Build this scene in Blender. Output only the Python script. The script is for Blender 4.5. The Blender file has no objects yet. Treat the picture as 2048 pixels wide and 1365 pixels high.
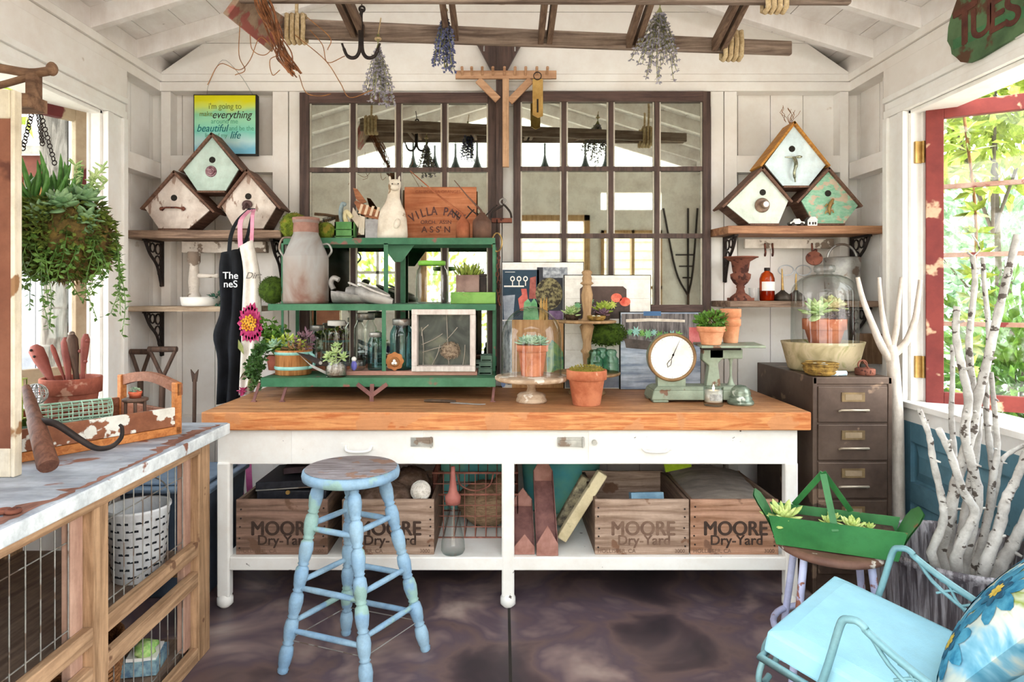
import bpy, math, random
from mathutils import Vector, Matrix, Euler
random.seed(7)
R = math.radians
PI = math.pi
SC = bpy.context.scene
COL = SC.collection
F, CX, CY, H = 1300.0, 1005.0, 590.0, 1.44      # focal length (px), vanishing point (px), eye height (m)

def W(px, py, Y): return Vector(((px-CX)*Y/F, Y, H-(py-CY)*Y/F))
def wx(px, Y): return (px-CX)*Y/F
def wz(py, Y): return H-(py-CY)*Y/F
def L(pts, Y=None): return [W(p[0], p[1], p[2] if len(p) > 2 else Y) for p in pts]
def ru(a, b): return random.uniform(a, b)

# ---------------------------------------------------------------- materials
def hexc(h):
    h = h.lstrip('#')
    o = []
    for i in (0, 2, 4):
        c = int(h[i:i+2], 16)/255
        o.append(c/12.92 if c <= .04045 else ((c+.055)/1.055)**2.4)
    return (*o, 1)
MATS = {}
def mat(name, a, b=None, rough=.6, metal=0, sc=4, st=(1, 1, 1), chip=None, csc=14, camt=.58, bump=.1, dist=0., lo=.38, hi=.62, spec=.3, cst=(1, 1, 1), bsc=None, grime=.22, gsc=9):
    if name in MATS: return MATS[name]
    m = bpy.data.materials.new(name); m.use_nodes = True
    n = m.node_tree.nodes; l = m.node_tree.links
    p = n['Principled BSDF']
    p.inputs['Roughness'].default_value = rough
    p.inputs['Metallic'].default_value = metal
    p.inputs['Specular IOR Level'].default_value = spec
    tc = n.new('ShaderNodeTexCoord')
    mp = n.new('ShaderNodeMapping'); mp.inputs['Scale'].default_value = [sc*s for s in st]
    l.new(tc.outputs['Object'], mp.inputs['Vector'])
    nz = n.new('ShaderNodeTexNoise'); nz.inputs['Scale'].default_value = 1
    nz.inputs['Detail'].default_value = 5; nz.inputs['Roughness'].default_value = .62
    nz.inputs['Distortion'].default_value = dist
    l.new(mp.outputs[0], nz.inputs['Vector'])
    rp = n.new('ShaderNodeValToRGB')
    rp.color_ramp.elements[0].position = lo; rp.color_ramp.elements[0].color = hexc(a)
    rp.color_ramp.elements[1].position = hi; rp.color_ramp.elements[1].color = hexc(b or a)
    l.new(nz.outputs['Fac'], rp.inputs[0])
    out = rp.outputs[0]
    if chip:
        m2 = n.new('ShaderNodeMapping'); m2.inputs['Scale'].default_value = [csc*s for s in cst]
        m2.inputs['Location'].default_value = (3.1, 7.7, 1.3)
        l.new(tc.outputs['Object'], m2.inputs['Vector'])
        n2 = n.new('ShaderNodeTexNoise'); n2.inputs['Scale'].default_value = 1; n2.inputs['Detail'].default_value = 4
        l.new(m2.outputs[0], n2.inputs['Vector'])
        r2 = n.new('ShaderNodeValToRGB')
        r2.color_ramp.elements[0].position = camt-.055; r2.color_ramp.elements[1].position = camt-.025
        l.new(n2.outputs['Fac'], r2.inputs[0])
        mx = n.new('ShaderNodeMix'); mx.data_type = 'RGBA'
        l.new(r2.outputs[0], mx.inputs[0]); l.new(out, mx.inputs[6]); mx.inputs[7].default_value = hexc(chip)
        out = mx.outputs[2]
    if grime:
        n3 = n.new('ShaderNodeTexNoise'); n3.inputs['Scale'].default_value = gsc; n3.inputs['Detail'].default_value = 7; n3.inputs['Roughness'].default_value = .75
        l.new(tc.outputs['Object'], n3.inputs['Vector'])
        r3 = n.new('ShaderNodeValToRGB'); r3.color_ramp.elements[0].position = .32; r3.color_ramp.elements[1].position = .56
        g0 = 1-grime; r3.color_ramp.elements[0].color = (g0, g0*.97, g0*.95, 1); r3.color_ramp.elements[1].color = (1, 1, 1, 1)
        l.new(n3.outputs['Fac'], r3.inputs[0])
        m3 = n.new('ShaderNodeMix'); m3.data_type = 'RGBA'; m3.blend_type = 'MULTIPLY'; m3.inputs[0].default_value = 1
        l.new(out, m3.inputs[6]); l.new(r3.outputs[0], m3.inputs[7]); out = m3.outputs[2]
    l.new(out, p.inputs['Base Color'])
    if bump:
        bp = n.new('ShaderNodeBump'); bp.inputs['Strength'].default_value = bump; bp.inputs['Distance'].default_value = .01
        src = nz
        if bsc:
            src = n.new('ShaderNodeTexNoise'); src.inputs['Scale'].default_value = bsc; src.inputs['Detail'].default_value = 3
            l.new(tc.outputs['Object'], src.inputs['Vector'])
        l.new(src.outputs['Fac'], bp.inputs['Height']); l.new(bp.outputs[0], p.inputs['Normal'])
    MATS[name] = m
    return m
def wood(name, a, b, ax='x', sc=3, rough=.65, chip=None, **k):
    st = {'x': (1, 14, 14), 'y': (14, 1, 14), 'z': (14, 14, 1)}[ax]
    return mat(name, a, b, rough, 0, sc, st, chip, bump=k.pop('bump', .25), dist=k.pop('dist', .6), **k)
def glass(name, tint='#ffffff', edge='#cfd8d6', gl=1.0, rough=.03):
    if name in MATS: return MATS[name]
    m = bpy.data.materials.new(name); m.use_nodes = True
    n = m.node_tree.nodes; l = m.node_tree.links
    n.remove(n['Principled BSDF']); out = n['Material Output']
    lw = n.new('ShaderNodeLayerWeight'); lw.inputs['Blend'].default_value = .5
    rp = n.new('ShaderNodeValToRGB')
    rp.color_ramp.elements[0].position = .1; rp.color_ramp.elements[0].color = hexc(tint)
    rp.color_ramp.elements[1].position = .95; rp.color_ramp.elements[1].color = hexc(edge)
    l.new(lw.outputs['Facing'], rp.inputs[0])
    tr = n.new('ShaderNodeBsdfTransparent'); l.new(rp.outputs[0], tr.inputs[0])
    g = n.new('ShaderNodeBsdfGlossy'); g.inputs['Roughness'].default_value = rough
    pw = n.new('ShaderNodeMath'); pw.operation = 'POWER'; pw.inputs[1].default_value = 3.2
    l.new(lw.outputs['Facing'], pw.inputs[0])
    mu = n.new('ShaderNodeMath'); mu.operation = 'MULTIPLY_ADD'; mu.inputs[1].default_value = .55*gl; mu.inputs[2].default_value = .045*gl
    l.new(pw.outputs[0], mu.inputs[0])
    mx = n.new('ShaderNodeMixShader'); l.new(mu.outputs[0], mx.inputs[0])
    l.new(tr.outputs[0], mx.inputs[1]); l.new(g.outputs[0], mx.inputs[2]); l.new(mx.outputs[0], out.inputs[0])
    MATS[name] = m
    return m
def ramp_mat(name, stops, sc=6, rough=.7, kind='noise', dist=1.2, axis=None):
    """several colours laid out by a noise / voronoi / gradient along one axis"""
    if name in MATS: return MATS[name]
    m = bpy.data.materials.new(name); m.use_nodes = True
    n = m.node_tree.nodes; l = m.node_tree.links
    p = n['Principled BSDF']; p.inputs['Roughness'].default_value = rough; p.inputs['Specular IOR Level'].default_value = .2
    tc = n.new('ShaderNodeTexCoord')
    nz = n.new('ShaderNodeTexNoise'); nz.inputs['Scale'].default_value = sc; nz.inputs['Detail'].default_value = 4; nz.inputs['Distortion'].default_value = dist
    l.new(tc.outputs['Object'], nz.inputs['Vector'])
    fac = nz.outputs['Fac']
    if kind == 'voronoi':
        v = n.new('ShaderNodeTexVoronoi'); v.inputs['Scale'].default_value = sc
        ad = n.new('ShaderNodeMix'); ad.data_type = 'RGBA'; ad.inputs[0].default_value = .25
        l.new(tc.outputs['Object'], ad.inputs[6]); l.new(nz.outputs['Color'], ad.inputs[7])
        l.new(ad.outputs[2], v.inputs['Vector']); fac = v.outputs['Distance']
    if axis:
        s = n.new('ShaderNodeSeparateXYZ'); l.new(tc.outputs['Object'], s.inputs[0])
        a = n.new('ShaderNodeMath'); a.operation = 'MULTIPLY_ADD'; a.inputs[1].default_value = axis[1]; a.inputs[2].default_value = axis[2]
        l.new(s.outputs[axis[0]], a.inputs[0])
        b = n.new('ShaderNodeMath'); b.operation = 'MULTIPLY_ADD'; b.inputs[1].default_value = axis[3]
        l.new(nz.outputs['Fac'], b.inputs[0]); l.new(a.outputs[0], b.inputs[2]); fac = b.outputs[0]
    rp = n.new('ShaderNodeValToRGB'); e = rp.color_ramp.elements
    e[0].position, e[0].color = stops[0][0], hexc(stops[0][1])
    e[1].position, e[1].color = stops[-1][0], hexc(stops[-1][1])
    for q, c in stops[1:-1]:
        x = e.new(q); x.color = hexc(c)
    l.new(fac, rp.inputs[0]); l.new(rp.outputs[0], p.inputs['Base Color'])
    MATS[name] = m
    return m

# ---------------------------------------------------------------- mesh builder (world coordinates)
def frame(d):
    d = d.normalized(); a = Vector((0, 0, 1)) if abs(d.z) < .9 else Vector((1, 0, 0))
    u = d.cross(a).normalized(); return u, u.cross(d).normalized()
class MB:
    def __init__(s, m=None): s.v, s.f, s.sm, s.mi, s.m = [], [], [], [], m
    def add(s, vs, fs, smooth=False, mi=0):
        b = len(s.v)
        s.v += [(s.m @ Vector(v)) if s.m else Vector(v) for v in vs]
        for f in fs: s.f.append([i+b for i in f]); s.sm.append(smooth); s.mi.append(mi)
        return s
    def box(s, x0, x1, y0, y1, z0, z1, mi=0):
        return s.add([(x, y, z) for z in (z0, z1) for y in (y0, y1) for x in (x0, x1)],
                     [(0, 2, 3, 1), (4, 5, 7, 6), (0, 1, 5, 4), (2, 6, 7, 3), (0, 4, 6, 2), (1, 3, 7, 5)], False, mi)
    def hexa(s, b4, t4, mi=0):      # two quads, same winding
        return s.add(list(b4)+list(t4), [(3, 2, 1, 0), (4, 5, 6, 7), (0, 1, 5, 4), (1, 2, 6, 5), (2, 3, 7, 6), (3, 0, 4, 7)], False, mi)
    def obb(s, c, sz, rot=(0, 0, 0), mi=0):
        q = Euler([R(a) for a in rot]).to_matrix(); c = Vector(c); h = [k/2 for k in sz]
        vs = [c+q @ Vector((x*h[0], y*h[1], z*h[2])) for z in (-1, 1) for y in (-1, 1) for x in (-1, 1)]
        return s.add(vs, [(0, 2, 3, 1), (4, 5, 7, 6), (0, 1, 5, 4), (2, 6, 7, 3), (0, 4, 6, 2), (1, 3, 7, 5)], False, mi)
    def beam(s, p0, p1, w, h, up=(0, 0, 1), mi=0):
        p0, p1 = Vector(p0), Vector(p1); d = (p1-p0).normalized(); u = d.cross(Vector(up)).normalized(); v = u.cross(d)
        q = lambda p: [p+u*w/2*a+v*h/2*b for a, b in ((-1, -1), (1, -1), (1, 1), (-1, 1))]
        return s.hexa(q(p0), q(p1), mi)
    def prism(s, pts, d, mi=0):     # polygon (3-D points) pushed along d
        n = len(pts); d = Vector(d); a = [Vector(p) for p in pts]; b = [p+d for p in a]
        return s.add(a+b, [tuple(range(n))[::-1], tuple(range(n, 2*n))]+[(i, (i+1) % n, n+(i+1) % n, n+i) for i in range(n)], False, mi)
    def poly(s, pts, mi=0): return s.add(pts, [tuple(range(len(pts)))], False, mi)
    def spin(s, p0, p1, prof, seg=16, cap=True, mi=0):   # turned shape along a line: prof = [(t, r)]
        p0, p1 = Vector(p0), Vector(p1); d = p1-p0; u, v = frame(d); n = len(prof)
        vs = [p0+d*t+(u*math.cos(2*PI*k/seg)+v*math.sin(2*PI*k/seg))*r for t, r in prof for k in range(seg)]
        fs = [(i*seg+k, i*seg+(k+1) % seg, (i+1)*seg+(k+1) % seg, (i+1)*seg+k) for i in range(n-1) for k in range(seg)]
        s.add(vs, fs, True, mi)
        if cap:
            for i, rv in ((0, True), (n-1, False)):
                if prof[i][1] > 1e-5:
                    ids = list(range(seg)); s.add([vs[i*seg+k] for k in ids], [ids[::-1] if rv else ids], False, mi)
        return s
    def cyl(s, p0, p1, r0, r1=None, seg=16, cap=True, mi=0): return s.spin(p0, p1, [(0, r0), (1, r0 if r1 is None else r1)], seg, cap, mi)
    def lathe(s, c, prof, seg=28, cap=True, mi=0, sq=None):     # vertical: prof = [(r, z)]
        c = Vector(c); n = len(prof)
        vs = [c+Vector((math.cos(2*PI*k/seg)*r, math.sin(2*PI*k/seg)*r, z)) for r, z in prof for k in range(seg)]
        fs = [(i*seg+k, i*seg+(k+1) % seg, (i+1)*seg+(k+1) % seg, (i+1)*seg+k) for i in range(n-1) for k in range(seg)]
        s.add(vs, fs, True, mi)
        if cap:
            for i, rv in ((0, True), (n-1, False)):
                if prof[i][0] > 1e-5:
                    ids = list(range(seg)); s.add([vs[i*seg+k] for k in ids], [ids[::-1] if rv else ids], False, mi)
        return s
    def tube(s, pts, r, seg=8, closed=False, mi=0, cap=True):
        pts = [Vector(p) for p in pts]; n = len(pts)
        rr = r if isinstance(r, (list, tuple)) else [r]*n
        u = None; vs = []
        for i in range(n):
            a = pts[i-1] if (i or closed) else pts[i]; b = pts[(i+1) % n] if (i < n-1 or closed) else pts[i]
            d = (b-a); d = d.normalized() if d.length > 1e-9 else Vector((0, 0, 1))
            if u is None: u, w = frame(d)
            u = (u-d*u.dot(d)); u = u.normalized() if u.length > 1e-6 else frame(d)[0]
            w = d.cross(u)
            vs += [pts[i]+(u*math.cos(2*PI*k/seg)+w*math.sin(2*PI*k/seg))*rr[i] for k in range(seg)]
        m = n if closed else n-1
        fs = [(i*seg+k, i*seg+(k+1) % seg, ((i+1) % n)*seg+(k+1) % seg, ((i+1) % n)*seg+k) for i in range(m) for k in range(seg)]
        s.add(vs, fs, seg > 4, mi)
        if cap and not closed:
            s.add(vs[:seg], [list(range(seg))[::-1]], False, mi); s.add(vs[-seg:], [list(range(seg))], False, mi)
        return s
    def ell(s, c, r, seg=16, rings=10, jit=0, mi=0, rot=None):
        c = Vector(c); r = (r, r, r) if not isinstance(r, (tuple, list)) else r
        q = Euler([R(a) for a in rot]).to_matrix() if rot else Matrix.Identity(3)
        vs = []
        for i in range(rings+1):
            t = PI*i/rings
            for k in range(seg):
                j = 1+ru(-jit, jit)
                vs.append(c+q @ Vector((r[0]*math.sin(t)*math.cos(2*PI*k/seg), r[1]*math.sin(t)*math.sin(2*PI*k/seg), -r[2]*math.cos(t)))*j)
        return s.add(vs, [(i*seg+k, i*seg+(k+1) % seg, (i+1)*seg+(k+1) % seg, (i+1)*seg+k) for i in range(rings) for k in range(seg)], True, mi)
    def fleaf(s, base, tip, w, t=None, bend=None, mi=0):      # fleshy leaf
        base, tip = Vector(base), Vector(tip); d = tip-base; u, v = frame(d); t = t or w*.45
        b = Vector(bend) if bend else Vector((0, 0, 0)); vs = []
        for q, k in ((0, .45), (.3, .85), (.62, 1), (.86, .65), (1, .06)):
            p = base+d*q+b*math.sin(q*PI)
            vs += [p+u*math.cos(2*PI*i/6)*w*k+v*math.sin(2*PI*i/6)*t*k for i in range(6)]
        return s.add(vs, [(j*6+i, j*6+(i+1) % 6, (j+1)*6+(i+1) % 6, (j+1)*6+i) for j in range(4) for i in range(6)], True, mi)
    def rosette(s, c, r, n=22, h=.6, up=(0, 0, 1), w=.3, mi=0, mi2=None):
        c = Vector(c); z = Vector(up).normalized(); x, y = frame(z)
        for i in range(n):
            f = i/(n-1); a = i*2.39996; el = R(12+68*f); ln = r*(1-.55*f)
            d = (x*math.cos(a)+y*math.sin(a))*math.cos(el)+z*math.sin(el)
            s.fleaf(c+z*r*.25*h*f, c+z*r*.25*h*f+d*ln, r*w*(1-.35*f), r*.09, z*-.08*r, mi if mi2 is None or f > .4 else mi2)
        return s
    def leaf(s, base, d, ln, w, mi=0):
        base = Vector(base); d = Vector(d).normalized(); u, v = frame(d); k = ru(0, 2*PI); a = u*math.cos(k)+v*math.sin(k); b = d.cross(a)
        return s.add([base, base+d*ln*.5+a*w/2+b*w*.15, base+d*ln, base+d*ln*.5-a*w/2+b*w*.15], [(0, 1, 2), (0, 2, 3)], False, mi)
    def cloud(s, c, r, n, ln, w=None, shell=.55, mi=0, zmin=-9, mis=None):
        c = Vector(c); r = (r, r, r) if not isinstance(r, (tuple, list)) else r
        for _ in range(n):
            d = Vector((random.gauss(0, 1), random.gauss(0, 1), random.gauss(0, 1))).normalized()
            k = ru(shell, 1); p = c+Vector((d.x*r[0], d.y*r[1], d.z*r[2]))*k
            if p.z < zmin: continue
            e = (d+Vector((ru(-1, 1), ru(-1, 1), ru(-.6, 1)))*.7)
            s.leaf(p, e, ln*ru(.6, 1.2), (w or ln*.45)*ru(.7, 1.2), random.choice(mis) if mis else mi)
        return s
    def build(s, name, m, parent=None, bevel=0, label=None, cat=None, group=None, kind=None, base=None):
        ms = m if isinstance(m, (list, tuple)) else [m]
        if parent is not None: o0 = wloc(parent)
        elif kind == 'structure': o0 = Vector((0, 0, 0))
        else:
            xs = [v.x for v in s.v]; ys = [v.y for v in s.v]; zs = [v.z for v in s.v]
            o0 = Vector(((min(xs)+max(xs))/2, (min(ys)+max(ys))/2, min(zs)))
        me = bpy.data.meshes.new(name); me.from_pydata([tuple(v-o0) for v in s.v], [], s.f)
        me.polygons.foreach_set('use_smooth', s.sm); me.polygons.foreach_set('material_index', s.mi)
        for x in ms: me.materials.append(x)
        me.update()
        o = bpy.data.objects.new(name, me); COL.objects.link(o)
        if parent is not None: o.parent = parent
        else: o.location = o0
        if bevel:
            b = o.modifiers.new('bevel', 'BEVEL'); b.width = bevel; b.segments = 2; b.limit_method = 'ANGLE'; b.angle_limit = R(50)
        tag(o, label, cat, group, kind)
        return o
def wloc(o):
    p = Vector((0, 0, 0))
    while o: p += o.location; o = o.parent
    return p
def tag(o, label=None, cat=None, group=None, kind=None):
    for k, v in (('label', label), ('category', cat), ('group', group), ('kind', kind)):
        if v: o[k] = v
    return o
def thing(name, label, cat, loc, group=None):
    o = bpy.data.objects.new(name, None); COL.objects.link(o); o.location = loc; o.empty_display_size = .05
    return tag(o, label, cat, group)
def copy_tree(o, parent=None, dloc=(0, 0, 0), label=None, group=None):
    c = o.copy(); COL.objects.link(c)
    if parent: c.parent = parent
    else: c.location = o.location+Vector(dloc)
    if label: c['label'] = label
    if group: c['group'] = group
    for ch in list(o.children): copy_tree(ch, c)
    return c
def struct(name, mb, m, bevel=0): return mb.build(name, m, None, bevel, kind='structure')
def text(body, o, ux, uz, size, m, parent, name='lettering', align='CENTER', off=0., sx=1., shear=0.):
    """flat lettering: o = anchor, ux = reading direction, uz = up (unit vectors)"""
    cu = bpy.data.curves.new('t', 'FONT'); cu.body = body; cu.size = size; cu.align_x = align; cu.align_y = 'CENTER'
    cu.shear = shear; cu.extrude = .0006
    ob = bpy.data.objects.new('t', cu); me = bpy.data.meshes.new_from_object(ob)
    bpy.data.objects.remove(ob); bpy.data.curves.remove(cu)
    ux, uz, o = Vector(ux), Vector(uz), Vector(o); n = ux.cross(uz); o0 = wloc(parent) if parent else Vector((0, 0, 0))
    for v in me.vertices: v.co = o+ux*v.co.x*sx+uz*v.co.y+n*v.co.z-o0
    me.name = name; me.materials.clear(); me.materials.append(m)
    if off:     # heavier strokes: the same letters twice, a hair apart
        n_ = len(me.vertices); vs = [v.co.copy() for v in me.vertices]; fs = [list(p.vertices) for p in me.polygons]; me2 = bpy.data.meshes.new(name)
        V_ = []; F_ = []
        for k, (dx, dz) in enumerate(((-1, 0), (1, 0), (0, .6), (0, -.6))):
            V_ += [tuple(v+ux*dx*off*size+uz*dz*off*size+n*k*.00008) for v in vs]; F_ += [[i+k*n_ for i in f] for f in fs]
        me2.from_pydata(V_, [], F_); me2.materials.append(m); bpy.data.meshes.remove(me); me = me2
    t = bpy.data.objects.new(name, me); COL.objects.link(t); t.parent = parent
    return t
UX, UZ = Vector((1, 0, 0)), Vector((0, 0, 1))
def curve_pts(pts, n=6):        # Catmull-Rom through points
    p = [Vector(q) for q in pts]; p = [p[0]*2-p[1]]+p+[p[-1]*2-p[-2]]; o = []
    for i in range(1, len(p)-2):
        for k in range(n):
            t = k/n; a, b, c, d = p[i-1:i+3]
            o.append(.5*((2*b)+(c-a)*t+(2*a-5*b+4*c-d)*t*t+(3*b-a-3*c+d)*t**3))
    return o+[p[-2]]
def arc(c, u, v, r, a0, a1, n=16):
    c, u, v = Vector(c), Vector(u), Vector(v)
    return [c+u*r*math.cos(R(a0+(a1-a0)*i/n))+v*r*math.sin(R(a0+(a1-a0)*i/n)) for i in range(n+1)]

# ---------------------------------------------------------------- camera, light
cd = bpy.data.cameras.new('camera'); cam = bpy.data.objects.new('camera', cd); COL.objects.link(cam)
cam.location = (0, 0, H); cam.rotation_euler = (R(90), 0, 0)
cd.sensor_width = 36; cd.lens = F/2048*36; cd.shift_x = (1024-CX)/2048; cd.shift_y = (CY-682.5)/2048
cd.clip_start = .05
SC.camera = cam
w = bpy.data.worlds.new('world'); SC.world = w; w.use_nodes = True
wn = w.node_tree.nodes; wl = w.node_tree.links
bg = wn['Background']; bg.inputs['Strength'].default_value = 4.2
tc = wn.new('ShaderNodeTexCoord'); sp = wn.new('ShaderNodeSeparateXYZ'); wl.new(tc.outputs['Generated'], sp.inputs[0])
rp = wn.new('ShaderNodeValToRGB'); wl.new(sp.outputs['Z'], rp.inputs[0])
rp.color_ramp.elements[0].position = .0; rp.color_ramp.elements[0].color = (1, .96, .9, 1)
rp.color_ramp.elements[1].position = .6; rp.color_ramp.elements[1].color = (.86, .94, 1, 1)
wl.new(rp.outputs[0], bg.inputs[0])
sd = bpy.data.lights.new('sun', 'SUN'); sd.energy = 2.2; sd.angle = R(8); sd.color = (1, .95, .86)
so = bpy.data.objects.new('sun', sd); COL.objects.link(so); so.rotation_euler = (R(-20), R(8), 0); so.location = (0, -4, 8)
SC.view_settings.view_transform = 'Standard'
SC.view_settings.look = 'None'
SC.view_settings.exposure = .85
cy = SC.cycles
cy.max_bounces = 7; cy.diffuse_bounces = 4; cy.glossy_bounces = 4; cy.transparent_max_bounces = 18; cy.transmission_bounces = 4
cy.caustics_reflective = False; cy.caustics_refractive = False; cy.sample_clamp_indirect = 6; cy.blur_glossy = .5
cy.use_adaptive_sampling = True; cy.adaptive_threshold = .04
try: cy.use_denoising = True; cy.denoiser = 'OPENIMAGEDENOISE'
except Exception: pass

# ---------------------------------------------------------------- shared materials
M_white = mat('white_painted_boards', '#f6f3ef', '#eee8e2', .6, sc=2.2, chip='#d3c8bc', csc=7, camt=.78, bump=.05, grime=.06, gsc=4)
M_ceil = mat('ceiling_paint', '#f4f0ee', '#e6dfdb', .65, sc=3, st=(3, 1, 1), chip='#b9aea3', csc=30, camt=.8, bump=.06, grime=.07, gsc=5)
M_trim = mat('trim_gloss_white', '#f8f7f4', '#f1efea', .4, sc=3, bump=.02, grime=.05)
M_dark = mat('dark_gap', '#2a2622', rough=.9, bump=0)
M_darkwood = wood('dark_brown_frame', '#42332f', '#5d4942', 'z', 3, .55)
M_darkwoodx = wood('dark_brown_frame_x', '#4a3834', '#664f48', 'x', 3, .55)
M_shelf = wood('weathered_shelf', '#6b5547', '#a58a76', 'x', 3, .7)
M_iron = mat('black_iron', '#2b2524', '#3a302c', .6, .4, sc=20)
M_rust = mat('rusty_iron', '#6b3f33', '#8a5645', .85, .1, sc=14, chip='#4c2c25', csc=25, camt=.6)
M_terra = mat('terracotta', '#b96a4a', '#cd8562', .85, sc=9, chip='#dfae92', csc=12, camt=.74)
M_terra2 = mat('pale_terracotta', '#d98f66', '#e3a680', .85, sc=9, chip='#eec5a8', csc=9, camt=.74)
M_terra3 = mat('old_red_terracotta', '#8a4a3c', '#a8604d', .85, sc=9, chip='#b98a78', csc=12, camt=.70)
M_soil = mat('potting_soil', '#33261e', '#4c3a2d', .95, sc=60, bump=.6)
M_moss = mat('moss', '#4d5f17', '#7d8a2a', .95, sc=40, bump=.8, chip='#8c7f33', csc=30, camt=.62)
M_mossd = mat('dark_moss', '#2c4010', '#4c651b', .95, sc=45, bump=.8)
M_leaf = mat('leaf_green', '#3f6a22', '#6f9a3c', .5, sc=30, bump=0)
M_leafd = mat('leaf_dark_green', '#2c4d22', '#476d33', .5, sc=30, bump=0)
M_leafy = mat('leaf_yellow_green', '#8aa337', '#b5c45a', .5, sc=30, bump=0)
M_ech = mat('succulent_blue_green', '#7fa38a', '#a9c4a4', .45, sc=25, bump=0)
M_echg = mat('succulent_light_green', '#8fae6a', '#c3d49b', .45, sc=25, bump=0)
M_echp = mat('succulent_purple', '#6b5260', '#93707c', .45, sc=25, bump=0)
M_glass = glass('clear_glass', '#ffffff', '#d3dcd9', .9)
M_aqua = glass('aqua_glass', '#d3eef0', '#7fc0c8')
M_green_gl = glass('green_insulator_glass', '#c9e6d9', '#86b9a6')
M_amber = glass('amber_glass', '#ee9a5c', '#a8541e')
M_zinc = mat('galvanised_zinc', '#9c9c99', '#b9b8b3', .45, .7, sc=16, chip='#86776c', csc=9, camt=.63)
M_grey = mat('weathered_grey_metal', '#8e8b88', '#aaa6a1', .55, .4, sc=9)
M_black = mat('black_cloth', '#15171c', '#22252c', .9, sc=8)
M_ink = mat('black_ink', '#2b2420', '#3a302a', .9, bump=0)
M_wht = mat('plain_white', '#f4f2ee', '#ece9e2', .6, bump=0, grime=.06)
M_rope = mat('jute_rope', '#b99f78', '#d8c29c', .95, sc=60, bump=.5)
M_twig = mat('brown_twig', '#7b5133', '#a4703f', .8, sc=30)
M_straw = mat('straw_nest', '#6f552a', '#a98744', .9, sc=40)
M_egg = mat('pale_blue_egg', '#c9ded5', '#dfeae2', .5, sc=20, bump=0)
M_brass = mat('aged_brass', '#a98448', '#c9a563', .45, .6, sc=12)
M_rawood = wood('raw_wood', '#b08a5e', '#cfac80', 'z', 3, .7)
M_rawoodx = wood('raw_wood_x', '#b08a5e', '#cfac80', 'x', 3, .7)
# ================================================================ the room
XL, XR, YB = -2.05, 2.08, 3.90
SL = .307; RX = .015; EV = 2.76
def zc(x): return EV+SL*((XR-x) if x > RX else (x-XL))
m = MB(); m.box(-2.3, 2.3, .75, 4.1, -.08, 0)
M_floor = ramp_mat('stained_concrete', [(.30, '#383034'), (.40, '#4a3d40'), (.47, '#675452'), (.53, '#584a52'), (.60, '#7d6a68'), (.70, '#a39088')], 2.3, .36, dist=.5)
struct('floor', m, M_floor)
m = MB(); m.box(-.006+.03, .006+.03, .75, 3.98, 0, .0015); struct('trim_1', m, M_dark)

# back wall: vertical sheathing boards, studs, blocking, plates, gable boards
m = MB(); m.box(-2.3, 2.3, 4.021, 4.08, 0, 2.93, 1)
x = -2.16
while x < 2.18:
    m.box(x+.002, min(x+.198, 2.2), 3.98, 4.02, 0, 2.76); x += .2
z = 2.76
while z < 3.52:
    z1 = min(z+.185, 3.53)
    a0, a1 = XL+max(0, (z-EV)/SL), XR-max(0, (z-EV)/SL); b0, b1 = XL+(z1-.003-EV)/SL, XR-(z1-.003-EV)/SL
    a0, a1, b0, b1 = [min(v, RX) if i % 2 == 0 else max(v, RX) for i, v in enumerate((max(a0-.33, XL), min(a1+.33, XR), max(b0-.33, XL), min(b1+.33, XR)))]
    if a0 < a1: m.prism([(a0, 3.88, z), (a1, 3.88, z), (b1, 3.88, z1-.003), (b0, 3.88, z1-.003)], (0, .14, 0))
    z += .185
struct('wall_back', m, [M_white, M_dark])
m = MB()
m.box(XL-.09, XR+.09, 3.885, 3.98, 2.718, 2.76); m.box(XL-.09, XR+.09, 3.89, 3.98, 2.661, 2.7165)
def bstud(p0, p1, z0=0, z1=2.66): m.box(wx(p0, 3.9), wx(p1, 3.9), 3.9, 3.985, z0, z1)
for a, b in ((322, 341), (545, 576), (578, 603), (1422, 1447), (1449, 1474), (1680, 1697)): bstud(a, b)
for a, b in ((985, 1003), (1005, 1030)): bstud(a, b, 0, 2.57)
m.box(wx(603.1, 3.9), wx(1421.9, 3.9), 3.9, 3.985, 2.571, 2.66)
for a, b in ((341, 545), (1474, 1680)):
    bstud(a, b, wz(345, 3.9), wz(311, 3.9)); bstud(a, b, .62, .71)
bstud(341, 545, 0, .1); bstud(603, 985, 0, .1); bstud(1030, 1422, 0, .1)
struct('trim_2', m, M_white, .002)

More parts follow.
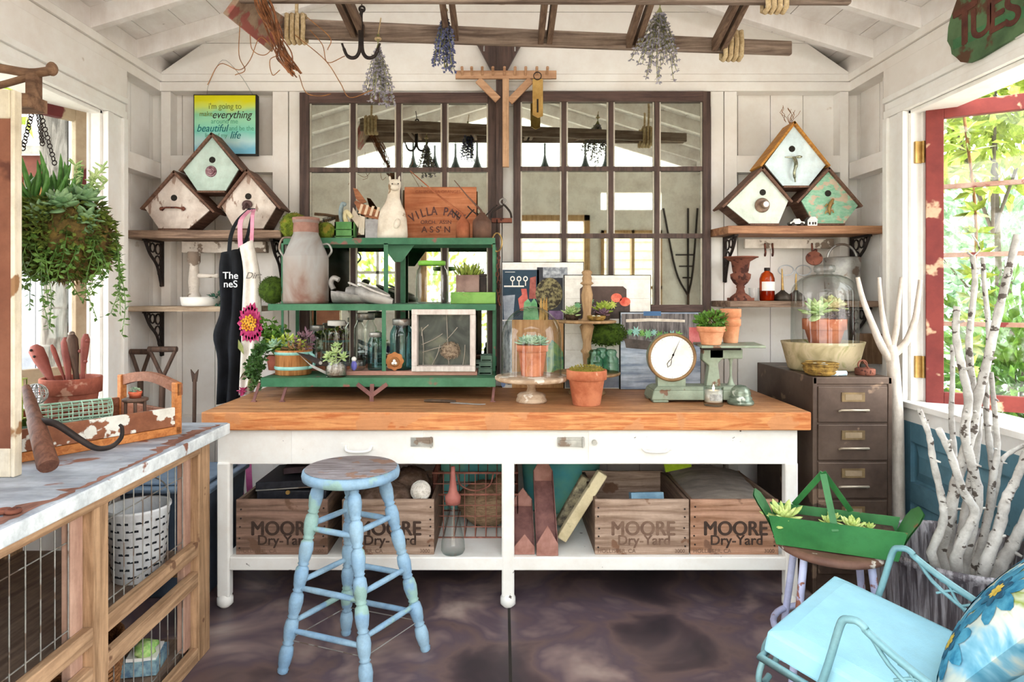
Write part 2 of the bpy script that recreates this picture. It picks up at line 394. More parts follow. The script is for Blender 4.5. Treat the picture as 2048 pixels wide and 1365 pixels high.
# side walls
WY0, WY1, WZ0, WZ1 = 1.75, 3.33, .9, 2.385
for side, X, s in (('left', XL, -1), ('right', XR, 1)):
    S = X+s*.09
    def sb(mm, d0, d1, y0, y1, z0, z1, mi=0):
        a, b = X+s*d0, X+s*d1; mm.box(min(a, b), max(a, b), y0, y1, z0, z1, mi)
    m = MB()
    y = 3.34
    while y < 4.0:
        sb(m, .09, .13, y+.002, min(y+.197, 4.02), 0, 2.76); y += .2
    sb(m, .131, .18, .75, 1.75, 0, 2.76, 1); sb(m, .131, .18, 3.33, 4.05, 0, 2.76, 1)
    sb(m, .09, .13, .75, WY0, 0, 2.76); sb(m, .09, .15, WY0, WY1, 0, WZ0-.031); sb(m, .09, .15, WY0, WY1, WZ1, 2.76)
    sb(m, 0, .09, .75, 1.7, 0, 2.66)
    struct('wall_'+side, m, [M_white, M_dark])
    m = MB()
    sb(m, -.015, .12, .75, 3.9, 2.718, 2.76); sb(m, 0, .12, .75, 3.9, 2.661, 2.7165)
    sb(m, 0, .09, WY1, 3.52, 0, 2.66)                       # stud behind the casing
    sb(m, 0, .085, 3.52, 3.9, wz(345, 3.7), wz(312, 3.7))   # blocking
    sb(m, .05, .09, 3.64, 3.645, wz(345, 3.7), 2.66, 0)
    sb(m, -.012, .09, WY0, 3.53, WZ1+.1, 2.655)             # header board
    struct('trim_'+('3' if s < 0 else '4'), m, M_white, .002)
    m = MB()                                              # window casing, jambs, sill
    for d, y0, y1 in ((-.03, WY1, WY1+.05), (-.022, WY1+.05, WY1+.13), (-.036, WY1+.13, WY1+.17)): sb(m, d, .0, y0, y1, WZ0, WZ1-.001)
    for d, z0, z1 in ((-.03, WZ1, WZ1+.04), (-.022, WZ1+.04, WZ1+.08), (-.036, WZ1+.08, WZ1+.11)): sb(m, d, .0, WY0, WY1+.17, z0, z1)
    sb(m, 0, .16, WY1-.02, WY1+.001, WZ0, WZ1); sb(m, 0, .16, WY0, WY1, WZ1-.02, WZ1+.001); sb(m, 0, .16, WY0-.02, WY0, WZ0, WZ1)
    sb(m, .05, .075, WY1-.035, WY1-.02, WZ0, WZ1)
    sb(m, -.05, .2, 1.7, WY1+.2, WZ0-.03, WZ0); sb(m, -.025, 0, 1.7, WY1+.18, WZ0-.11, WZ0-.03)
    struct('trim_'+('5' if s < 0 else '6'), m, M_trim, .003)
# blue wainscot under the right window
M_blue = mat('teal_blue_wainscot', '#5b8496', '#6d94a3', .5, sc=2, bump=.03)
m = MB(); X0 = XR-.005
m.box(X0, X0+.03, 1.7, 3.45, 0, WZ0-.1)
for a, b in ((2.63, 3.27), (1.85, 2.5)):
    m.box(X0-.022, X0, b, b+.13, 0, WZ0-.1)
    m.box(X0-.022, X0, a, b, .7, WZ0-.1); m.box(X0-.022, X0, a, b, 0, .14); m.box(X0-.022, X0, a, b, .40, .5)
    for z0, z1 in ((.5, .7), (.14, .40)):
        i, o = .012, .06
        m.hexa([(X0-.001, a+i, z0+i), (X0-.001, a+i, z1-i), (X0-.001, b-i, z1-i), (X0-.001, b-i, z0+i)],
               [(X0-.018, a+o, z0+o), (X0-.018, a+o, z1-o), (X0-.018, b-o, z1-o), (X0-.018, b-o, z0+o)])
struct('trim_7', m, M_blue, .002)

# ceiling boards and rafters
m = MB(); rf = MB(); nv = math.cos(math.atan(SL))
for s in (-1, 1):
    X = XL if s < 0 else XR; d = -s; span = abs(RX-X)
    q = lambda t, up=0.0: (X+d*t, EV+SL*t+up)
    x0, z0 = q(-.15); x1, z1 = q(span)
    m.prism([(x0, .7, z0+.125), (x1, .7, z1+.125), (x1, .7, z1+.15), (x0, .7, z0+.15)], (0, 3.38, 0), 1)
    t = -.1
    while t < span:
        a, b = q(t+.002), q(min(t+.19, span))
        m.prism([(a[0], .7, a[1]+.1), (b[0], .7, b[1]+.1), (b[0], .7, b[1]+.12), (a[0], .7, a[1]+.12)], (0, 3.38, 0)); t += .192
    for y in (3.62, 3.21, 2.8, 2.39, 1.98, 1.57, 1.16, .78):
        a, b = q(-.02), q(span+.02); h = .1
        rf.prism([(a[0], y, a[1]-.005), (b[0], y, b[1]-.005), (b[0], y, b[1]+h), (a[0], y, a[1]+h)], (0, .045, 0))
struct('ceiling', m, [M_ceil, M_dark]); struct('trim_8', rf, M_ceil, .002)
m = MB()
for y in (3.665, 3.255, 2.845, 2.435, 2.025, 1.615, 1.205, .825):                      # blocks between the rafters above the plates
    for a, b in ((XL-.02, XL+.015), (XR-.015, XR+.02)): m.box(a, b, y, y+.365, EV, EV+.1)
struct('trim_9', m, M_ceil)

# front wall, behind / around the viewer: wide doorway, two windows, open gable (seen only in the mirrors)
m = MB(); fy0, fy1 = .78, .88
m.box(XL-.1, -1.62, fy0, fy1, 0, 2.76); m.box(-1.02, -.86, fy0, fy1, 0, 2.76); m.box(-1.62, -1.02, fy0, fy1, 0, 1.25); m.box(-1.62, -1.02, fy0, fy1, 2.1, 2.76)
m.box(1.68, XR+.1, fy0, fy1, 0, 2.76); m.box(.92, 1.04, fy0, fy1, 0, 2.76); m.box(1.04, 1.68, fy0, fy1, 0, .9); m.box(1.04, 1.68, fy0, fy1, 2.12, 2.34); m.box(1.04, 1.68, fy0, fy1, 2.52, 2.76)
m.box(-.86, .92, fy0, fy1, 2.28, 2.76)
struct('wall_front', m, M_white)
m = MB()
for a, b in ((-.86, -.8), (.86, .92)): m.box(a, b, .8, .905, 0, 2.28)
m.box(-.86, .92, .8, .905, 2.22, 2.28)
for x in (1.04, 1.36, 1.65): m.box(x, x+.03, .8, .905, .9, 2.12)
for z in (.9, 1.5, 2.09): m.box(1.04, 1.68, .8, .905, z, z+.03)
struct('trim_10', m, M_rawood)
m = MB()
for x in (-1.62, -1.33, -1.05): m.box(x, x+.03, .8, .905, 1.25, 2.1)
for z in (1.25, 1.66, 2.07): m.box(-1.62, -1.02, .8, .905, z, z+.03)
struct('trim_11', m, M_trim)

# ================================================================ outside
M_ground = mat('sunlit_gravel', '#b9ae9c', '#d6cdbd', .95, sc=3)
m = MB(); m.box(-14, -2.2, -9, 16, -.12, -.1); m.box(2.2, 14, -9, 16, -.12, -.1); m.box(-2.2, 2.2, -9, .75, -.12, -.1); m.box(-2.2, 2.2, 4.1, 16, -.12, -.1)
struct('ground', m, M_ground)
# left: white board wall, tan house with a red eave, pine trunk
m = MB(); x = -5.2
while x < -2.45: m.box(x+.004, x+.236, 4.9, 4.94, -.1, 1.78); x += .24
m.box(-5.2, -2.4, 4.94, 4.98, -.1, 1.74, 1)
m.build('board_fence', [mat('darkened_white_boards', '#8d8f99', '#a2a3ab', .8, bump=0), M_grey], label='white vertical board fence outside the left window', cat='fence')  # even lavender-grey base, darkened so the white boards don't blow out
t = thing('neighbouring_house', 'tan house with a red-brown eave outside the left window', 'house', (-5.2, 6.4, -.1))
m = MB(); m.box(-8, -2.9, 6.4, 8, -.1, 2.62); m.build('house_wall', mat('tan_stucco', '#8a6238', '#9c7245', .9, sc=4), t)
m = MB(); m.prism([(-8, 6.1, 2.55), (-2.8, 6.1, 2.55), (-2.8, 6.1, 2.75), (-8, 6.1, 2.75)], (0, .4, 0)); m.build('fascia', mat('red_brown_fascia', '#5a2d24', '#6d3a2e', .8), t)
m = MB(); m.hexa([(-8, 6.05, 2.75), (-2.75, 6.05, 2.75), (-2.75, 8, 3.25), (-8, 8, 3.25)], [(-8, 6.05, 2.83), (-2.75, 6.05, 2.83), (-2.75, 8, 3.33), (-8, 8, 3.33)]); m.build('roof', mat('pale_roof', '#8f8a86', '#a8a29d', .9, sc=15), t)
t = thing('pine_tree', 'grey-trunked tree rising outside the left window', 'tree', (-3.05, 4.55, -.1))
m = MB(); m.tube([(-3.0, 4.55, -.1), (-3.03, 4.55, 1.2), (-2.98, 4.55, 2.0), (-3.06, 4.55, 2.5), (-3.1, 4.6, 4)], [.2, .17, .15, .15, .11], 14)
m.build('trunk', mat('grey_bark', '#4a453f', '#7d766e', .95, sc=5, st=(5, 5, .8), bump=.8, dist=1), t)
m = MB(); m.cloud((-3.6, 5.0, 3.5), (1.5, .9, .75), 900, .16); m.build('foliage', M_leafy, t)
for i, (x, y, z, rx, rz, n, mm, lb) in enumerate((
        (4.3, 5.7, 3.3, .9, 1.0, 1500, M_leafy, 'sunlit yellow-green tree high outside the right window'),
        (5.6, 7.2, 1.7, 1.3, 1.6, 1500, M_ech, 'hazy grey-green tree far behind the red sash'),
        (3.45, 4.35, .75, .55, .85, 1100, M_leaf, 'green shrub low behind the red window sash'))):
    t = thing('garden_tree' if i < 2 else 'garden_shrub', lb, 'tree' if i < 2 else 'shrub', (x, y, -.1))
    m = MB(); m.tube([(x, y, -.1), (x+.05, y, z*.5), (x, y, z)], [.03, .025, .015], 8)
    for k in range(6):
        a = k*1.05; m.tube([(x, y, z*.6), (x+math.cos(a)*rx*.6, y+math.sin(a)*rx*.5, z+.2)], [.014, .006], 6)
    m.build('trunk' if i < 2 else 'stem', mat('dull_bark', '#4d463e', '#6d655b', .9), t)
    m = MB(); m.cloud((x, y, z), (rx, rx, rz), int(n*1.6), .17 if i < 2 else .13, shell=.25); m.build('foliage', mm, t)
# young leafy climber close behind the right sash
t = thing('garden_sapling', 'thin sapling with yellow-green leaves just beyond the red sash', 'sapling', (2.72, 3.75, -.1))
m = MB(); st = curve_pts([(2.72, 3.75, -.1), (2.68, 3.75, 1), (2.74, 3.76, 1.8), (2.66, 3.75, 2.5)], 6); m.tube(st, .008, 6); m.build('stem', M_twig, t)
m = MB()
for p in st[5:]:
    for k in range(10): m.leaf(p, (ru(-1, 1), ru(-1, 1), ru(-.4, .6)), ru(.07, .14), .04)
m.build('foliage', M_leafy, t)

# ================================================================ open casement sashes
M_redsash = mat('peeling_red_sash', '#6e2a28', '#80352f', .6, sc=5, chip='#c9a78a', csc=6, camt=.66, bump=.2)
M_redsash2 = mat('worn_cream_red_sash', '#a8967d', '#93795f', .7, sc=5, chip='#5e2524', csc=4, camt=.62, bump=.2)
M_pane = glass('window_pane', '#fbfdfc', '#dfe6e4', .8)
def sash(name, hx, hy, ang, wd, z0, z1, fm, cols, rows, hinge=None, mm=None):
    q = Matrix.Translation((hx, hy, 0)) @ Matrix.Rotation(ang, 4, 'Z')
    m = MB(q); s, r = .075, .075
    m.box(0, s, -.02, .02, z0, z1); m.box(wd-s, wd, -.02, .02, z0, z1); m.box(s, wd-s, -.02, .02, z0, z0+r); m.box(s, wd-s, -.02, .02, z1-r, z1)
    f = m.build(name, fm, kind='structure', bevel=.003)
    g = MB(q); g.box(s, wd-s, -.003, .003, z0+r, z1-r); g.build('pane', M_pane, f)
    g = MB(q)
    for c in range(1, cols): x = s+(wd-2*s)*c/cols; g.box(x-.011, x+.011, -.014, .014, z0+r, z1-r)
    for k in range(1, rows): z = z0+r+(z1-z0-2*r)*k/rows; g.box(s, wd-s, -.013, .013, z-.011, z+.011)
    g.build('muntin', mm or fm, f)
    return f
M_munt = mat('peeling_muntin', '#9a7462', '#b3988a', .7, sc=12, chip='#7a322f', csc=8, camt=.6)
sr = sash('window_1', 2.135, 3.28, R(-30), .85, wz(812, 3.28), wz(212, 3.28), M_redsash, 2, 4, mm=M_munt)
for py in (303, 735):
    m = MB(); z = wz(py, 3.28); m.box(2.095, 2.13, 3.296, 3.309, z-.055, z+.055); m.cyl((2.13, 3.29, z-.055), (2.13, 3.29, z+.055), .008); m.build('hinge', M_brass, sr, label='orange brass hinge')
sash('window_2', -2.115, 3.325, R(180+61), .85, wz(760, 3.28), wz(215, 3.28), M_redsash2, 1, 2, mm=M_redsash2)

# ================================================================ mirror windows on the back wall
M_mirror = mat('silver_mirror', '#dfe6da', '#dfe6da', .02, 1, bump=0)
M_putty = mat('pale_putty', '#cfc8b6', '#ddd8ca', .7)
def mirror(x0, x1, y0, y1, xs, ys, sl, sr_, rt, rb, label, tail=''):
    Y = 3.86; t = thing('mirrored_window_frame', label, 'mirror', W((x0+x1)/2, y1, Y))
    def px(m, a, b, c, d, f0=Y-.012, f1=Y+.03, mi=0): m.box(wx(a, Y), wx(b, Y), f0, f1, wz(d, Y), wz(c, Y), mi)
    m = MB(); px(m, x0, x0+sl, y0, y1); px(m, x1-sr_, x1, y0, y1); m.build('stile', M_darkwood, t, .002)
    m = MB(); px(m, x0+sl, x1-sr_, y0, y0+rt); px(m, x0+sl, x1-sr_, y1-rb, y1); m.build('rail', M_darkwoodx, t, .002)
    m = MB(); px(m, x0+sl-1, x1-sr_+1, y0+rt-1, y1-rb+1, Y+.012, Y+.016); m.build('mirror_glass', M_mirror, t)
    m = MB()
    for x in xs: px(m, x-4.5, x+4.5, y0+rt, y1-rb, Y-.006, Y+.012)
    for y in ys: px(m, x0+sl, x1-sr_, y-4.5, y+4.5, Y-.007, Y+.012)
    m.build('muntin', M_darkwood, t)
    m = MB()
    ex = [x0+sl]+list(xs)+[x1-sr_]
    for i, x in enumerate(ex):
        if i < len(ex)-1: px(m, x+(5 if i else 0), x+(8 if i else 3), y0+rt, y1-rb, Y+.006, Y+.012)
        if i: px(m, x-(8 if i < len(ex)-1 else 3), x-(5 if i < len(ex)-1 else 0), y0+rt, y1-rb, Y+.006, Y+.012)
    m.build('putty_bead', M_putty, t)
    return t
mirror(600, 1000, 186, 752, (706, 797, 889), (340, 476, 612), 19, 24, 21, 18, 'dark brown mirrored window frame on the wall behind the green rack')
mirror(1027, 1420, 184, 640, (1128, 1222, 1314), (338, 472), 14, 15, 20, 30, 'dark brown twelve-pane mirrored window frame right of the post')
# ================================================================ work bench
BT, BTB = .906, .822
M_bench = wood('honey_bench_top', '#a06a43', '#c99468', 'x', 2.2, .5, dist=1.2, grime=.3)
M_enamel = mat('chipped_white_enamel', '#f0efeb', '#e8e6e1', .35, sc=3, chip='#574f4a', csc=26, camt=.78, bump=.03, grime=.05)
t = thing('work_bench', 'long workbench with honey-coloured wood top on a white enamelled steel frame', 'workbench', (.017, 3.38, 0))
m = MB(); m.box(-1.371, 1.405, 2.955, 3.81, BTB, BT); m.mi = [1 if i == 2 else 0 for i in range(6)]; m.build('worktop', [M_bench, wood('orange_bench_edge', '#b8693a', '#dc9a62', 'x', 3, .5, dist=1.5, chip='#c98a5c', csc=6, camt=.6, grime=.18)], t, .006, label='thick honey-coloured wooden top')
m = MB(); m.box(wx(434, 2.985), wx(1596, 2.985), 2.99, 3.02, .66, BTB); m.box(wx(434, 2.985), wx(434, 2.985)+.03, 3.02, 3.78, .66, BTB)
m.box(wx(1596, 2.985)-.03, wx(1596, 2.985), 3.02, 3.78, .66, BTB); m.build('apron', M_enamel, t, .003)
for a, b, ph in ((583, 846, 718), (1177, 1443, 1310)):
    m = MB(); m.box(wx(a, 2.985), wx(b, 2.985), 2.983, 2.992, .664, BTB-.004); d = m.build('drawer', M_enamel, t, .002)
    m = MB(); c = W(ph, 898, 2.985); hw = 26*2.98/F
    m.tube(curve_pts([c+Vector((-hw, -.004, .012)), c+Vector((-hw*.8, -.028, -.004)), c+Vector((0, -.034, -.008)), c+Vector((hw*.8, -.028, -.004)), c+Vector((hw, -.004, .012))], 4), .0065, 8)
    m.box(c.x-hw-.02, c.x-hw+.012, c.y-.006, c.y, c.z-.004, c.z+.026); m.box(c.x+hw-.012, c.x+hw+.02, c.y-.006, c.y, c.z-.004, c.z+.026)
    m.build('handle', M_enamel, d)
for a, b, c in ((822, 866, 833), (1115, 1168, 1188)):
    m = MB(); z = wz(884, 2.985); x0, x1 = wx(a, 2.985), wx(b, 2.985)
    m.box(x0, x1, 2.976, 2.985, z-.02, z+.02); m.box(x0+.01, x1-.014, 2.97, 2.978, z-.009, z+.009)
    m.cyl((wx(c, 2.985), 2.962, z), (wx(c, 2.985), 2.99, z), .011, seg=12); m.box(x1-.01, x1-.004, 2.964, 2.978, z-.024, z+.024)
    m.build('hasp', M_zinc, t, label='worn metal hasp latch')
for px in (447, 1016, 1583):
    for y in (3.003, 3.76):
        x = wx(px, 2.985); m = MB()
        m.obb((x, y, .36), (.058, .05, .62)); m.spin((x, y, .06), (x, y, .0), [(0, .026), (.3, .036), (.75, .036), (1, .02)], 14)
        m.build('leg', M_enamel, t, .008)
m = MB(); m.box(wx(447, 2.985), wx(1583, 2.985), 2.985, 3.79, .214, .2345); m.box(wx(460, 2.985), wx(1572, 2.985), 2.98, 2.99, .175, .2345); m.build('lower_shelf', M_enamel, t, .004)
ST = .2345

# ================================================================ paned hutch on the left
M_hwood = wood('pale_hutch_wood', '#8f7053', '#bf9b78', 'z', 3, .7, chip='#7a5a44', csc=9, camt=.7)
M_hwoody = wood('pale_hutch_wood_y', '#917256', '#c09d7b', 'y', 3, .7, chip='#7a5a44', csc=9, camt=.7)
M_ztop = mat('worn_zinc_top', '#858c98', '#b5bcc6', .5, sc=3, st=(1, 3, 3), chip='#8b5a48', csc=6, camt=.68, bump=.15)
M_zedge = mat('white_zinc_edge', '#c9d3d8', '#e8eef0', .5, sc=9, chip='#8b5a48', csc=9, camt=.66, bump=.3)
HX, HY0, HY1 = -1.16, 1.0, 2.75
t = thing('rabbit_hutch', 'weathered wooden wire-fronted hutch with a worn zinc top on the left', 'hutch', (-1.6, 1.86, 0))
m = MB(); m.box(XL+.02, HX, HY0, HY1, .88, .9); m.build('top_sheet', M_ztop, t, .004)
m = MB(); m.box(HX-.012, HX+.006, HY0, HY1+.006, .852, .896); m.box(XL+.02, HX-.012, HY1-.012, HY1+.006, .852, .896)
m.box(XL+.04, HX-.014, HY0+.02, HY1-.02, .85, .879); m.build('top_edge', M_zedge, t, .004)
m = MB(); y = 1.05; P = []
while y < 2.72: P.append((y, ru(.012, .035) if math.sin(y*7)+ru(-.6, .6) > -.3 else ru(.05, .085))); y += .022
vs = []
for y, w_ in P: vs += [(HX-.002-w_*.25, y, .9006), (HX-.002-w_, y, .9006)]
m.add(vs, [(2*i, 2*i+2, 2*i+3, 2*i+1) for i in range(len(P)-1)]); m.build('bare_wood_edge', mat('bare_brown_wood', '#6f4a3d', '#96695a', .85, sc=6, st=(6, 1, 6)), t, label='bare brown wood strip where the zinc is torn')
posts = ((2.55, 2.645), (1.895, 1.965), (1.24, 1.31))
for a, b in posts:
    m = MB(); m.box(-1.235, -1.19, a, b, 0, .85); m.build('post', M_hwood, t, .004)
    m = MB(); m.box(-2.0, -1.95, a, b, 0, .85); m.build('post', M_hwood, t, .004)
m = MB(); m.box(-1.225, -1.185, 1.0, 2.55, .815, .851); m.build('top_rail', M_hwoody, t, .003)
for a, b in ((1.965, 2.55), (1.31, 1.895)):
    for z0, z1 in ((.418, .471), (.30, .355), (.0, .055)):
        m = MB(); m.box(-1.222, -1.192, a+.001, b-.001, z0, z1); m.build('rail', M_hwoody, t, .003)
    m = MB(); m.box(-1.25, -1.222, b-.055, b-.001, .06, .815); m.build('door_stile', mat('pinkish_wood', '#a98473', '#c4a08c', .75, sc=3, st=(9, 9, 1)), t, .003)
    for z0, z1 in ((.47, .815), (.055, .30)):
        m = MB(); y = a+.03
        while y < b-.02: m.cyl((-1.226, y, z0-.02), (-1.226, y, z1+.01), .0021, seg=5); y += .055
        for z in ((z0+.02, z0+.27) if z1 > .5 else (z0+.025, z1-.03)): m.cyl((-1.229, a, z), (-1.229, b, z), .0021, seg=5)
        m.build('wire_mesh', M_zinc, t)
for z in (.40, .04):
    m = MB(); m.box(-1.99, -1.25, 1.05, 2.64, z-.02, z); m.build('inner_shelf', mat('grey_brown_plank', '#6a564a', '#8a7464', .85, sc=4, st=(10, 1, 10)), t)
for a, b in posts:
    for z0, z1 in ((.82, .85), (.33, .38)):
        m = MB(); m.box(-1.95, -1.235, a, b, z0, z1); m.build('cross_rail', M_hwoody, t)
# slotted white olive bucket inside
m = MB(); c = W(277, 1150, 2.40); c.z = .401
m.lathe(c, [(.08, 0), (.085, .004), (.105, .25), (.11, .255), (.11, .265), (.1, .262), (.08, .01)], 28)
t = thing('olive_bucket', 'white slotted metal bucket inside the upper cage of the hutch', 'bucket', c)
for k in range(8):
    for j in range(10):
        a = 2*PI*(j+.5*(k % 2))/10; z = .025+k*.028; r = .0853+z*.0815+.0012
        m.poly([c+Vector((math.cos(a+d)*r, math.sin(a+d)*r, z+h)) for d, h in ((-.2, 0), (.2, 0), (.2, .008), (-.2, .008))], 1)
m.build('bucket_body', [mat('white_dull_metal', '#c9ccd0', '#dfe2e4', .6, sc=8, chip='#a9a5a0', csc=12, camt=.76), M_black], t, label='white metal body pierced with rows of dark slots')
m = MB(); m.tube(arc(c+Vector((0, 0, .26)), (1, 0, 0), (.0, .55, .83), .11, 0, 180, 14), .003, 6); m.build('bail_handle', M_zinc, t)
# bits inside the hutch
def crate_box(name, label, cat, x0, x1, y0, y1, z0, z1, mm, th=.012):
    m = MB(); m.box(x0, x1, y0, y1, z0, z0+th)
    m.box(x0, x0+th, y0, y1, z0, z1); m.box(x1-th, x1, y0, y1, z0, z1); m.box(x0, x1, y0, y0+th, z0, z1); m.box(x0, x1, y1-th, y1, z0, z1)
    return m.build(name, mm, label=label, cat=cat, bevel=.002)
M_wick = mat('wicker', '#8a5a3a', '#b98455', .9, sc=40, st=(1, 1, 3), bump=.9)
m = MB(); m.lathe((-1.50, 2.23, .041), [(.14, 0), (.15, .01), (.17, .2), (.178, .205), (.17, .212), (.155, .2), (.14, .01)], 26)
for k in range(9): m.tube(arc((-1.50, 2.23, .06+k*.017), (1, 0, 0), (0, 1, 0), .156+k*.0022, 0, 360, 26)[:-1], .006, 5, True)
m.build('wicker_basket', M_wick, label='round brown wicker basket in the lower cage of the hutch', cat='basket')
m = MB(); m.obb((-1.34, 2.44, .07), (.12, .14, .05), (0, 0, 10)); m.obb((-1.34, 2.44, .10), (.1, .12, .012), (0, 4, 14), 1); m.ell((-1.33, 2.42, .125), (.04, .05, .025), 10, 6, .2, 2)
m.build('seed_packets', [mat('blue_grey_packet', '#5d7c98', '#9fc3c9', .6, sc=30), M_wht, mat('lime_packet', '#8fcf6a', '#d5eba0', .6, sc=40)], label='small pile of blue and lime packets low inside the hutch', cat='packets')
m = MB()
for k in range(14): m.tube(arc((-1.55, 1.62, .43+ru(0, .035)), (1, 0, 0), (0, 1, 0), .13+ru(-.03, .03), 0, 360, 22)[:-1], .006, 6, True)
m.build('coiled_rope', mat('green_cord', '#4f9070', '#74b592', .8, sc=30), label='coiled green cord on the upper shelf inside the hutch', cat='cord')

# ================================================================ blue spindle stool
M_bpaint = mat('chippy_blue_paint', '#7da0bf', '#96b6cc', .55, sc=6, chip='#93b5b0', csc=5, camt=.66, bump=.1, grime=.25, gsc=14)
M_bseat = wood('worn_stool_seat', '#6d6568', '#a39ea3', 'x', 6, .65, chip='#8f7264', csc=11, camt=.64)
sx, sy, sz = -.594, 2.555, .762
t = thing('spindle_stool', 'tall blue spindle-legged wooden stool in front of the workbench', 'stool', (sx, sy, 0))
m = MB(); m.lathe((sx, sy, sz-.042), [(.0, 0), (.172, 0), (.186, .006), (.189, .022), (.186, .036), (.176, .042), (.0, .0425)], 40); m.build('seat', [M_bpaint], t)
m = MB(); m.lathe((sx, sy, sz+.0008), [(.0, 0), (.178, 0), (.176, .0015), (.0, .002)], 40); m.build('seat_top', M_bseat, t)
feet = [(-.489, 2.345), (-.31, 2.63), (-.663, 2.755), (-.838, 2.475)]
tops = [(sx+.035, sy-.115), (sx+.115, sy+.04), (sx-.03, sy+.115), (sx-.115, sy-.04)]
prof = [(0, .019), (.03, .019)]
for k in range(7):
    b = .035+k*.137
    prof += [(b, .017), (b+.012, .024), (b+.05, .027), (b+.1, .0225), (b+.118, .018), (b+.126, .022), (b+.132, .018)]
prof += [(.995, .02), (1, .016)]
legp = []
for (fx, fy), (tx, ty) in zip(feet, tops):
    p0, p1 = Vector((tx, ty, sz-.042)), Vector((fx, fy, 0)); legp.append((p0, p1))
    m = MB(); m.spin(p0, p1, prof, 14); m.build('leg', M_bpaint, t)
for h, off in ((.23, .02), (.53, .03), (.74, .04)):
    for i in range(4):
        j = (i+1) % 4; hh = h+(off if i % 2 else 0)
        a, b = legp[i][0].lerp(legp[i][1], hh), legp[j][0].lerp(legp[j][1], hh)
        m = MB(); m.spin(a, b, [(0, .009), (.3, .0115), (.7, .0115), (1, .009)], 10); m.build('stretcher', M_bpaint, t)
m = MB()
for i in range(4):
    a, b = legp[i][0].lerp(legp[i][1], .83), legp[(i+1) % 4][0].lerp(legp[(i+1) % 4][1], .83)
    m.cyl(a, b, .002, seg=5)
m.build('tie_wire', M_zinc, t)

# ================================================================ rusty-seat metal stool, right
M_lav = mat('lavender_enamel', '#a9aed2', '#bcc1de', .45, sc=6, chip='#8a5a4a', csc=16, camt=.66)
M_rseat = mat('rust_worn_seat', '#5d4138', '#7a594b', .6, sc=6, chip='#d9cfc6', csc=13, camt=.66)
rx, ry, rz = wx(1663, 2.37), 2.37, wz(1085, 2.37)
t = thing('metal_stool', 'low round metal stool with rusty seat and lavender legs beside the bench', 'stool', (rx, ry, 0))
m = MB(); m.lathe((rx, ry, rz-.03), [(0, 0), (.17, 0), (.182, .006), (.184, .018), (.178, .027), (.165, .03), (.1, .027), (0, .026)], 36); m.build('seat', M_rseat, t)
lp = []
for k in range(4):
    a = R(-152+90*k); p0 = Vector((rx+math.cos(a)*.15, ry+math.sin(a)*.15, rz-.03)); p1 = Vector((rx+math.cos(a)*.225, ry+math.sin(a)*.225, 0)); lp.append((p0, p1))
    m = MB(); m.cyl(p0, p1, .013, .013, 10); m.build('leg', M_lav, t)
m = MB(); m.tube(arc((rx, ry, .215), (1, 0, 0), (0, 1, 0), .196, 0, 360, 32)[:-1], .012, 8, True); m.build('foot_ring', M_lav, t)

# green trug on it
q = Matrix.Translation(W(1668, 1090, 2.33)) @ Matrix.Rotation(R(-24), 4, 'Z'); base = q.translation; q.translation.z = rz+.003
M_green = mat('green_enamel_trug', '#2c6b38', '#3b7a44', .45, sc=5, chip='#7d4a34', csc=10, camt=.72)
t = thing('metal_trug', 'green metal trug of succulents standing on the rusty stool', 'trug', q.translation)
m = MB(q); hl, d0, d1, hh = .2, .07, .085, .105
th = .004
prof = [(-.205, .0), (-.235, hh)]
def side(y0, y1): m.hexa([(-.19, y0-.002, 0), (.19, y0-.002, 0), (.19, y0+.002, 0), (-.19, y0+.002, 0)], [(-.215, y1-.002, hh), (.215, y1-.002, hh), (.215, y1+.002, hh), (-.215, y1+.002, hh)])
m.box(-.19, .19, -d0, d0, 0, .004); side(-d0, -d1); side(d0, d1)
for s in (-1, 1):       # scooped ends flare outwards
    rows = []
    for k in range(7):
        f = k/6; rows.append((s*(.19+.045*f+.035*f*f), .0+.19*f-.03*f*f, d0+.018*f if f < .7 else (d0+.015)*math.sqrt(max(0, 1-((f-.7)/.36)**2))))
    vs = []; fs = []
    for x, z, hw in rows: vs += [(x, -hw, z), (x, hw, z)]
    for k in range(6): fs.append((2*k, 2*k+1, 2*k+3, 2*k+2))
    m.add(vs, fs); m.add([(v[0]-s*.004, v[1], v[2]+.002) for v in vs], [f[::-1] for f in fs])
m.build('trug_body', M_green, t)
m = MB(q)
for y in (-d1, d1): m.beam((-.0, y, hh*.75), (-.035, y*.1, .255), .022, .004, (0, 1, 0)); 
m.beam((-.13, d1, hh), (-.035, .01, .255), .02, .004, (0, 1, 0)); m.beam((.06, d1, hh), (-.035, .01, .257), .02, .004, (0, 1, 0))
m.build('handle', M_green, t)
m = MB(q); m.box(-.19, .19, -d0, d0, .07, .075); m.build('soil', M_soil, t)
m = MB(); 
for (x, y, z, r, n) in ((-.165, -.02, .08, .085, 20), (-.02, -.01, .08, .04, 16), (.055, -.03, .08, .06, 20), (.0, .04, .08, .04, 14), (.11, .0, .075, .035, 14)):
    c = q @ Vector((x, y, z)); m = MB(); m.rosette(c, r, n, .6, (-.3, -.5, 1) if x < -.1 else (0, -.2, 1), .2); m.build('succulent', mat('lime_succulent', '#a9bf63', '#cfdc93', .45, sc=25, bump=0), t)

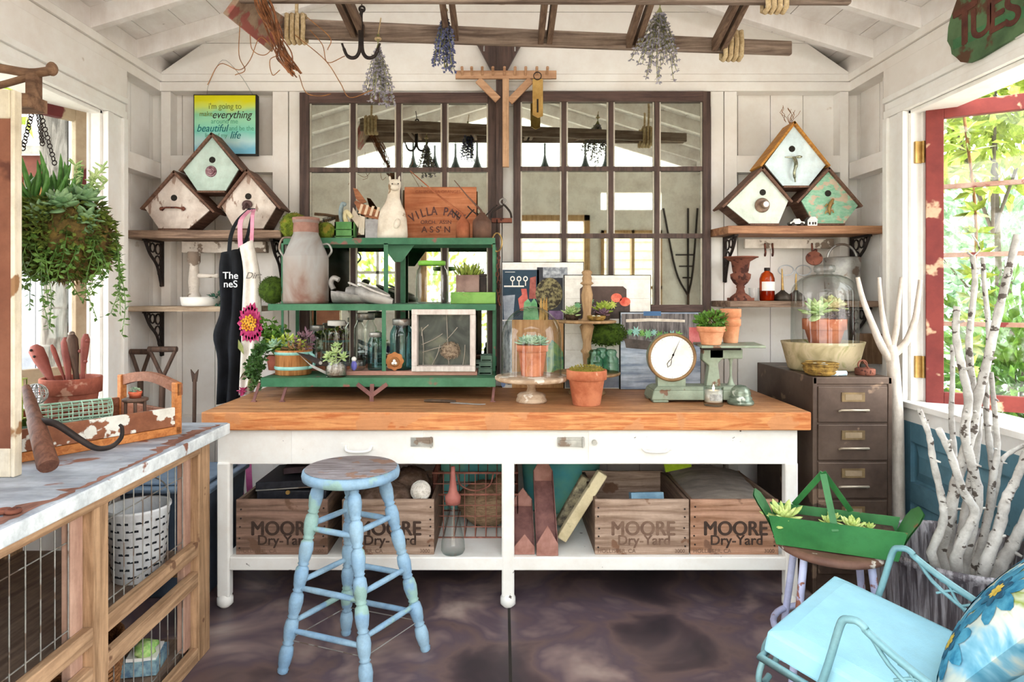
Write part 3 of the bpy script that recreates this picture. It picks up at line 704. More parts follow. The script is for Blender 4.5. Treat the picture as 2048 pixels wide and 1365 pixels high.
# ================================================================ filing cabinet
M_cab = mat('brown_steel', '#4f4038', '#66554a', .45, .3, sc=3, chip='#8a7361', csc=7, camt=.68)
fx0, fx1, fy0, fy1, fz = 1.488, 1.868, 3.115, 3.80, 1.045
t = thing('filing_cabinet', 'tall brown steel filing cabinet at the right end of the workbench', 'cabinet', ((fx0+fx1)/2, 3.45, 0))
m = MB(); m.box(fx0, fx1, fy0+.006, fy1, 0, fz); m.box(fx0-.001, fx0+.02, fy0, fy0+.01, 0, fz); m.box(fx1-.02, fx1+.001, fy0, fy0+.01, 0, fz); m.box(fx0, fx1, fy0, fy0+.01, fz-.035, fz); m.build('carcass', M_cab, t, .004)
for k in range(5):
    z1 = fz-.045-k*.182; z0 = z1-.172
    m = MB(); m.box(fx0+.024, fx1-.024, fy0-.003, fy0+.012, z0, z1); d = m.build('drawer', M_cab, t, .004)
    cx = (fx0+fx1)/2; m = MB(); zz = z1-.05
    m.box(cx-.055, cx+.055, fy0-.008, fy0-.002, zz-.022, zz+.022); m.build('label_holder', mat('bronze_holder', '#6d5a41', '#8a7452', .5, .3, sc=12), d)
    m = MB(); m.box(cx-.04, cx+.04, fy0-.0095, fy0-.0075, zz-.013, zz+.013); m.build('label_card', mat('aged_card', '#7d6b55', '#97846b', .9), d)
    m = MB(); zz = z1-.11; m.tube([(cx-.065, fy0-.004, zz-.008), (cx-.065, fy0-.024, zz), (cx+.065, fy0-.024, zz), (cx+.065, fy0-.004, zz-.008)], .006, 8); m.build('handle', mat('pale_steel', '#a89a88', '#c2b6a4', .4, .5), d)

# ================================================================ wall shelves with scroll brackets
def bracket(m, x, z, y1, s, dep=.2, hgt=.27):
    m.box(x-.011, x+.011, y1-.012, y1, z-hgt, z); m.box(x-.011, x+.011, y1-dep, y1, z-.012, z)
    for a, b, r in ((.05, .05, .03), (.11, .045, .026), (.055, .12, .03), (.15, .03, .016), (.03, .19, .018)):
        m.tube(arc((x, y1-a, z-b), (0, 1, 0), (0, 0, 1), r, 0, 360, 12)[:-1], .005, 6, True)
    m.tube(curve_pts([(x, y1-dep+.01, z-.012), (x, y1-dep*.7, z-.08), (x, y1-.06, z-.15), (x, y1-.01, z-hgt)], 5), .009, 6)
def shelf(lbl, x0, x1, y0, zt, th, mm, brs, by=3.9, chop=0):
    t = thing('wall_shelf', lbl, 'shelf', ((x0+x1)/2, 3.8, zt-th))
    m = MB(); m.prism([(x0-chop, 3.9, zt-th), (x0, y0, zt-th), (x1, y0, zt-th), (x1, 3.9, zt-th)], (0, 0, th)); m.build('board', mm, t, .004)
    for x in brs:
        m = MB(); bracket(m, x, zt-th, by, 1); m.build('bracket', M_rust if 0 else M_iron, t, label='black cast-iron scroll bracket')
    return t
M_shelfl = wood('pale_weathered_shelf', '#a08a74', '#c7b39b', 'x', 3, .75)
ZL1, ZL2, ZR1, ZR2 = 1.805, 1.375, 1.83, 1.405
shelf('upper left weathered wall shelf holding three birdhouses', -2.13, wx(562, 3.66), 3.66, ZL1, .045, M_shelf, (wx(316, 3.85), wx(560, 3.85)))
shelf('lower left pale wall shelf above the spade handles', -2.13, wx(520, 3.66), 3.66, ZL2, .03, M_shelfl, (wx(316, 3.85),))
shelf('upper right brown wall shelf holding three birdhouses', wx(1456, 3.66), 2.15, 3.66, ZR1, .045, wood('brown_shelf', '#8a5f45', '#b58663', 'x', 3, .6), (wx(1449, 3.9), wx(1712, 3.85)), chop=.03)
shelf('lower right weathered wall shelf holding the urn and bottle', wx(1460, 3.66), 2.15, 3.66, ZR2, .035, M_shelf, (wx(1712, 3.85),), chop=.03)

# ================================================================ ribbed tub with birch branches
tx, ty, tr = 1.735, 2.47, .29; tz = .485
M_tub = mat('ribbed_grey_tub', '#5d575c', '#aaa7ad', .5, .2, sc=5, st=(9, 9, .25), bump=.6, lo=.42, hi=.58)
t = thing('planter_tub', 'large ribbed galvanised tub holding birch branches in the right corner', 'tub', (tx, ty, 0))
m = MB(); seg = 192; vs = []; fs = []
pr = [(.235, .0), (.25, .03), (.283, .44), (.29, .455), (.298, .47), (.29, .485), (.28, .475), (.27, .43), (.235, .05)]
for i, (r, z) in enumerate(pr):
    for k in range(seg):
        rr = r+(.006*(1 if k % 4 < 2 else -1) if i in (1, 2, 7, 8) else 0); a = 2*PI*k/seg
        vs.append((tx+math.cos(a)*rr, ty+math.sin(a)*rr, z))
m.add(vs, [(i*seg+k, i*seg+(k+1) % seg, (i+1)*seg+(k+1) % seg, (i+1)*seg+k) for i in range(len(pr)-1) for k in range(seg)], True)
m.build('tub_body', M_tub, t)
m = MB(); m.lathe((tx, ty, .32), [(0, .01), (.268, 0)], 32, False); m.build('soil', M_soil, t)
M_birch = mat('birch_bark', '#a5a19c', '#d2cfca', .8, sc=9, chip='#5a514b', csc=22, cst=(1, 1, 1.6), camt=.66, bump=.25, grime=.3, gsc=20)
BR = [('tallest leaning white birch branch, thickest and reaching the upper pane', [(2035, 470), (2003, 600), (1975, 720), (1955, 800), (1945, 860), (1922, 930), (1905, 1000), (1880, 1105)], 11, 2.40),
 ('slim birch branch topped by a small forked twig against the red sash', [(1945, 512), (1950, 560), (1942, 640), (1938, 690), (1944, 760), (1956, 830), (1952, 900), (1935, 1000), (1915, 1110)], 8, 2.50),
 ('straight thin birch branch just right of the twig-topped one', [(1966, 515), (1968, 560), (1976, 640), (1978, 690), (1972, 800), (1978, 880), (1985, 960), (1965, 1090)], 6.5, 2.56),
 ('sawn-topped birch branch left of the twig-topped one', [(1914, 613), (1912, 670), (1925, 740), (1937, 800), (1930, 870), (1946, 940), (1955, 1000), (1930, 1110)], 10, 2.36),
 ('short slim upright birch branch, second from the left of the bundle', [(1905, 690), (1905, 760), (1903, 830), (1908, 900), (1912, 960), (1900, 1105)], 6.5, 2.58),
 ('leftmost short birch branch leaning over the wainscot', [(1838, 818), (1858, 870), (1866, 920), (1884, 1000), (1886, 1045), (1862, 1105)], 8, 2.30),
 ('crooked white birch branch crossing the bundle low in front', [(1877, 858), (1902, 910), (1925, 980), (1950, 1025), (1930, 1070), (1912, 1115)], 10, 2.27),
 ('birch branch with a smooth bend near the sill, right of centre', [(1982, 745), (1990, 830), (1995, 900), (1986, 960), (1978, 1030), (1955, 1120)], 7, 2.44),
 ('stubby knobbed birch branch at the right of the bundle', [(2052, 905), (2032, 960), (2012, 1000), (2000, 1050), (1975, 1120)], 11, 2.33),
 ('thick sloping birch branch farthest right in the tub', [(2075, 985), (2046, 1050), (2020, 1100), (1998, 1135)], 13, 2.40),
 ('grey birch branch reaching right along the window sill', [(2075, 880), (2030, 900), (2002, 925), (1992, 980), (1970, 1060), (1950, 1110)], 6, 2.52)]
for lb, pts, r, Y in BR:
    m = MB(); P = curve_pts(L(pts, Y), 5); n = len(P); r = r*Y/F
    P.append(Vector((tx+(P[-1].x-tx)*.55, ty+(P[-1].y-ty)*.6, .335)))
    m.tube(P, [r*(.62+.45*i/n)*(1+.1*math.sin(i*2.3)) for i in range(n+1)], 9)
    for k in range(3, n-3, 7):
        d = Vector((ru(-1, 1), -.5, ru(-.2, .6))).normalized(); m.cyl(P[k], P[k]+d*r*1.7, r*.42, r*.2, 6)
    if 'twig' in lb and 'topped by' in lb:
        m.tube(L([(1945, 515), (1960, 500), (1955, 485), (1944, 470)], Y), .003, 5); m.tube(L([(1948, 515), (1935, 505)], Y), .004, 5)
    m.build('birch_branch', M_birch, label=lb, cat='branch', group='birch branches in the ribbed tub')
# driftwood fork standing between cabinet and window
m = MB(); Y = 3.2; M_drift = mat('pale_driftwood', '#b9ada0', '#d8cec3', .8, sc=6, st=(4, 4, 1), bump=.3)
def fork(pts, r0, r1): P = curve_pts(L(pts, Y), 5); m.tube(P, [(r0+(r1-r0)*i/(len(P)-1))*Y/F for i in range(len(P))], 9)
fork([(1797, 1172), (1795, 1000), (1793, 850), (1788, 760), (1784, 712), (1780, 690)], 14, 11)
fork([(1784, 725), (1762, 690), (1745, 650), (1726, 600), (1715, 555)], 9, 4)
fork([(1782, 705), (1770, 660), (1762, 610), (1758, 555)], 7, 3.5)
fork([(1783, 700), (1793, 655), (1797, 610), (1803, 555)], 7, 3.5)
fork([(1786, 712), (1812, 685), (1830, 640), (1836, 600), (1841, 560)], 8, 4)
m.build('driftwood_branch', M_drift, label='pale four-pronged driftwood branch standing beside the filing cabinet', cat='branch')

# ================================================================ wrought-iron garden chair with cushion and pillow
M_teal = mat('teal_iron', '#6f9aa3', '#84adb4', .45, .1, sc=8)
A, B = Vector((1.122, 2.194, .5)), Vector((.746, 1.829, .5)); D = Vector((.70, -.714, -.2)); U = (A-B).normalized(); NN = U.cross(D.normalized())
if NN.z < 0: NN = -NN
def S(u, d, n=0.): return B+U*u+D*d+NN*n       # chair frame: across, towards the back, up
cw = (A-B).length
t = thing('garden_armchair', 'teal wrought-iron garden armchair at the lower right', 'chair', (1.2, 1.75, 0))
m = MB()
for k in range(9): m.cyl(S(cw*k/8, .02, -.085), S(cw*k/8, .5, -.085), .006, seg=8)
m.tube([S(-.01, 0, -.085), S(cw+.01, 0, -.085), S(cw+.01, .52, -.085), S(-.01, .52, -.085)], .011, 8, True)
m.build('seat_frame', M_teal, t)
for u, dd in ((-.035, .14), (cw+.035, .10)):
    o = -.012 if u < 0 else .012
    m = MB(); P = [S(u, dd+.02, -.1), S(u, dd+.03, .02), S(u, dd+.035, .12)]+[S(u, dd+.04+.06*k/5, .15+.015*math.sin(PI*k/5)) for k in range(6)]+[S(u, dd+.2, .115), S(u, dd+.4, .07), S(u, .68, .06)]
    m.tube(curve_pts(P, 3), .010, 8)
    P2 = [S(u, dd+.1, .15), S(u, dd+.18, .085), S(u, dd+.36, .03), S(u, .68, .03)]; m.tube(curve_pts(P2, 4), .006, 7)
    for k in range(5):
        d = dd+.17+k*.06; m.tube(curve_pts([S(u, d, .115-.012*k), S(u, d+.025, .108-.012*k), S(u, d+.05, .075-.01*k), S(u, d+.08, .05-.006*k)], 3), .004, 6)
        m.tube(curve_pts([S(u, d, .07-.01*k), S(u, d+.04, .1-.012*k), S(u, d+.08, .095-.012*k)], 3), .004, 6)
    m.build('armrest', M_teal, t)
    p = S(u, dd+.02, -.1); m = MB(); m.tube(curve_pts([p, Vector((p.x-.015, p.y+.015, p.z-.14)), Vector((p.x-.05, p.y+.05, .03)), Vector((p.x-.09, p.y+.09, .012))], 4), .011, 8); m.build('leg', M_teal, t)
    p = S(u, .6, -.1); m = MB(); m.tube([p, Vector((p.x+.04, p.y-.04, .012))], .011, 8); m.build('leg', M_teal, t)
m = MB(); m.tube(curve_pts([S(-.035, .62, .06), S(-.02, .68, .4), S(cw*.5, .72, .5), S(cw+.02, .68, .4), S(cw+.035, .62, .06)], 8), .011, 8)
for k in range(1, 8): m.cyl(S(cw*k/8, .53, -.08), S(cw*k/8, .7, .42), .005, seg=7)
m.build('backrest', M_teal, t)
m = MB()    # scrolled front of the seat skirt
for k in range(3): m.tube(arc(S(.1+k*.16, -.01, -.16), U, NN, .06-.008*k, -20, 300, 18), .009, 8)
m.tube(curve_pts([S(.01, -.0, -.09), S(cw*.25, -.03, -.1), S(cw*.75, -.03, -.1), S(cw-.01, -.0, -.09)], 8), .009, 8)
m.build('skirt', M_teal, t)
m = MB(); N = 12; th = .075       # cushion as a soft box
for face in ((1, 0), (-1, 0)): pass
vs = []; fs = []
for s in (0, 1):
    for i in range(N+1):
        for j in range(N+1):
            u, d = i/N, j/N; e = min(u, 1-u, d, 1-d); k = min(1, e/.04); puff = .02*math.sin(PI*u)**.5*math.sin(PI*d)**.5
            vs.append(S(u*cw, d*.54, (puff-.006*(1-k)) if s else -th-puff*.2+.006*(1-k)))
n1 = (N+1)**2
for i in range(N):
    for j in range(N):
        a, b, c, d = i*(N+1)+j, (i+1)*(N+1)+j, (i+1)*(N+1)+j+1, i*(N+1)+j+1
        fs += [(a, d, c, b), (n1+a, n1+b, n1+c, n1+d)]
edge = [(i, 0) for i in range(N)]+[(N, j) for j in range(N)]+[(N-i, N) for i in range(N)]+[(0, N-j) for j in range(N)]
ids = [i*(N+1)+j for i, j in edge]
for k in range(len(ids)): a, b = ids[k], ids[(k+1) % len(ids)]; fs.append((a, b, n1+b, n1+a))
m.add(vs, fs); M_cush = mat('pale_aqua_fabric', '#8dbfd2', '#98c9da', .85, sc=3, bump=.15, bsc=300, grime=.05)
co = m.build('seat_cushion', M_cush, label='pale aqua box cushion lying on the garden armchair', cat='cushion', bevel=.008)
M_pil = ramp_mat('blue_floral_fabric', [(.30, '#3f86a3'), (.40, '#7db0c6'), (.46, '#b9c6c0'), (.53, '#cdd2c6'), (.58, '#8a9a48'), (.64, '#c3cbb5'), (.72, '#4f93b0')], 6, .85, dist=1.0)
m = MB(); N = 14; vs = []; fs = []
pc = S(cw*.56, .49, .235); pn = (-D.normalized()*.86+NN*.42).normalized(); pv = pn.cross(U).normalized()
if pv.z < 0: pv = -pv
hs = .245
for s in (-1, 1):
    for i in range(N+1):
        for j in range(N+1):
            a, b = i/N*2-1, j/N*2-1; k = (max(0, (1-a*a)*(1-b*b)))**.42
            sh = 1-.06*(abs(a)*abs(b)-.0)**0 if 0 else 1
            pin = 1-.07*(1-abs(b)**2 if abs(a) > .99 else 0)-.0
            vs.append(pc+U*hs*a*(1-.06*(1-b*b))+pv*hs*b*(1-.06*(1-a*a))+pn*s*.085*k)
n1 = (N+1)**2
for i in range(N):
    for j in range(N):
        a, b, c, d = i*(N+1)+j, (i+1)*(N+1)+j, (i+1)*(N+1)+j+1, i*(N+1)+j+1; fs += [(a, d, c, b), (n1+a, n1+b, n1+c, n1+d)]
m.add(vs, fs, True)
pil = m.build('throw_pillow', M_pil, label='blue and green floral throw pillow leaning on the garden armchair back', cat='pillow')

def pilp(a, b, o=.0015):
    a = max(-.97, min(.97, a)); b = max(-.97, min(.97, b)); k = (max(0, (1-a*a)*(1-b*b)))**.42
    return pc+U*hs*a*(1-.06*(1-b*b))+pv*hs*b*(1-.06*(1-a*a))+(-pn if pn.dot(Vector((0, 0, H))-pc) < 0 else pn)*(.085*k+o)
for a0, b0, r in ((-.42, .12, .46), (-.55, -.62, .42), (.45, .55, .42), (.42, -.35, .45)):
    for nm, n_, rr, mm, o in (('flower_print', 9, r, mat('deep_teal_blue_print', '#1f6f93', '#4f9cbb', .85, sc=22, bump=0), .002), ('flower_heart', 7, r*.5, mat('navy_print', '#153f5c', '#2a6a8a', .85, sc=26, bump=0), .003), ('flower_centre', 8, r*.24, mat('yellow_print', '#b99a2c', '#dcc35a', .85, sc=40, bump=0), .004)):
        m = MB(); K = 6
        for p in range(n_):
            th = 2*PI*p/n_+o*40; w_ = PI/n_*1.08; vs = []
            for i in range(K+1):
                f = i/K
                for s_ in (-1, 0, 1): ww = w_*s_*(math.sin(PI*min(1, .12+f*.86))**.7); vs.append(pilp(a0+rr*f*math.cos(th+ww), b0+rr*f*math.sin(th+ww), o))
            m.add(vs, [(3*i+j, 3*i+j+1, 3*i+j+4, 3*i+j+3) for i in range(K) for j in range(2)], True)
        m.build(nm, mm, pil)
# ================================================================ green tiered metal rack on the bench
M_rack = mat('green_painted_angle_iron', '#2f6648', '#477a5b', .5, sc=5, chip='#8a5a52', csc=6, camt=.66, bump=.06)
RL = -1.215; R1, R2, R3 = 1.022, 1.392, 1.752       # tops of the three shelves
yf = (3.27, 3.37, 3.56)
t = thing('plant_rack', 'green three-tiered metal plant rack with rusty feet on the workbench', 'rack', (-.62, 3.5, BT))
def shelf_tier(x0, x1, y0, y1, z, h):
    m = MB(); m.box(x0, x1, y0, y1, z-.005, z); m.box(x0, x1, y0-.003, y0+.004, z-h, z); m.box(x0, x1, y1-.004, y1, z-h, z); m.box(x0, x0+.004, y0, y1, z-h, z); m.box(x1-.004, x1, y0, y1, z-h, z)
    m.build('shelf', M_rack, t)
shelf_tier(RL, -.035, yf[0], 3.83, R1, .045); shelf_tier(RL, -.035, yf[1], 3.83, R2, .033); shelf_tier(-1.2, -.04, yf[2], 3.83, R3, .036)
def upr(x, y, z0, z1, w=.02): m = MB(); m.box(x-w/2, x+w/2, y-.003, y+.003, z0, z1); m.box(x-w/2, x-w/2+.004, y, y+.016, z0, z1); m.build('upright', M_rack, t)
upr(wx(768, 3.375), 3.372, R1, R2-.03, .02); upr(wx(772, 3.56), 3.56, R2, R3-.03, .024); upr(wx(806, 3.82), 3.82, R1, R3-.03, .03); upr(RL+.01, 3.56, R1, R3-.03, .012); upr(wx(988, 3.56), 3.56, R1, R3-.03, .016); upr(RL+.01, 3.82, R1, R3-.03); upr(-.045, 3.82, R1, R3-.03)
m = MB(); x = wx(796, 3.6); m.prism([(x-.09, 3.6, R3-.036), (x+.09, 3.6, R3-.036), (x+.02, 3.6, R3-.13), (x-.02, 3.6, R3-.13)], (0, .006, 0)); m.build('gusset', M_rack, t)
M_rustf = mat('maroon_rust', '#6e4a48', '#8a615b', .8, sc=14)
x = wx(745, 3.27); m = MB()
for dx in (-.075, 0, .075): m.beam((x+dx, 3.262, R1-.03), (x, 3.25, BT+.03), .02, .006, (0, 1, 0))
m.beam((x, 3.25, BT+.034), (x, 3.25, BT), .02, .008, (0, 1, 0)); m.build('foot_bracket', M_rustf, t, label='rusty forked foot bracket')
for px, y in ((571, 3.27), (515, 3.27), (989, 3.27), (560, 3.75), (980, 3.75)):
    x = wx(px, y); m = MB(); m.beam((x, y+.03, R1-.03), (x-.01, y-.03 if y < 3.5 else y, BT), .013, .006, (0, 1, 0)); m.box(x-.02, x+.005, y-.036 if y < 3.5 else y-.006, y-.02 if y < 3.5 else y+.01, BT, BT+.005); m.build('foot', M_rustf, t)

def pot(name, label, c, r, h, mm, plant=None, cat='flower pot', lip=.22, grp=None, soil=True):
    """terracotta pot: c = base centre, r = rim radius"""
    t = thing(name, label, cat, c, grp); b = r*.66; zl = h*(1-lip)
    m = MB(); m.lathe(c, [(0, .0), (b, 0), (b+.002, .003), (r*.87, zl-.003), (r*.9, zl), (r*.985, zl+.002), (r, h-.004), (r*.985, h), (r*.88, h-.001), (r*.84, h-.03), (b*.9, .01), (0, .012)], 32, False); m.build('pot_body', mm, t)
    if soil: m = MB(); m.lathe(c, [(0, h-.012), (r*.86, h-.018)], 24, False); m.build('soil', M_soil, t)
    return t
def at(px, py, Y, z): v = W(px, py, Y); v.z = z; return v
def moss_ball(px, Y, r, z, label, mm=None):
    c = at(px, 0, Y, z+r*.97); m = MB(); m.ell(c, r, 20, 14, .03)
    m.cloud(c, r*1.02, 500, r*.12, r*.06, shell=.97); m.build('moss_ball', mm or M_moss, label=label, cat='moss ball')

# ---- bottom tier
c = at(587, 0, 3.42, R1+.001); t = thing('copper_planter', 'coppery planter with two turquoise bands and trailing succulents on the bottom tier', 'planter', c)
m = MB(); m.lathe(c, [(0, 0), (.088, 0), (.092, .004), (.092, .105), (.096, .112), (.096, .13), (.088, .13), (.085, .1), (0, .1)], 32, False); m.build('pot_body', mat('copper_stave', '#9a6238', '#c48a55', .5, .3, sc=6, st=(12, 12, 1)), t)
for z in (.028, .105): m = MB(); m.lathe(c, [(.0925, z), (.0965, z+.003), (.0965, z+.015), (.0925, z+.018)], 32, False); m.build('band', mat('turquoise_enamel', '#7fb8b0', '#9acbc3', .4, sc=9), t)
m = MB(); m.tube([c+Vector((.09, -.03, .036)), c+Vector((.12, -.045, .045)), c+Vector((.125, -.05, .075)), c+Vector((.12, -.045, .1)), c+Vector((.095, -.03, .113))], .008, 8); m.build('handle', mat('turquoise_enamel', '', ''), t)
m = MB(); m.rosette(c+Vector((-.085, -.04, .15)), .055, 18, .6, (-.4, -.6, .7), .3); m.rosette(c+Vector((-.02, -.02, .14)), .045, 14, .6, (0, -.4, 1), .3); m.build('succulent', M_ech, t, label='blue-green rosettes')
m = MB(); m.cloud(c+Vector((-.03, 0, .155)), (.09, .06, .035), 90, .04, .02, mi=0); m.build('foliage', M_leafy, t)
m = MB(); m.cloud(c+Vector((.055, 0, .17)), (.04, .04, .05), 90, .035, .014); m.build('dark_succulent', M_echp, t)
m = MB(); m.cloud(c+Vector((.02, -.02, .135)), (.06, .06, .012), 60, .04, .02); m.build('dry_leaves', mat('dry_brown_leaf', '#8a6a44', '#b08a5c', .8, sc=20), t)
m = MB()
for k in range(16):      # strands trailing over the rack's left end
    p = c+Vector((-.09+ru(-.01, .03), ru(-.05, .03), .12)); q_ = [p, p+Vector((-.05-ru(0, .04), -.02, .03)), p+Vector((-.075-ru(0, .06), -.03, -.06)), p+Vector((-.08-ru(0, .07), -.03, -.1-ru(0, .1)))]
    P = curve_pts(q_, 5); m.tube(P, .0015, 4)
    for s in P[2:]:
        for j in range(3): m.leaf(s, (ru(-1, 1), ru(-1, 1), ru(-.6, .6)), .028, .016)
m.build('trailing_stems', M_leafd, t)
# tall trailing plant behind
m = MB(); c2 = at(552, 0, 3.62, R1+.001); t2 = thing('trailing_houseplant', 'leggy leafy houseplant behind the coppery planter at the rack left end', 'plant', c2)
m.lathe(c2, [(0, 0), (.04, 0), (.052, .08), (.046, .08), (0, .07)], 20, False); m.build('pot_body', M_terra3, t2)
m = MB()
for k in range(9):
    P = curve_pts([c2+Vector((0, 0, .07)), c2+Vector((ru(-.05, .05), ru(-.04, .04), .16)), c2+Vector((ru(-.09, .06), ru(-.08, .04), ru(.18, .30)))], 6); m.tube(P, .0018, 4)
    for s in P[3:]:
        for j in range(3): m.leaf(s, (ru(-1, 1), ru(-1, .6), ru(-.3, .8)), .04, .022)
m.build('foliage', M_leaf, t2)
# shears
a, b = W(592, 705, 3.30), W(658, 735, 3.29); b.z = R1+.055
t = thing('garden_shears', 'old dark garden shears propped between the coppery planter and the small jar', 'shears', a.lerp(b, .5))
m = MB(); a2 = a+Vector((0, 0, .0)); m.prism([a, a.lerp(b, .45)+Vector((0, 0, .016)), b+Vector((0, 0, .012)), b+Vector((0, 0, -.004)), a.lerp(b, .5)+Vector((0, 0, -.016))], (0, .006, 0)); m.build('blade', M_iron, t)
m = MB(); m.prism([a+Vector((.01, .008, -.01)), a.lerp(b, .4)+Vector((0, .008, -.03)), b+Vector((0, .008, -.035)), b+Vector((0, .008, -.05)), a.lerp(b, .5)+Vector((0, .008, -.045))], (0, .005, 0)); m.cyl(a.lerp(b, .75)+Vector((0, -.004, 0)), a.lerp(b, .75)+Vector((0, .012, 0)), .009, seg=10); m.build('blade', M_grey, t)
# wooden boards / books lying on the bottom tier
M_book = mat('terracotta_cloth', '#8e5340', '#a8674f', .8, sc=8)
m = MB(); m.box(wx(692, 3.4), wx(955, 3.4), 3.36, 3.52, R1+.0005, R1+.022); m.build('long_tray', wood('pinkish_board', '#a6776a', '#bf9181', 'x', 3, .7), label='long pinkish wooden board along the bottom tier under the jars', cat='board', bevel=.003); ZT = R1+.0225
m = MB(); m.box(wx(622, 3.6), wx(735, 3.6), 3.56, 3.72, R1+.001, R1+.026); m.build('book', M_book, label='terracotta-covered book lying under the large mason jar, bottom of the pair', cat='book', bevel=.002)
m = MB(); m.box(wx(625, 3.6), wx(728, 3.6), 3.565, 3.715, R1+.027, R1+.046); m.build('book', mat('dark_cloth', '#4b4746', '#5f5a58', .8), label='dark book lying under the large mason jar, top of the pair', cat='book', bevel=.002)
# little jar planter
c = at(672, 0, 3.31, R1+.001); t = thing('jar_planter', 'small etched glass jar planted with a pale star-leaved succulent on the bottom tier', 'planter', c)
m = MB(); m.lathe(c, [(0, 0), (.05, 0), (.054, .006), (.054, .06), (.047, .068), (.047, .085), (.051, .09), (.047, .092), (.043, .085), (.043, .07), (.049, .058), (.049, .01), (0, .008)], 24, False); m.build('jar_body', M_glass, t)
m = MB(); m.lathe(c, [(0, .009), (.047, .01), (.047, .055), (.03, .065), (0, .066)], 20, False); m.build('gravel', mat('pale_gravel', '#8a8176', '#b9b0a4', .95, sc=70, bump=1), t)
m = MB()
for (dx, dy, dz, r, u) in ((0, -.01, .12, .05, (0, -.5, .8)), (-.035, -.01, .10, .042, (-.6, -.5, .5)), (.035, -.01, .1, .042, (.6, -.5, .6)), (0, .02, .15, .04, (0, -.3, 1)), (-.01, -.03, .085, .035, (-.1, -.9, .3))): m.tube([c+Vector((0, 0, .06)), c+Vector((dx, dy, dz))], .004, 6); m.rosette(c+Vector((dx, dy, dz)), r, 14, .5, u, .26)
m.build('succulent', M_echg, t)
# mason jars
def mason(px, Y, z, r, h, gl, label, lid=None, grp=None, sq=False, nk=.72):
    c = at(px, 0, Y, z); t = thing('mason_jar', label, 'jar', c, grp)
    rn = r*nk; pr = [(r*.9, 0), (r, .008), (r*1.0, h*.68), (r*.97, h*.75), (rn*1.03, h*.85), (rn, h*.88), (rn, h*.955), (rn*1.04, h)]
    m = MB(); m.lathe(c, [(0, .002)]+pr, 28, False); m.build('jar_body', gl, t)
    m = MB(); m.lathe(c, [(rn*1.02, h*.885), (rn*1.10, h*.89), (rn*1.10, h*.995), (rn*1.06, h*1.01), (0, h*1.012)], 28, False); m.build('lid', lid or M_zinc, t)
    return t
mason(673, 3.64, R1+.047, .062, .225, M_glass, 'large clear mason jar with a white lid behind the small jar planter', M_wht)
mason(634, 3.74, R1+.001, .05, .24, M_glass, 'tall clear mason jar tucked behind at the left of the larger jar')
mason(731, 3.72, R1+.001, .065, .31, M_glass, 'tallest clear jar at the back of the bottom tier beside the centre post')
mason(751, 3.43, ZT, .041, .195, M_aqua, 'small aqua glass mason jar left of the rack centre post')
mason(803, 3.45, ZT, .061, .265, M_aqua, 'tall aqua glass mason jar right of the rack centre post')
mason(829, 3.60, R1+.001, .045, .24, M_aqua, 'aqua glass jar half hidden behind the white twig frame')
c = at(715, 0, 3.41, ZT); m = MB(); m.lathe(c, [(0, 0), (.03, 0), (.04, .01), (.045, .07), (.041, .07), (.036, .012), (0, .008)], 20, False); m.build('ribbed_tumbler', M_glass, label='small clear ribbed glass tumbler beside the small aqua jar', cat='glass')
c = at(708, 0, 3.37, ZT); m = MB(); m.ell(c+Vector((0, 0, .028)), (.016, .014, .026), 10, 8); m.ell(c+Vector((0, 0, .062)), .013, 10, 8, mi=1); m.build('ceramic_figurine', [mat('violet_glaze', '#5c5bb0', '#7f7fce', .3), M_wht], label='tiny violet and white ceramic figurine on the bottom tier', cat='figurine')
# nest ornament
c = at(789, 725, 3.385, ZT+.001); t = thing('nest_ornament', 'round orange nest ornament with white eggs before the tall aqua jar', 'ornament', c)
m = MB(); cc = c+Vector((0, 0, .048))
P = [cc+Vector((math.cos(a)*.046*(1+.06*math.cos(8*a)), 0, math.sin(a)*.046*(1+.06*math.cos(8*a)))) for a in [2*PI*k/48 for k in range(48)]]
m.prism(P, (0, .012, 0)); m.build('plaque', mat('orange_wood', '#a8683c', '#c58650', .7, sc=12), t)
m = MB(); m.tube(arc(cc+Vector((.002, -.002, -.004)), UX, UZ, .02, 0, 360, 16)[:-1], .007, 6, True); m.build('nest', M_twig, t)
for dx, dz in ((-.007, -.008), (.008, -.008), (0, .005)): m = MB(); m.ell(cc+Vector((dx, -.006, dz-.002)), .008, 10, 8); m.build('egg', M_wht, t)
# white frame with twigs and a nest
Y = 3.36; x0, x1, z0, z1 = wx(824, Y), wx(951, Y), ZT, wz(619, Y)
t = thing('shadow_frame', 'white square frame holding bare twigs and a nest on the bottom tier', 'frame', ((x0+x1)/2, Y, z0))
m = MB(); w_ = .028
m.box(x0, x1, Y-.02, Y+.06, z0, z0+w_); m.box(x0, x1, Y-.02, Y+.06, z1-w_, z1); m.box(x0, x0+w_, Y-.02, Y+.06, z0+w_, z1-w_); m.box(x1-w_, x1, Y-.02, Y+.06, z0+w_, z1-w_); m.build('frame_moulding', mat('chalky_pale_wood', '#d9cfc9', '#c6b9b2', .75, sc=8, st=(6, 6, 1)), t, .003)
m = MB(); m.box(x0+w_, x1-w_, Y+.05, Y+.056, z0+w_, z1-w_); m.build('back_panel', ramp_mat('dim_green_grey', [(.3, '#2f322f'), (.5, '#4c504a'), (.62, '#6c6d60'), (.75, '#56623c')], 5, .25, dist=2), t)
m = MB()
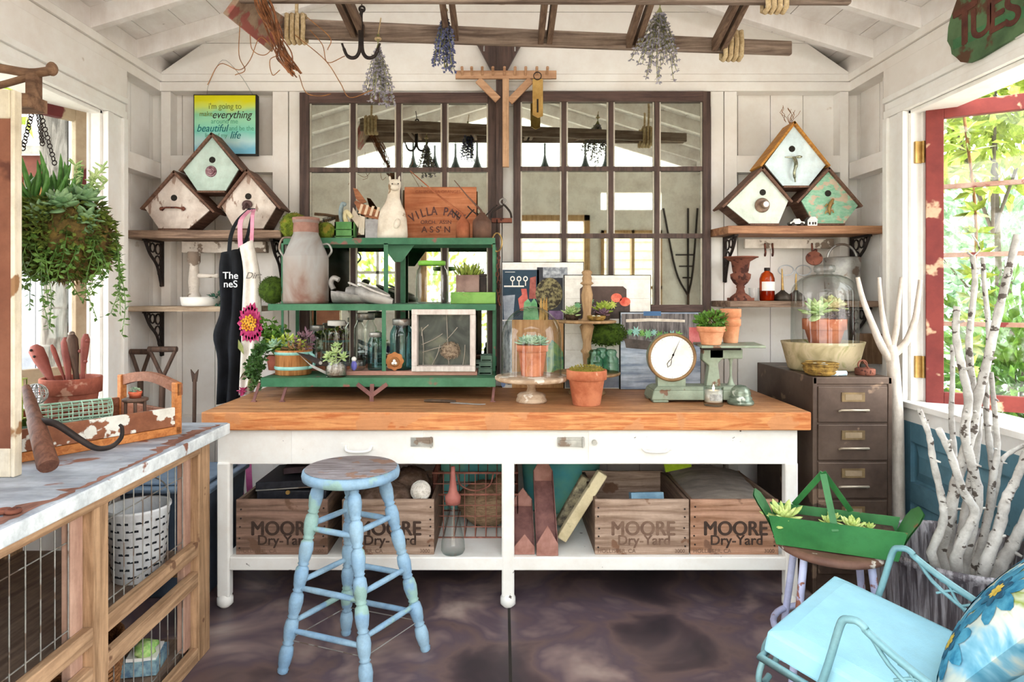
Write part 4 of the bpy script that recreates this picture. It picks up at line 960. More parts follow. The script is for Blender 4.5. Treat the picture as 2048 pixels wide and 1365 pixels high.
for (p, q_) in (((846, 735), (843, 655)), ((843, 690), (885, 668)), ((845, 705), (905, 690)), ((898, 735), (893, 628)), ((925, 735), (930, 690)), ((862, 735), (880, 690)), ((893, 680), (915, 655)), ((843, 672), (857, 650))):
    P = curve_pts([W(p[0], p[1], Y+.02), W((p[0]+q_[0])/2+ru(-5, 5), (p[1]+q_[1])/2+ru(-4, 4), Y+.015), W(q_[0], q_[1], Y+.02)], 5); m.tube(P, .0022, 5)
m.build('twig', mat('pale_twig', '#8c8478', '#b5aca0', .85), t)
m = MB(); nc = W(900, 702, Y+.022)
for k in range(60):
    a = ru(0, 2*PI); rr = ru(.02, .045); p = nc+Vector((math.cos(a)*rr*1.1, ru(-.012, .008), math.sin(a)*rr*.9)); d = Vector((-math.sin(a), ru(-.2, .2), math.cos(a)))*.03; m.tube([p-d, p, p+d], .0013, 4)
m.ell(nc, (.045, .016, .038), 14, 10, .08); m.build('nest', mat('grey_brown_nest', '#6d5c4d', '#a8957f', .95, sc=60, bump=.8), t)
# little stacked pallets at the right end
for k, (lb, w0) in enumerate((('lowest of three tiny green-black slatted crates at the right end of the bottom tier', .0), ('middle of three tiny slatted crates at the right end of the bottom tier', .004), ('topmost of three tiny slatted crates at the right end of the bottom tier', .012))):
    x0, x1 = wx(957, 3.4)+w0, wx(984, 3.4); z = R1+.001+k*.034
    m = MB(); m.box(x0, x1, 3.38, 3.5, z, z+.005); m.box(x0, x1, 3.38, 3.386, z+.012, z+.032); m.box(x0, x1, 3.494, 3.5, z+.012, z+.032); m.box(x0, x0+.006, 3.386, 3.494, z+.005, z+.032); m.box(x1-.006, x1, 3.386, 3.494, z+.005, z+.032); m.box(x0, x0+.006, 3.38, 3.386, z+.005, z+.012); m.box(x1-.006, x1, 3.38, 3.386, z+.005, z+.012)
    m.build('mini_crate', mat('dark_green_slat', '#3b5548', '#52695b', .7, sc=10), label=lb, cat='crate', group='tiny slatted crates on the rack')

# ---- middle tier
moss_ball(546, 3.60, .075, R2+.001, 'dark round moss ball at the left end of the middle tier', M_mossd)
c = at(612, 0, 3.52, R2+.001); t = thing('milk_can', 'tall rusty grey metal milk can on the left of the middle tier', 'milk can', c); k = 3.52/F
m = MB(); m.lathe(c, [(0, 0), (43*k, 0), (44*k, .01), (45*k, .015), (44*k, .018), (44*k, 92*k), (44*k, 93*k), (43*k, 95*k), (42.5*k, 96*k), (25*k, 138*k), (24.5*k, 139*k), (24.5*k, 140*k), (24*k, 146*k), (23.5*k, 160*k), (26*k, 162*k), (26*k, 170*k), (22*k, 172*k), (21*k, 150*k), (0, 145*k)], 36, False)
m.build('can_body', ramp_mat('rusted_galvanised', [(.3, '#7c5c50'), (.42, '#94877f'), (.58, '#a19f9d'), (.7, '#8f8884'), (.85, '#8d6154')], 4, .55, axis=('Z', .9, .0, .7)), t)
m = MB(); m.lathe(c, [(23*k, 140*k), (24.8*k, 142*k), (24*k, 165*k), (26.6*k, 166*k), (26.6*k, 171*k), (0, 172*k)], 30, False); m.build('neck_collar', mat('pink_brown_rust', '#8f655a', '#a57d70', .8, sc=12), t)
m = MB(); m.tube(curve_pts([c+Vector((-44*k, 0, 93*k)), c+Vector((-52*k, -.01, 110*k)), c+Vector((-45*k, -.01, 130*k)), c+Vector((-27*k, 0, 132*k))], 6), .006, 8); m.build('handle', M_zinc, t)
m = MB(); m.tube(curve_pts([c+Vector((44*k, 0, 93*k)), c+Vector((52*k, -.01, 105*k)), c+Vector((46*k, -.01, 118*k)), c+Vector((33*k, 0, 118*k))], 6), .006, 8); m.build('handle', M_zinc, t)
# pair of nested grey scoops
def scoop(name, label, c, ln, wd, ht, ang, hnd):
    q = Matrix.Translation(c) @ Matrix.Rotation(R(ang), 4, 'Z'); t = thing(name, label, 'scoop', c); m = MB(q); vs = []; N = 12; K = 10
    for i in range(N+1):
        f = i/N; x = -ln/2+ln*f; w = wd/2*(math.sin(PI*min(1, .12+f*.75))**.6); top = ht*(1-.55*f**2); cut = R(200-70*f)
        for j in range(K+1):
            a = R(-90)+(j/K-.5)*cut; vs.append((x, w*math.cos(a), ht*.5*(1+math.sin(a))*(1-.1*f)+.002))
    fs = [(i*(K+1)+j, i*(K+1)+j+1, (i+1)*(K+1)+j+1, (i+1)*(K+1)+j) for i in range(N) for j in range(K)]
    m.add(vs, fs, True); n = len(vs); m.add([(v[0], v[1]*.95, v[2]+.003) for v in vs], [f[::-1] for f in fs], True)
    m.add([vs[j] for j in range(K+1)], [tuple(range(K+1))]); o = m.build('scoop_bowl', M_grey, t)
    if hnd: m = MB(q); m.tube(curve_pts([(-ln/2, 0, ht*.7), (-ln*.56, 0, ht*1.0), (-ln*.5, 0, ht*1.25), (-ln*.38, 0, ht*1.15)], 5), .014, 9); m.build('handle', M_grey, t)
scoop('feed_scoop', 'grey metal feed scoop with a knob handle lying left on the middle tier', at(712, 0, 3.46, R2+.001), .25, .14, .11, -8, True)
m = MB(); c = at(740, 0, 3.50, R2+.002)
for dx, ang, dy in ((-.03, 12, 0), (.035, -14, -.09)):
    q = Matrix.Translation(c+Vector((dx, dy, .0))) @ Matrix.Rotation(R(ang), 4, 'Z') @ Matrix.Rotation(R(10), 4, 'Y'); m = MB(q); vs = []; N = 12; K = 14
    for i in range(N+1):
        f = i/N; w = .055*max(.05, math.sin(PI*f))**.5*(1-.15*f); h = .105*(1-.35*f)
        for j in range(K): a = 2*PI*j/K; vs.append((-.11+.22*f, w*math.cos(a), max(.0, h*.5+h*.5*math.sin(a)*(1 if math.sin(a) < 0 else .9*(max(.05, math.sin(PI*min(1, f*1.05)))**.4)))))
    m.add(vs, [(i*K+j, i*K+(j+1) % K, (i+1)*K+(j+1) % K, (i+1)*K+j) for i in range(N) for j in range(K)], True)
    t = thing('rubber_clog', ('grey garden clog behind its pair on the middle tier' if ang > 0 else 'grey garden clog in front of its pair on the middle tier'), 'clog', c+Vector((dx, dy, 0)), None)
    m.build('upper', M_grey, t); m = MB(q); m.tube([(-.11+.01+.09*(1-math.cos(a)), .045*math.sin(a)*1.05, .075+.02*math.cos(a)) for a in [2*PI*k/20 for k in range(20)]], .006, 6, True); m.build('rim', mat('pale_felt', '#b8b3ae', '#cfcac4', .9, sc=30), t)
# big square glass jar, green lid
c = at(864, 0, 3.50, R2+.001); t = thing('storage_jar', 'large squarish clear glass jar with a lime green lid on the middle tier', 'jar', c); k = 3.5/F
m = MB(); seg = 40; pr = [(.0, .002), (28*k, 0), (31*k, 3*k), (32*k, 12*k), (32*k, 55*k), (30*k, 66*k), (26*k, 72*k), (25*k, 78*k)]
vs = []
for i, (r, z) in enumerate(pr):
    for j in range(seg):
        a = 2*PI*j/seg; sq = 1/(abs(math.cos(a))**4+abs(math.sin(a))**4)**.25; b = min(1, max(0, (75*k-z)/(8*k))); f = 1+(sq-1)*b*.55; vs.append(c+Vector((math.cos(a)*r*f, math.sin(a)*r*f, z)))
m.add(vs, [(i*seg+j, i*seg+(j+1) % seg, (i+1)*seg+(j+1) % seg, (i+1)*seg+j) for i in range(len(pr)-1) for j in range(seg)], True); m.build('jar_body', M_glass, t)
m = MB(); m.lathe(c, [(26*k, 76*k), (27.5*k, 76.5*k), (27.5*k, 84*k), (26*k, 85*k), (0, 85.5*k)], 32, False); m.build('lid', mat('lime_lid', '#6fae3c', '#84bf4e', .4, bump=0), t)
# green box, cubes with succulents
m = MB(); Y = 3.41; m.box(wx(901, Y), wx(991, Y), Y, Y+.14, R2+.001, R2+.062); m.build('lime_box', mat('lime_green_wood', '#5f8f3c', '#7aa552', .6, sc=5, chip='#a8925a', csc=9, camt=.66), label='lime green wooden box at the right end of the middle tier', cat='box', bevel=.003)
zb = R2+.063
Y = 3.44; x0, x1 = wx(912, Y), wx(958, Y); t = thing('cube_planter', 'square brown stone pot with a jade-like succulent on the lime green box', 'planter', ((x0+x1)/2, Y+.06, zb))
m = MB(); h = .09; m.box(x0, x1, Y, Y+.006, zb, zb+h); m.box(x0, x1, Y+.114, Y+.12, zb, zb+h); m.box(x0, x0+.006, Y+.006, Y+.114, zb, zb+h); m.box(x1-.006, x1, Y+.006, Y+.114, zb, zb+h); m.box(x0+.006, x1-.006, Y+.006, Y+.114, zb, zb+.006); m.build('pot_body', mat('mauve_brown_stone', '#7a625a', '#91786f', .9, sc=8, chip='#a78f86', csc=14, camt=.68), t)
m = MB(); m.box(x0+.006, x1-.006, Y+.006, Y+.114, zb+h-.02, zb+h-.012); m.build('soil', M_soil, t)
m = MB(); c = Vector(((x0+x1)/2, Y+.05, zb+h-.012))
for k in range(46):
    a = ru(0, 2*PI); r = ru(.01, .055); p = c+Vector((math.cos(a)*r, math.sin(a)*r*.8, ru(.0, .03))); m.fleaf(p, p+Vector((math.cos(a)*ru(.005, .04), math.sin(a)*.02-.01, ru(.03, .065))), .009, .005)
m.build('succulent', mat('olive_jade', '#6f8432', '#a4ae58', .4, sc=30, bump=0), t)
m = MB(); x0, x1 = wx(960, 3.5), wx(972, 3.5); m.box(x0, x1, 3.475, 3.53, zb, zb+.085); m.box(x0-.004, x1+.004, 3.471, 3.534, zb+.085, zb+.097); m.build('small_tin', M_iron, label='small dark tin behind the square stone pot', cat='tin', bevel=.002)

# ---- top tier
moss_ball(588, 3.66, .075, R3+.001, 'bright moss ball on the top tier behind the milk can neck, left')
moss_ball(653, 3.64, .047, R3+.001, 'smaller flattened moss ball on the top tier right of the milk can')
Y = 3.63; x0, x1 = wx(669, Y), wx(706, Y); t = thing('green_box_planter', 'small green wooden box holding cream gourds on the top tier', 'box', ((x0+x1)/2, Y+.05, R3+.001))
m = MB(); z = R3+.001; m.box(x0, x1, Y, Y+.1, z, z+.012); m.box(x0, x1, Y, Y+.008, z+.016, z+.05); m.box(x0, x1, Y, Y+.008, z+.054, z+.095); m.box(x0, x1, Y+.092, Y+.1, z, z+.095); m.box(x0, x0+.008, Y, Y+.1, z, z+.095); m.box(x1-.008, x1, Y, Y+.1, z, z+.095); m.build('box_body', mat('leaf_green_paint', '#4f8a4a', '#6aa05e', .6, sc=8), t)
c = Vector(((x0+x1)/2, Y+.05, z+.09)); m = MB(); m.tube(curve_pts([c+Vector((-.01, 0, -.03)), c+Vector((-.03, 0, .05)), c+Vector((-.02, 0, .11)), c+Vector((.0, -.0, .105))], 5), [.012]*15+[.008], 9); m.build('gourd', mat('blue_grey_gourd', '#6d7f88', '#93a3a6', .5, sc=12), t)
m = MB(); m.tube(curve_pts([c+Vector((.02, -.02, -.03)), c+Vector((.0, -.02, .03)), c+Vector((.01, -.025, .065)), c+Vector((.04, -.03, .03))], 5), .013, 9); m.build('gourd', mat('cream_gourd', '#cfc08f', '#e6dcb6', .6, sc=14), t)
# folk-art white animal with a striped wooden tail
Y = 3.65; t = thing('folk_art_animal', 'white long-necked folk-art animal with striped wooden tail on the top tier', 'figurine', W(770, 470, Y)); z0 = R3+.001
M_chalk = mat('chalky_white_wood', '#d9cbb8', '#efe6d8', .8, sc=7, chip='#9a8064', csc=10, camt=.68, bump=.2)
c = at(783, 0, Y+.03, z0); k = Y/F
m = MB(); pr = [(30, 0), (31, 8), (30, 25), (29, 40), (25, 58), (17, 72), (13, 84), (12, 98), (13, 108), (12, 116), (8, 121)]; vs = []; seg = 22
for i, (r, z) in enumerate(pr):
    ox = (2 if z < 60 else 2+(z-60)*.09)
    for j in range(seg): a = 2*PI*j/seg; vs.append(c+Vector((math.cos(a)*r*k+ox*k, math.sin(a)*r*k*.62, z*k)))
m.add(vs, [(i*seg+j, i*seg+(j+1) % seg, (i+1)*seg+(j+1) % seg, (i+1)*seg+j) for i in range(len(pr)-1) for j in range(seg)]+[tuple(range(seg))[::-1], tuple(range((len(pr)-1)*seg, len(pr)*seg))], True); m.build('body', M_chalk, t)
for dx in (-2, 15): m = MB(); b = c+Vector((dx*k, 0, 114*k)); m.fleaf(b, b+Vector(((-1 if dx < 0 else 1)*.004, 0, .042)), .012, .007); m.build('ear', M_chalk, t)
m = MB(); m.ell(c+Vector((9*k, -13*k, 103*k)), (9*k, 8*k, 7*k), 12, 8); m.build('muzzle', M_chalk, t)
for dx in (3, 15): m = MB(); m.ell(c+Vector((dx*k, -9.5*k, 111*k)), .004, 8, 6); m.build('eye', M_iron, t)
m = MB(); b = c+Vector((14*k, -.052, 30*k)); m.ell(b, (.018, .014, .03), 12, 8, rot=(0, 20, 0)); m.build('wing', M_chalk, t)
m = MB(); p = lambda x, y, d=0: W(x, y, Y+.03+d)
m.prism([p(762, 424), p(758, 440), p(722, 432), p(708, 405), p(712, 401)], (0, .012, 0)); m.prism([p(706, 376), p(714, 378), p(733, 404), p(724, 408), p(712, 398)], (0, .012, 0)); m.build('tail', wood('reddish_tail_wood', '#7d4c34', '#a56d4b', 'x', 6, .7), t, label='brown wooden tail with pale stripes')
m = MB()
for k_ in range(4): x = 722+k_*11; m.prism([p(x, 408+k_*2, -.002), p(x+5, 409+k_*2, -.002), p(x-1, 428+k_*2, -.002), p(x-6, 427+k_*2, -.002)], (0, .002, 0))
m.build('stripe', mat('cream_stripe', '#d8bda0', '#e3ccb2', .8), t)
m = MB(); m.prism([p(716, 470), p(720, 428), p(730, 432), p(728, 470)], (0, .014, 0)); m.prism([p(706, 415), p(720, 436), p(716, 456), p(703, 436)], (0, .008, 0)); m.build('tail_support', M_chalk, t)
m = MB(); m.box(wx(728, Y), wx(758, Y), Y+.03, Y+.1, z0, wz(437, Y)); m.build('grey_block', mat('bluish_grey_wood', '#a7a6a8', '#bdbbbd', .8, sc=9), t, .002)
# stencilled crate end
Y = 3.78; x0, x1, z0, z1 = wx(809, Y), wx(953, Y), R3+.001, wz(374, Y)
t = thing('stencilled_board', 'orange-brown wooden crate board stencilled VILLA PARK on the top tier', 'board', ((x0+x1)/2, Y, z0))
m = MB(); m.box(x0, x1, Y, Y+.02, z0, z1); m.build('panel', wood('orange_crate_wood', '#a8623f', '#c4805a', 'x', 3, .75), t, .003)
def arctext(s, cx, cy, r, a0, a1, size):
    for i, ch in enumerate(s):
        if ch == ' ': continue
        a = R(a0+(a1-a0)*i/(len(s)-1)); o = W(cx, cy, Y-.0015)+Vector((math.sin(a), 0, math.cos(a)))*r*Y/F
        text(ch, o, Vector((math.cos(a), 0, -math.sin(a))), Vector((math.sin(a), 0, math.cos(a))), size, M_ink2, t, off=.02, sx=.75)
M_ink2 = mat('faded_stencil_ink', '#5a3f3c', '#6d4a44', .9, sc=20, bump=0)
arctext('VILLA PARK', 874, 522, 99, -30, 30, .070)
text('ORCH.  ASSN', W(872, 445, Y-.0015), UX, UZ, .03, M_ink2, t, off=.01)
text("A S S' N", W(872, 460, Y-.0015), UX, UZ, .05, M_ink2, t, off=.02)
text('CALIFORNIA ORANGES', W(876, 384, Y-.0015), UX, UZ, .025, mat('faint_ink', '#96573c', '#8f5238', .9), t)
# oil cans with long spouts
def oilcan(label, px, Y, w, h, tip, mm):
    c = at(px, 0, Y, R3+.001); k = Y/F; t = thing('oil_can', label, 'oil can', c)
    m = MB(); m.lathe(c, [(0, 0), (w*k, 0), (w*k, h*.62*k), (w*.95*k, h*.7*k), (w*.35*k, h*.95*k), (w*.3*k, h*k), (0, h*k)], 26, False); m.build('can_body', mm, t)
    m = MB(); e = W(tip[0], tip[1], Y); e.y = Y-.02; b = c+Vector((0, 0, h*k*.98)); m.tube([b, b+Vector((-.008, 0, .02)), b.lerp(e, .5), e], [.009, .006, .004, .0022], 8); m.build('spout', mm, t)
    m = MB(); m.tube(curve_pts([c+Vector((w*.4*k, 0, h*.9*k)), c+Vector((w*1.1*k, -.01, h*1.15*k)), c+Vector((w*1.6*k, -.01, h*1.3*k))], 5), .004, 7); m.tube(curve_pts([c+Vector((-w*.4*k, 0, h*.9*k)), c+Vector((-w*1.1*k, -.01, h*1.1*k)), c+Vector((-w*1.5*k, -.01, h*1.25*k))], 5), .004, 7); m.build('thumb_lever', M_iron, t)
oilcan('smaller orange-brown oil can with a long thin spout in front of the stencilled board', 926, 3.64, 14, 45, (821, 343), mat('orange_rust', '#9a573a', '#b87150', .7, .2, sc=10))
oilcan('larger dark brown oil can at the right end of the top tier', 964, 3.64, 19, 52, (909, 362), mat('brown_rust', '#5f463b', '#7d5d4e', .6, .3, sc=8))

# ================================================================ things on the bench, right of the rack
# cake stand, cloche and echeveria
Y = 3.235; k = Y/F; c = at(1063, 0, Y, BT+.0005); zp = wz(752, Y)
t = thing('cake_stand', 'weathered whitewashed wooden cake stand carrying a glass cloche', 'cake stand', c)
M_wwood = mat('whitewashed_wood', '#a98d73', '#c9b39b', .75, sc=7, st=(1, 6, 6), chip='#e0d6c8', csc=12, camt=.62)
hp = zp-c.z; m = MB(); m.lathe(c, [(0, 0), (30*k, 0), (31*k, .008), (30*k, .018), (28*k, .022), (28.5*k, .035), (24*k, .045), (10*k, .052), (8*k, .07), (10*k, hp-.035), (20*k, hp-.025), (60*k, hp-.022)], 36, False); m.build('pedestal', M_wwood, t)
m = MB(); m.lathe(c, [(0, hp-.022), (70*k, hp-.022), (73*k, hp-.015), (73*k, hp-.004), (71*k, hp), (0, hp)], 44, False); m.build('plate', M_wwood, t)
cp = Vector((c.x+.004, c.y, zp+.0006))
pot('succulent_pot', 'small terracotta pot of grey-green echeveria under the cloche on the cake stand', cp, 32*k, 62*k, M_terra); tt = COL.objects['succulent_pot']
m = MB(); pt = cp+Vector((0, 0, 60*k))
for dx, dy, r in ((-.03, -.02, .065), (.035, -.015, .062), (0, .03, .06), (.0, -.04, .05)): m.rosette(pt+Vector((dx, dy, .012)), r, 22, .7, (dx*8, dy*8, 1), .24)
m.build('echeveria', M_ech, tt)
m = MB(); h = zp-wz(613, Y); hh = -h; rc = 60*k
pr = [(rc, .001), (rc*1.01, .004), (rc, .01), (rc*.99, hh*.55)]+[(rc*.99*math.cos(R(a)), hh*.55+hh*.45*math.sin(R(a))) for a in range(10, 91, 10)]
m.lathe(Vector((c.x, c.y, zp)), pr, 48, False)
m.build('glass_cloche', M_glass, label='clear domed glass cloche on the whitewashed cake stand', cat='cloche')
# moss pot
Y = 3.16; k = Y/F; c = at(1173, 0, Y, BT+.0005)
pot('moss_pot', 'plain terracotta pot topped with moss standing at the front of the bench', c, 40.5*k, 70*k, M_terra, lip=.28); tt = COL.objects['moss_pot']
m = MB(); m.ell(c+Vector((0, 0, 66*k)), (34*k, 34*k, 9*k), 20, 10, .06); m.cloud(c+Vector((0, 0, 66*k)), (34*k, 34*k, 11*k), 500, .014, .007, shell=.9, zmin=c.z+64*k); m.build('moss', mat('golden_moss', '#7d7a2c', '#9c8a3f', .95, sc=30, bump=.8), tt)
# two-tier turned wooden stand
Y = 3.5; k = Y/F; c = at(1174, 0, Y, BT+.0005); t = thing('tiered_stand', 'two-tier turned wooden stand with a tall spindle on the bench', 'stand', c)
M_turn = mat('turned_pale_wood', '#8f6f4e', '#b5946e', .65, sc=6, st=(6, 6, 1), bump=.15)
z1, z2, zt = wz(744, Y)-c.z, wz(641, Y)-c.z, wz(540, Y)-c.z
m = MB(); prz = [(0, 0), (36, 0), (37, .008), (34, .02), (14, .03), (9, .05), (9, z1-.02), (16, z1-.012)]; m.lathe(c, [(r*k, z) for r, z in prz], 28, False); m.build('base', M_turn, t)
for zz, r in ((z1, 66), (z2, 58)): m = MB(); m.lathe(c, [(0, zz-.014), ((r-2)*k, zz-.014), (r*k, zz-.008), (r*k, zz-.002), ((r-2)*k, zz), (0, zz)], 40, False); m.build('tier_plate', M_turn, t)
m = MB(); d = z2-z1; sp = [(9, z1), (11, z1+.01), (7, z1+.03), (9, z1+d*.35), (13, z1+d*.4), (9, z1+d*.45), (8, z1+d*.55), (13, z1+d*.82), (15, z1+d*.88), (10, z1+d*.93), (14, z2-.014)]; m.lathe(c, [(r*k, z) for r, z in sp], 20, False)
d = zt-z2; sp = [(14, z2), (9, z2+.012), (8, z2+d*.14), (11, z2+d*.4), (12, z2+d*.5), (8, z2+d*.68), (9, z2+d*.7), (14, z2+d*.73), (9, z2+d*.77), (10, z2+d*.84), (8, z2+d*.88), (11, z2+d*.95), (7, z2+d*.995), (0, zt)]; m.lathe(c, [(r*k, z) for r, z in sp], 20, False); m.build('spindle', M_turn, t)
ZA, ZB = c.z+z2+.0006, c.z+z1+.0006
def nest(name, label, c, r, n=3, eggs=2, h=None):
    t = thing(name, label, 'nest', c); h = h or r*.5; m = MB()
    m.lathe(c, [(0, 0), (r*.6, 0), (r*.9, h*.5), (r*.92, h), (r*.7, h*.9), (r*.5, h*.45), (0, h*.35)], 20, False)
    for j in range(int(26)):
        z = ru(.1, 1)*h; rr = r*(.68+.3*math.sin(min(1, z/h)*1.6)); a0 = ru(0, 360); m.tube(arc(c+Vector((0, 0, z)), UX, (0, 1, ru(-.15, .15)), rr, a0, a0+ru(70, 200), 9), r*.035, 4)
    m.build('nest_bowl', M_straw, t)
    for j in range(eggs): a = 2.4*j+.5; m = MB(); m.ell(c+Vector((math.cos(a)*r*.3, math.sin(a)*r*.3-.005, h*.75)), (r*.24, r*.2, r*.19), 12, 8); m.build('egg', M_egg, t)
nest('bird_nest', 'small brown bird nest with pale eggs on the upper plate of the tiered stand', Vector((c.x+.04, c.y-.07, ZA)), .05)
def minisucc(name, label, c, r, mm, n=18, up=(0, -.4, 1), h=.03, w=.26):
    t = thing(name, label, 'succulent', c); m = MB(); m.lathe(c, [(0, 0), (r*.5, 0), (r*.62, h), (r*.5, h), (0, h*.8)], 16, False); m.build('root_ball', M_soil, t)
    m = MB(); m.rosette(c+Vector((0, 0, h)), r, n, .7, up, w); m.build('rosette', mm, t)
minisucc('succulent', 'leafy green succulent left of the spindle on the upper plate', Vector((c.x-.075, c.y+.06, ZA)), .07, M_echg, 20)
minisucc('succulent', 'purple succulent behind the nest on the upper plate', Vector((c.x+.09, c.y+.02, ZA)), .05, M_echp, 18)
minisucc('succulent', 'yellow-green rosette succulent on the upper plate', Vector((c.x+.10, c.y+.09, ZA)), .075, M_leafy, 22, h=.05)
# green glass insulators on the lower plate
def insul(label, dx, dy):
    b = Vector((c.x+dx, c.y+dy, ZB)); m = MB(); pr = [(.042, 0), (.045, .004), (.045, .045), (.041, .05), (.043, .054), (.042, .075), (.03, .088), (.03, .1), (.034, .108), (.026, .122), (0, .126)]
    m.lathe(b, pr, 26, False); m.build('glass_insulator', M_green_gl, label=label, cat='insulator', group='green glass insulators on the tiered stand')
insul('left green glass insulator on the lower plate of the tiered stand', .035, -.06); insul('right green glass insulator on the lower plate of the tiered stand', .12, -.045); insul('middle green glass insulator behind the other two on the lower plate', .085, .045)
c3 = W(1212, 668, 3.60); m = MB(); m.ell(c3, (.105, .06, .062), 18, 12, .05); m.cloud(c3, (.108, .065, .065), 500, .016, .009, shell=.95); m.beam((c3.x, c3.y, c3.z+.05), (c3.x, c3.y, ZA-.0145), .006, .006, (0, 1, 0)); m.build('moss_cushion', M_mossd, label='dark hanging cushion of moss under the upper plate', cat='moss')

# kitchen scale
Y = 3.27; k = Y/F; t = thing('kitchen_scale', 'old pale green dial scale with a square platform on the right of the bench', 'scale', at(1392, 0, Y+.04, BT))
M_sage = mat('worn_sage_enamel', '#8b9784', '#a3ad99', .5, .1, sc=6, chip='#7a5b48', csc=10, camt=.66)
x0, x1 = wx(1298, Y), wx(1492, Y); m = MB(); N = 20
def base_ring(z, ins): return [(x0+ins+.04*(1-math.cos(a)) if False else 0, 0, 0) for a in ()]
for (za, zb_, i0, i1) in ((.012, .06, 0, .012), (.06, .075, .012, .035)):
    m.hexa([(x0+i0, Y-.06+i0, BT+za), (x1-i0, Y-.06+i0, BT+za), (x1-i0, Y+.13-i0, BT+za), (x0+i0, Y+.13-i0, BT+za)], [(x0+i1, Y-.06+i1, BT+zb_), (x1-i1, Y-.06+i1, BT+zb_), (x1-i1, Y+.13-i1, BT+zb_), (x0+i1, Y+.13-i1, BT+zb_)])
for ax in (x0+.045, x1-.045):
    for ay in (Y-.03, Y+.1): m.box(ax-.04, ax+.04, ay-.03, ay+.03, BT, BT+.013)
m.build('base', M_sage, t, .012)
dc = W(1344, 715, Y-.01); dr = 47*k
m = MB(); m.spin(dc+Vector((0, .06, 0)), dc, [(0, dr*.9), (.1, dr*1.0), (1, dr)], 48); m.box(dc.x-.07, dc.x+.07, dc.y+.005, dc.y+.055, BT+.06, dc.z-dr*.8); m.build('dial_housing', M_sage, t)
m = MB(); m.tube(arc(dc+Vector((0, -.002, 0)), UX, UZ, dr*.97, 0, 360, 48)[:-1], .008, 8, True); m.build('bezel', mat('brown_brass_bezel', '#7d6042', '#9c7c57', .5, .4, sc=10), t)
m = MB(); m.spin(dc+Vector((0, 0, 0)), dc+Vector((0, -.002, 0)), [(0, dr*.95), (1, dr*.95)], 48); m.build('dial_face', mat('ivory_dial', '#efeeea', '#e4e2da', .4, bump=0), t)
m = MB(); fy = dc.y-.0028
for j in range(48):
    a = 2*PI*j/48; l = .88 if j % 4 else .82; p = lambda r, o: Vector((dc.x+math.sin(a)*dr*r+math.cos(a)*o, fy, dc.z+math.cos(a)*dr*r-math.sin(a)*o)); m.poly([p(l, -.0005), p(l, .0005), p(.92, .0005), p(.92, -.0005)])
m.build('dial_marks', M_ink, t)
m = MB(); a = R(24); p = lambda r, o: Vector((dc.x+math.sin(a)*dr*r+math.cos(a)*o, fy-.001, dc.z+math.cos(a)*dr*r-math.sin(a)*o))
m.poly([p(-.05, -.0025), p(.8, -.0003), p(.8, .0003), p(-.05, .0025)]); m.poly([p(.1, -.006), p(.22, 0), p(.1, .006), p(.02, 0)]); m.tube([p(-.06, 0), p(-.2, -.007), p(-.33, -.009), p(-.46, 0), p(-.33, .009), p(-.2, .007)], .0018, 5, True); m.build('needle', M_ink, t)
xc = wx(1424, Y+.03); m = MB(); zpl = wz(688, Y+.03)
m.prism([(xc-.035, Y+.01, BT+.07), (xc+.04, Y+.01, BT+.07), (xc+.025, Y+.01, zpl-.1), (xc+.055, Y+.01, zpl-.07), (xc+.055, Y+.01, zpl-.02), (xc-.05, Y+.01, zpl-.02), (xc-.055, Y+.01, zpl-.08), (xc-.02, Y+.01, zpl-.11)], (0, .05, 0)); m.box(xc-.02, xc+.15, Y+.01, Y+.06, zpl-.075, zpl-.025); m.build('column', M_sage, t, .006)
m = MB(); xr = wx(1463, Y+.03); m.lathe((xr, Y+.04, BT+.072), [(.022, 0), (.012, .02), (.006, .05), (.007, .12), (.013, zpl-BT-.15), (.016, zpl-BT-.1)], 16, False); m.build('pillar', M_sage, t)
x0, x1 = wx(1383, Y-.0), wx(1532, Y+.0); m = MB(); m.prism([(x0+.02, Y-.10, zpl-.012), (x1-.04, Y-.10, zpl-.012), (x1, Y+.15, zpl-.012), (x0+.05, Y+.15, zpl-.012)], (0, 0, .012)); m.build('platform', M_sage, t, .003)
m = MB(); m.box(wx(1408, Y), wx(1482, Y), Y+.0, Y+.07, zpl-.03, zpl-.012); m.build('platform_bracket', M_iron, t)
zp = zpl+.0006; k = 3.22/F; c = at(1422, 0, 3.235, zp)
pot('bushy_pot', 'small pale terracotta pot of bright green leaves on the scale platform', c, 28*k, 37*k, M_terra2, lip=.3); tt = COL.objects['bushy_pot']
m = MB(); m.cloud(c+Vector((0, 0, 47*k)), (30*k, 28*k, 16*k), 260, .032, .02, shell=.4, zmin=c.z+34*k); m.build('foliage', M_leaf, tt)
m = MB(); m.cloud(c+Vector((.03, 0, 52*k)), (18*k, 20*k, 10*k), 50, .03, .018, shell=.4); m.build('dark_foliage', mat('bronze_leaf', '#5b4a2c', '#7d6a3c', .6, sc=30), tt)
k = 3.36/F; c = at(1461, 0, 3.355, zp); pot('stacked_pot', 'pale terracotta pot behind the leafy one on the scale platform, lower of two nested', c, 20*k, 48*k, M_terra2, lip=.3, soil=False)
c.z += 20*k; pot('stacked_pot', 'pale terracotta pot nested on top of another behind the leafy pot', c, 20.5*k, 48*k, M_terra2, lip=.35, soil=False)
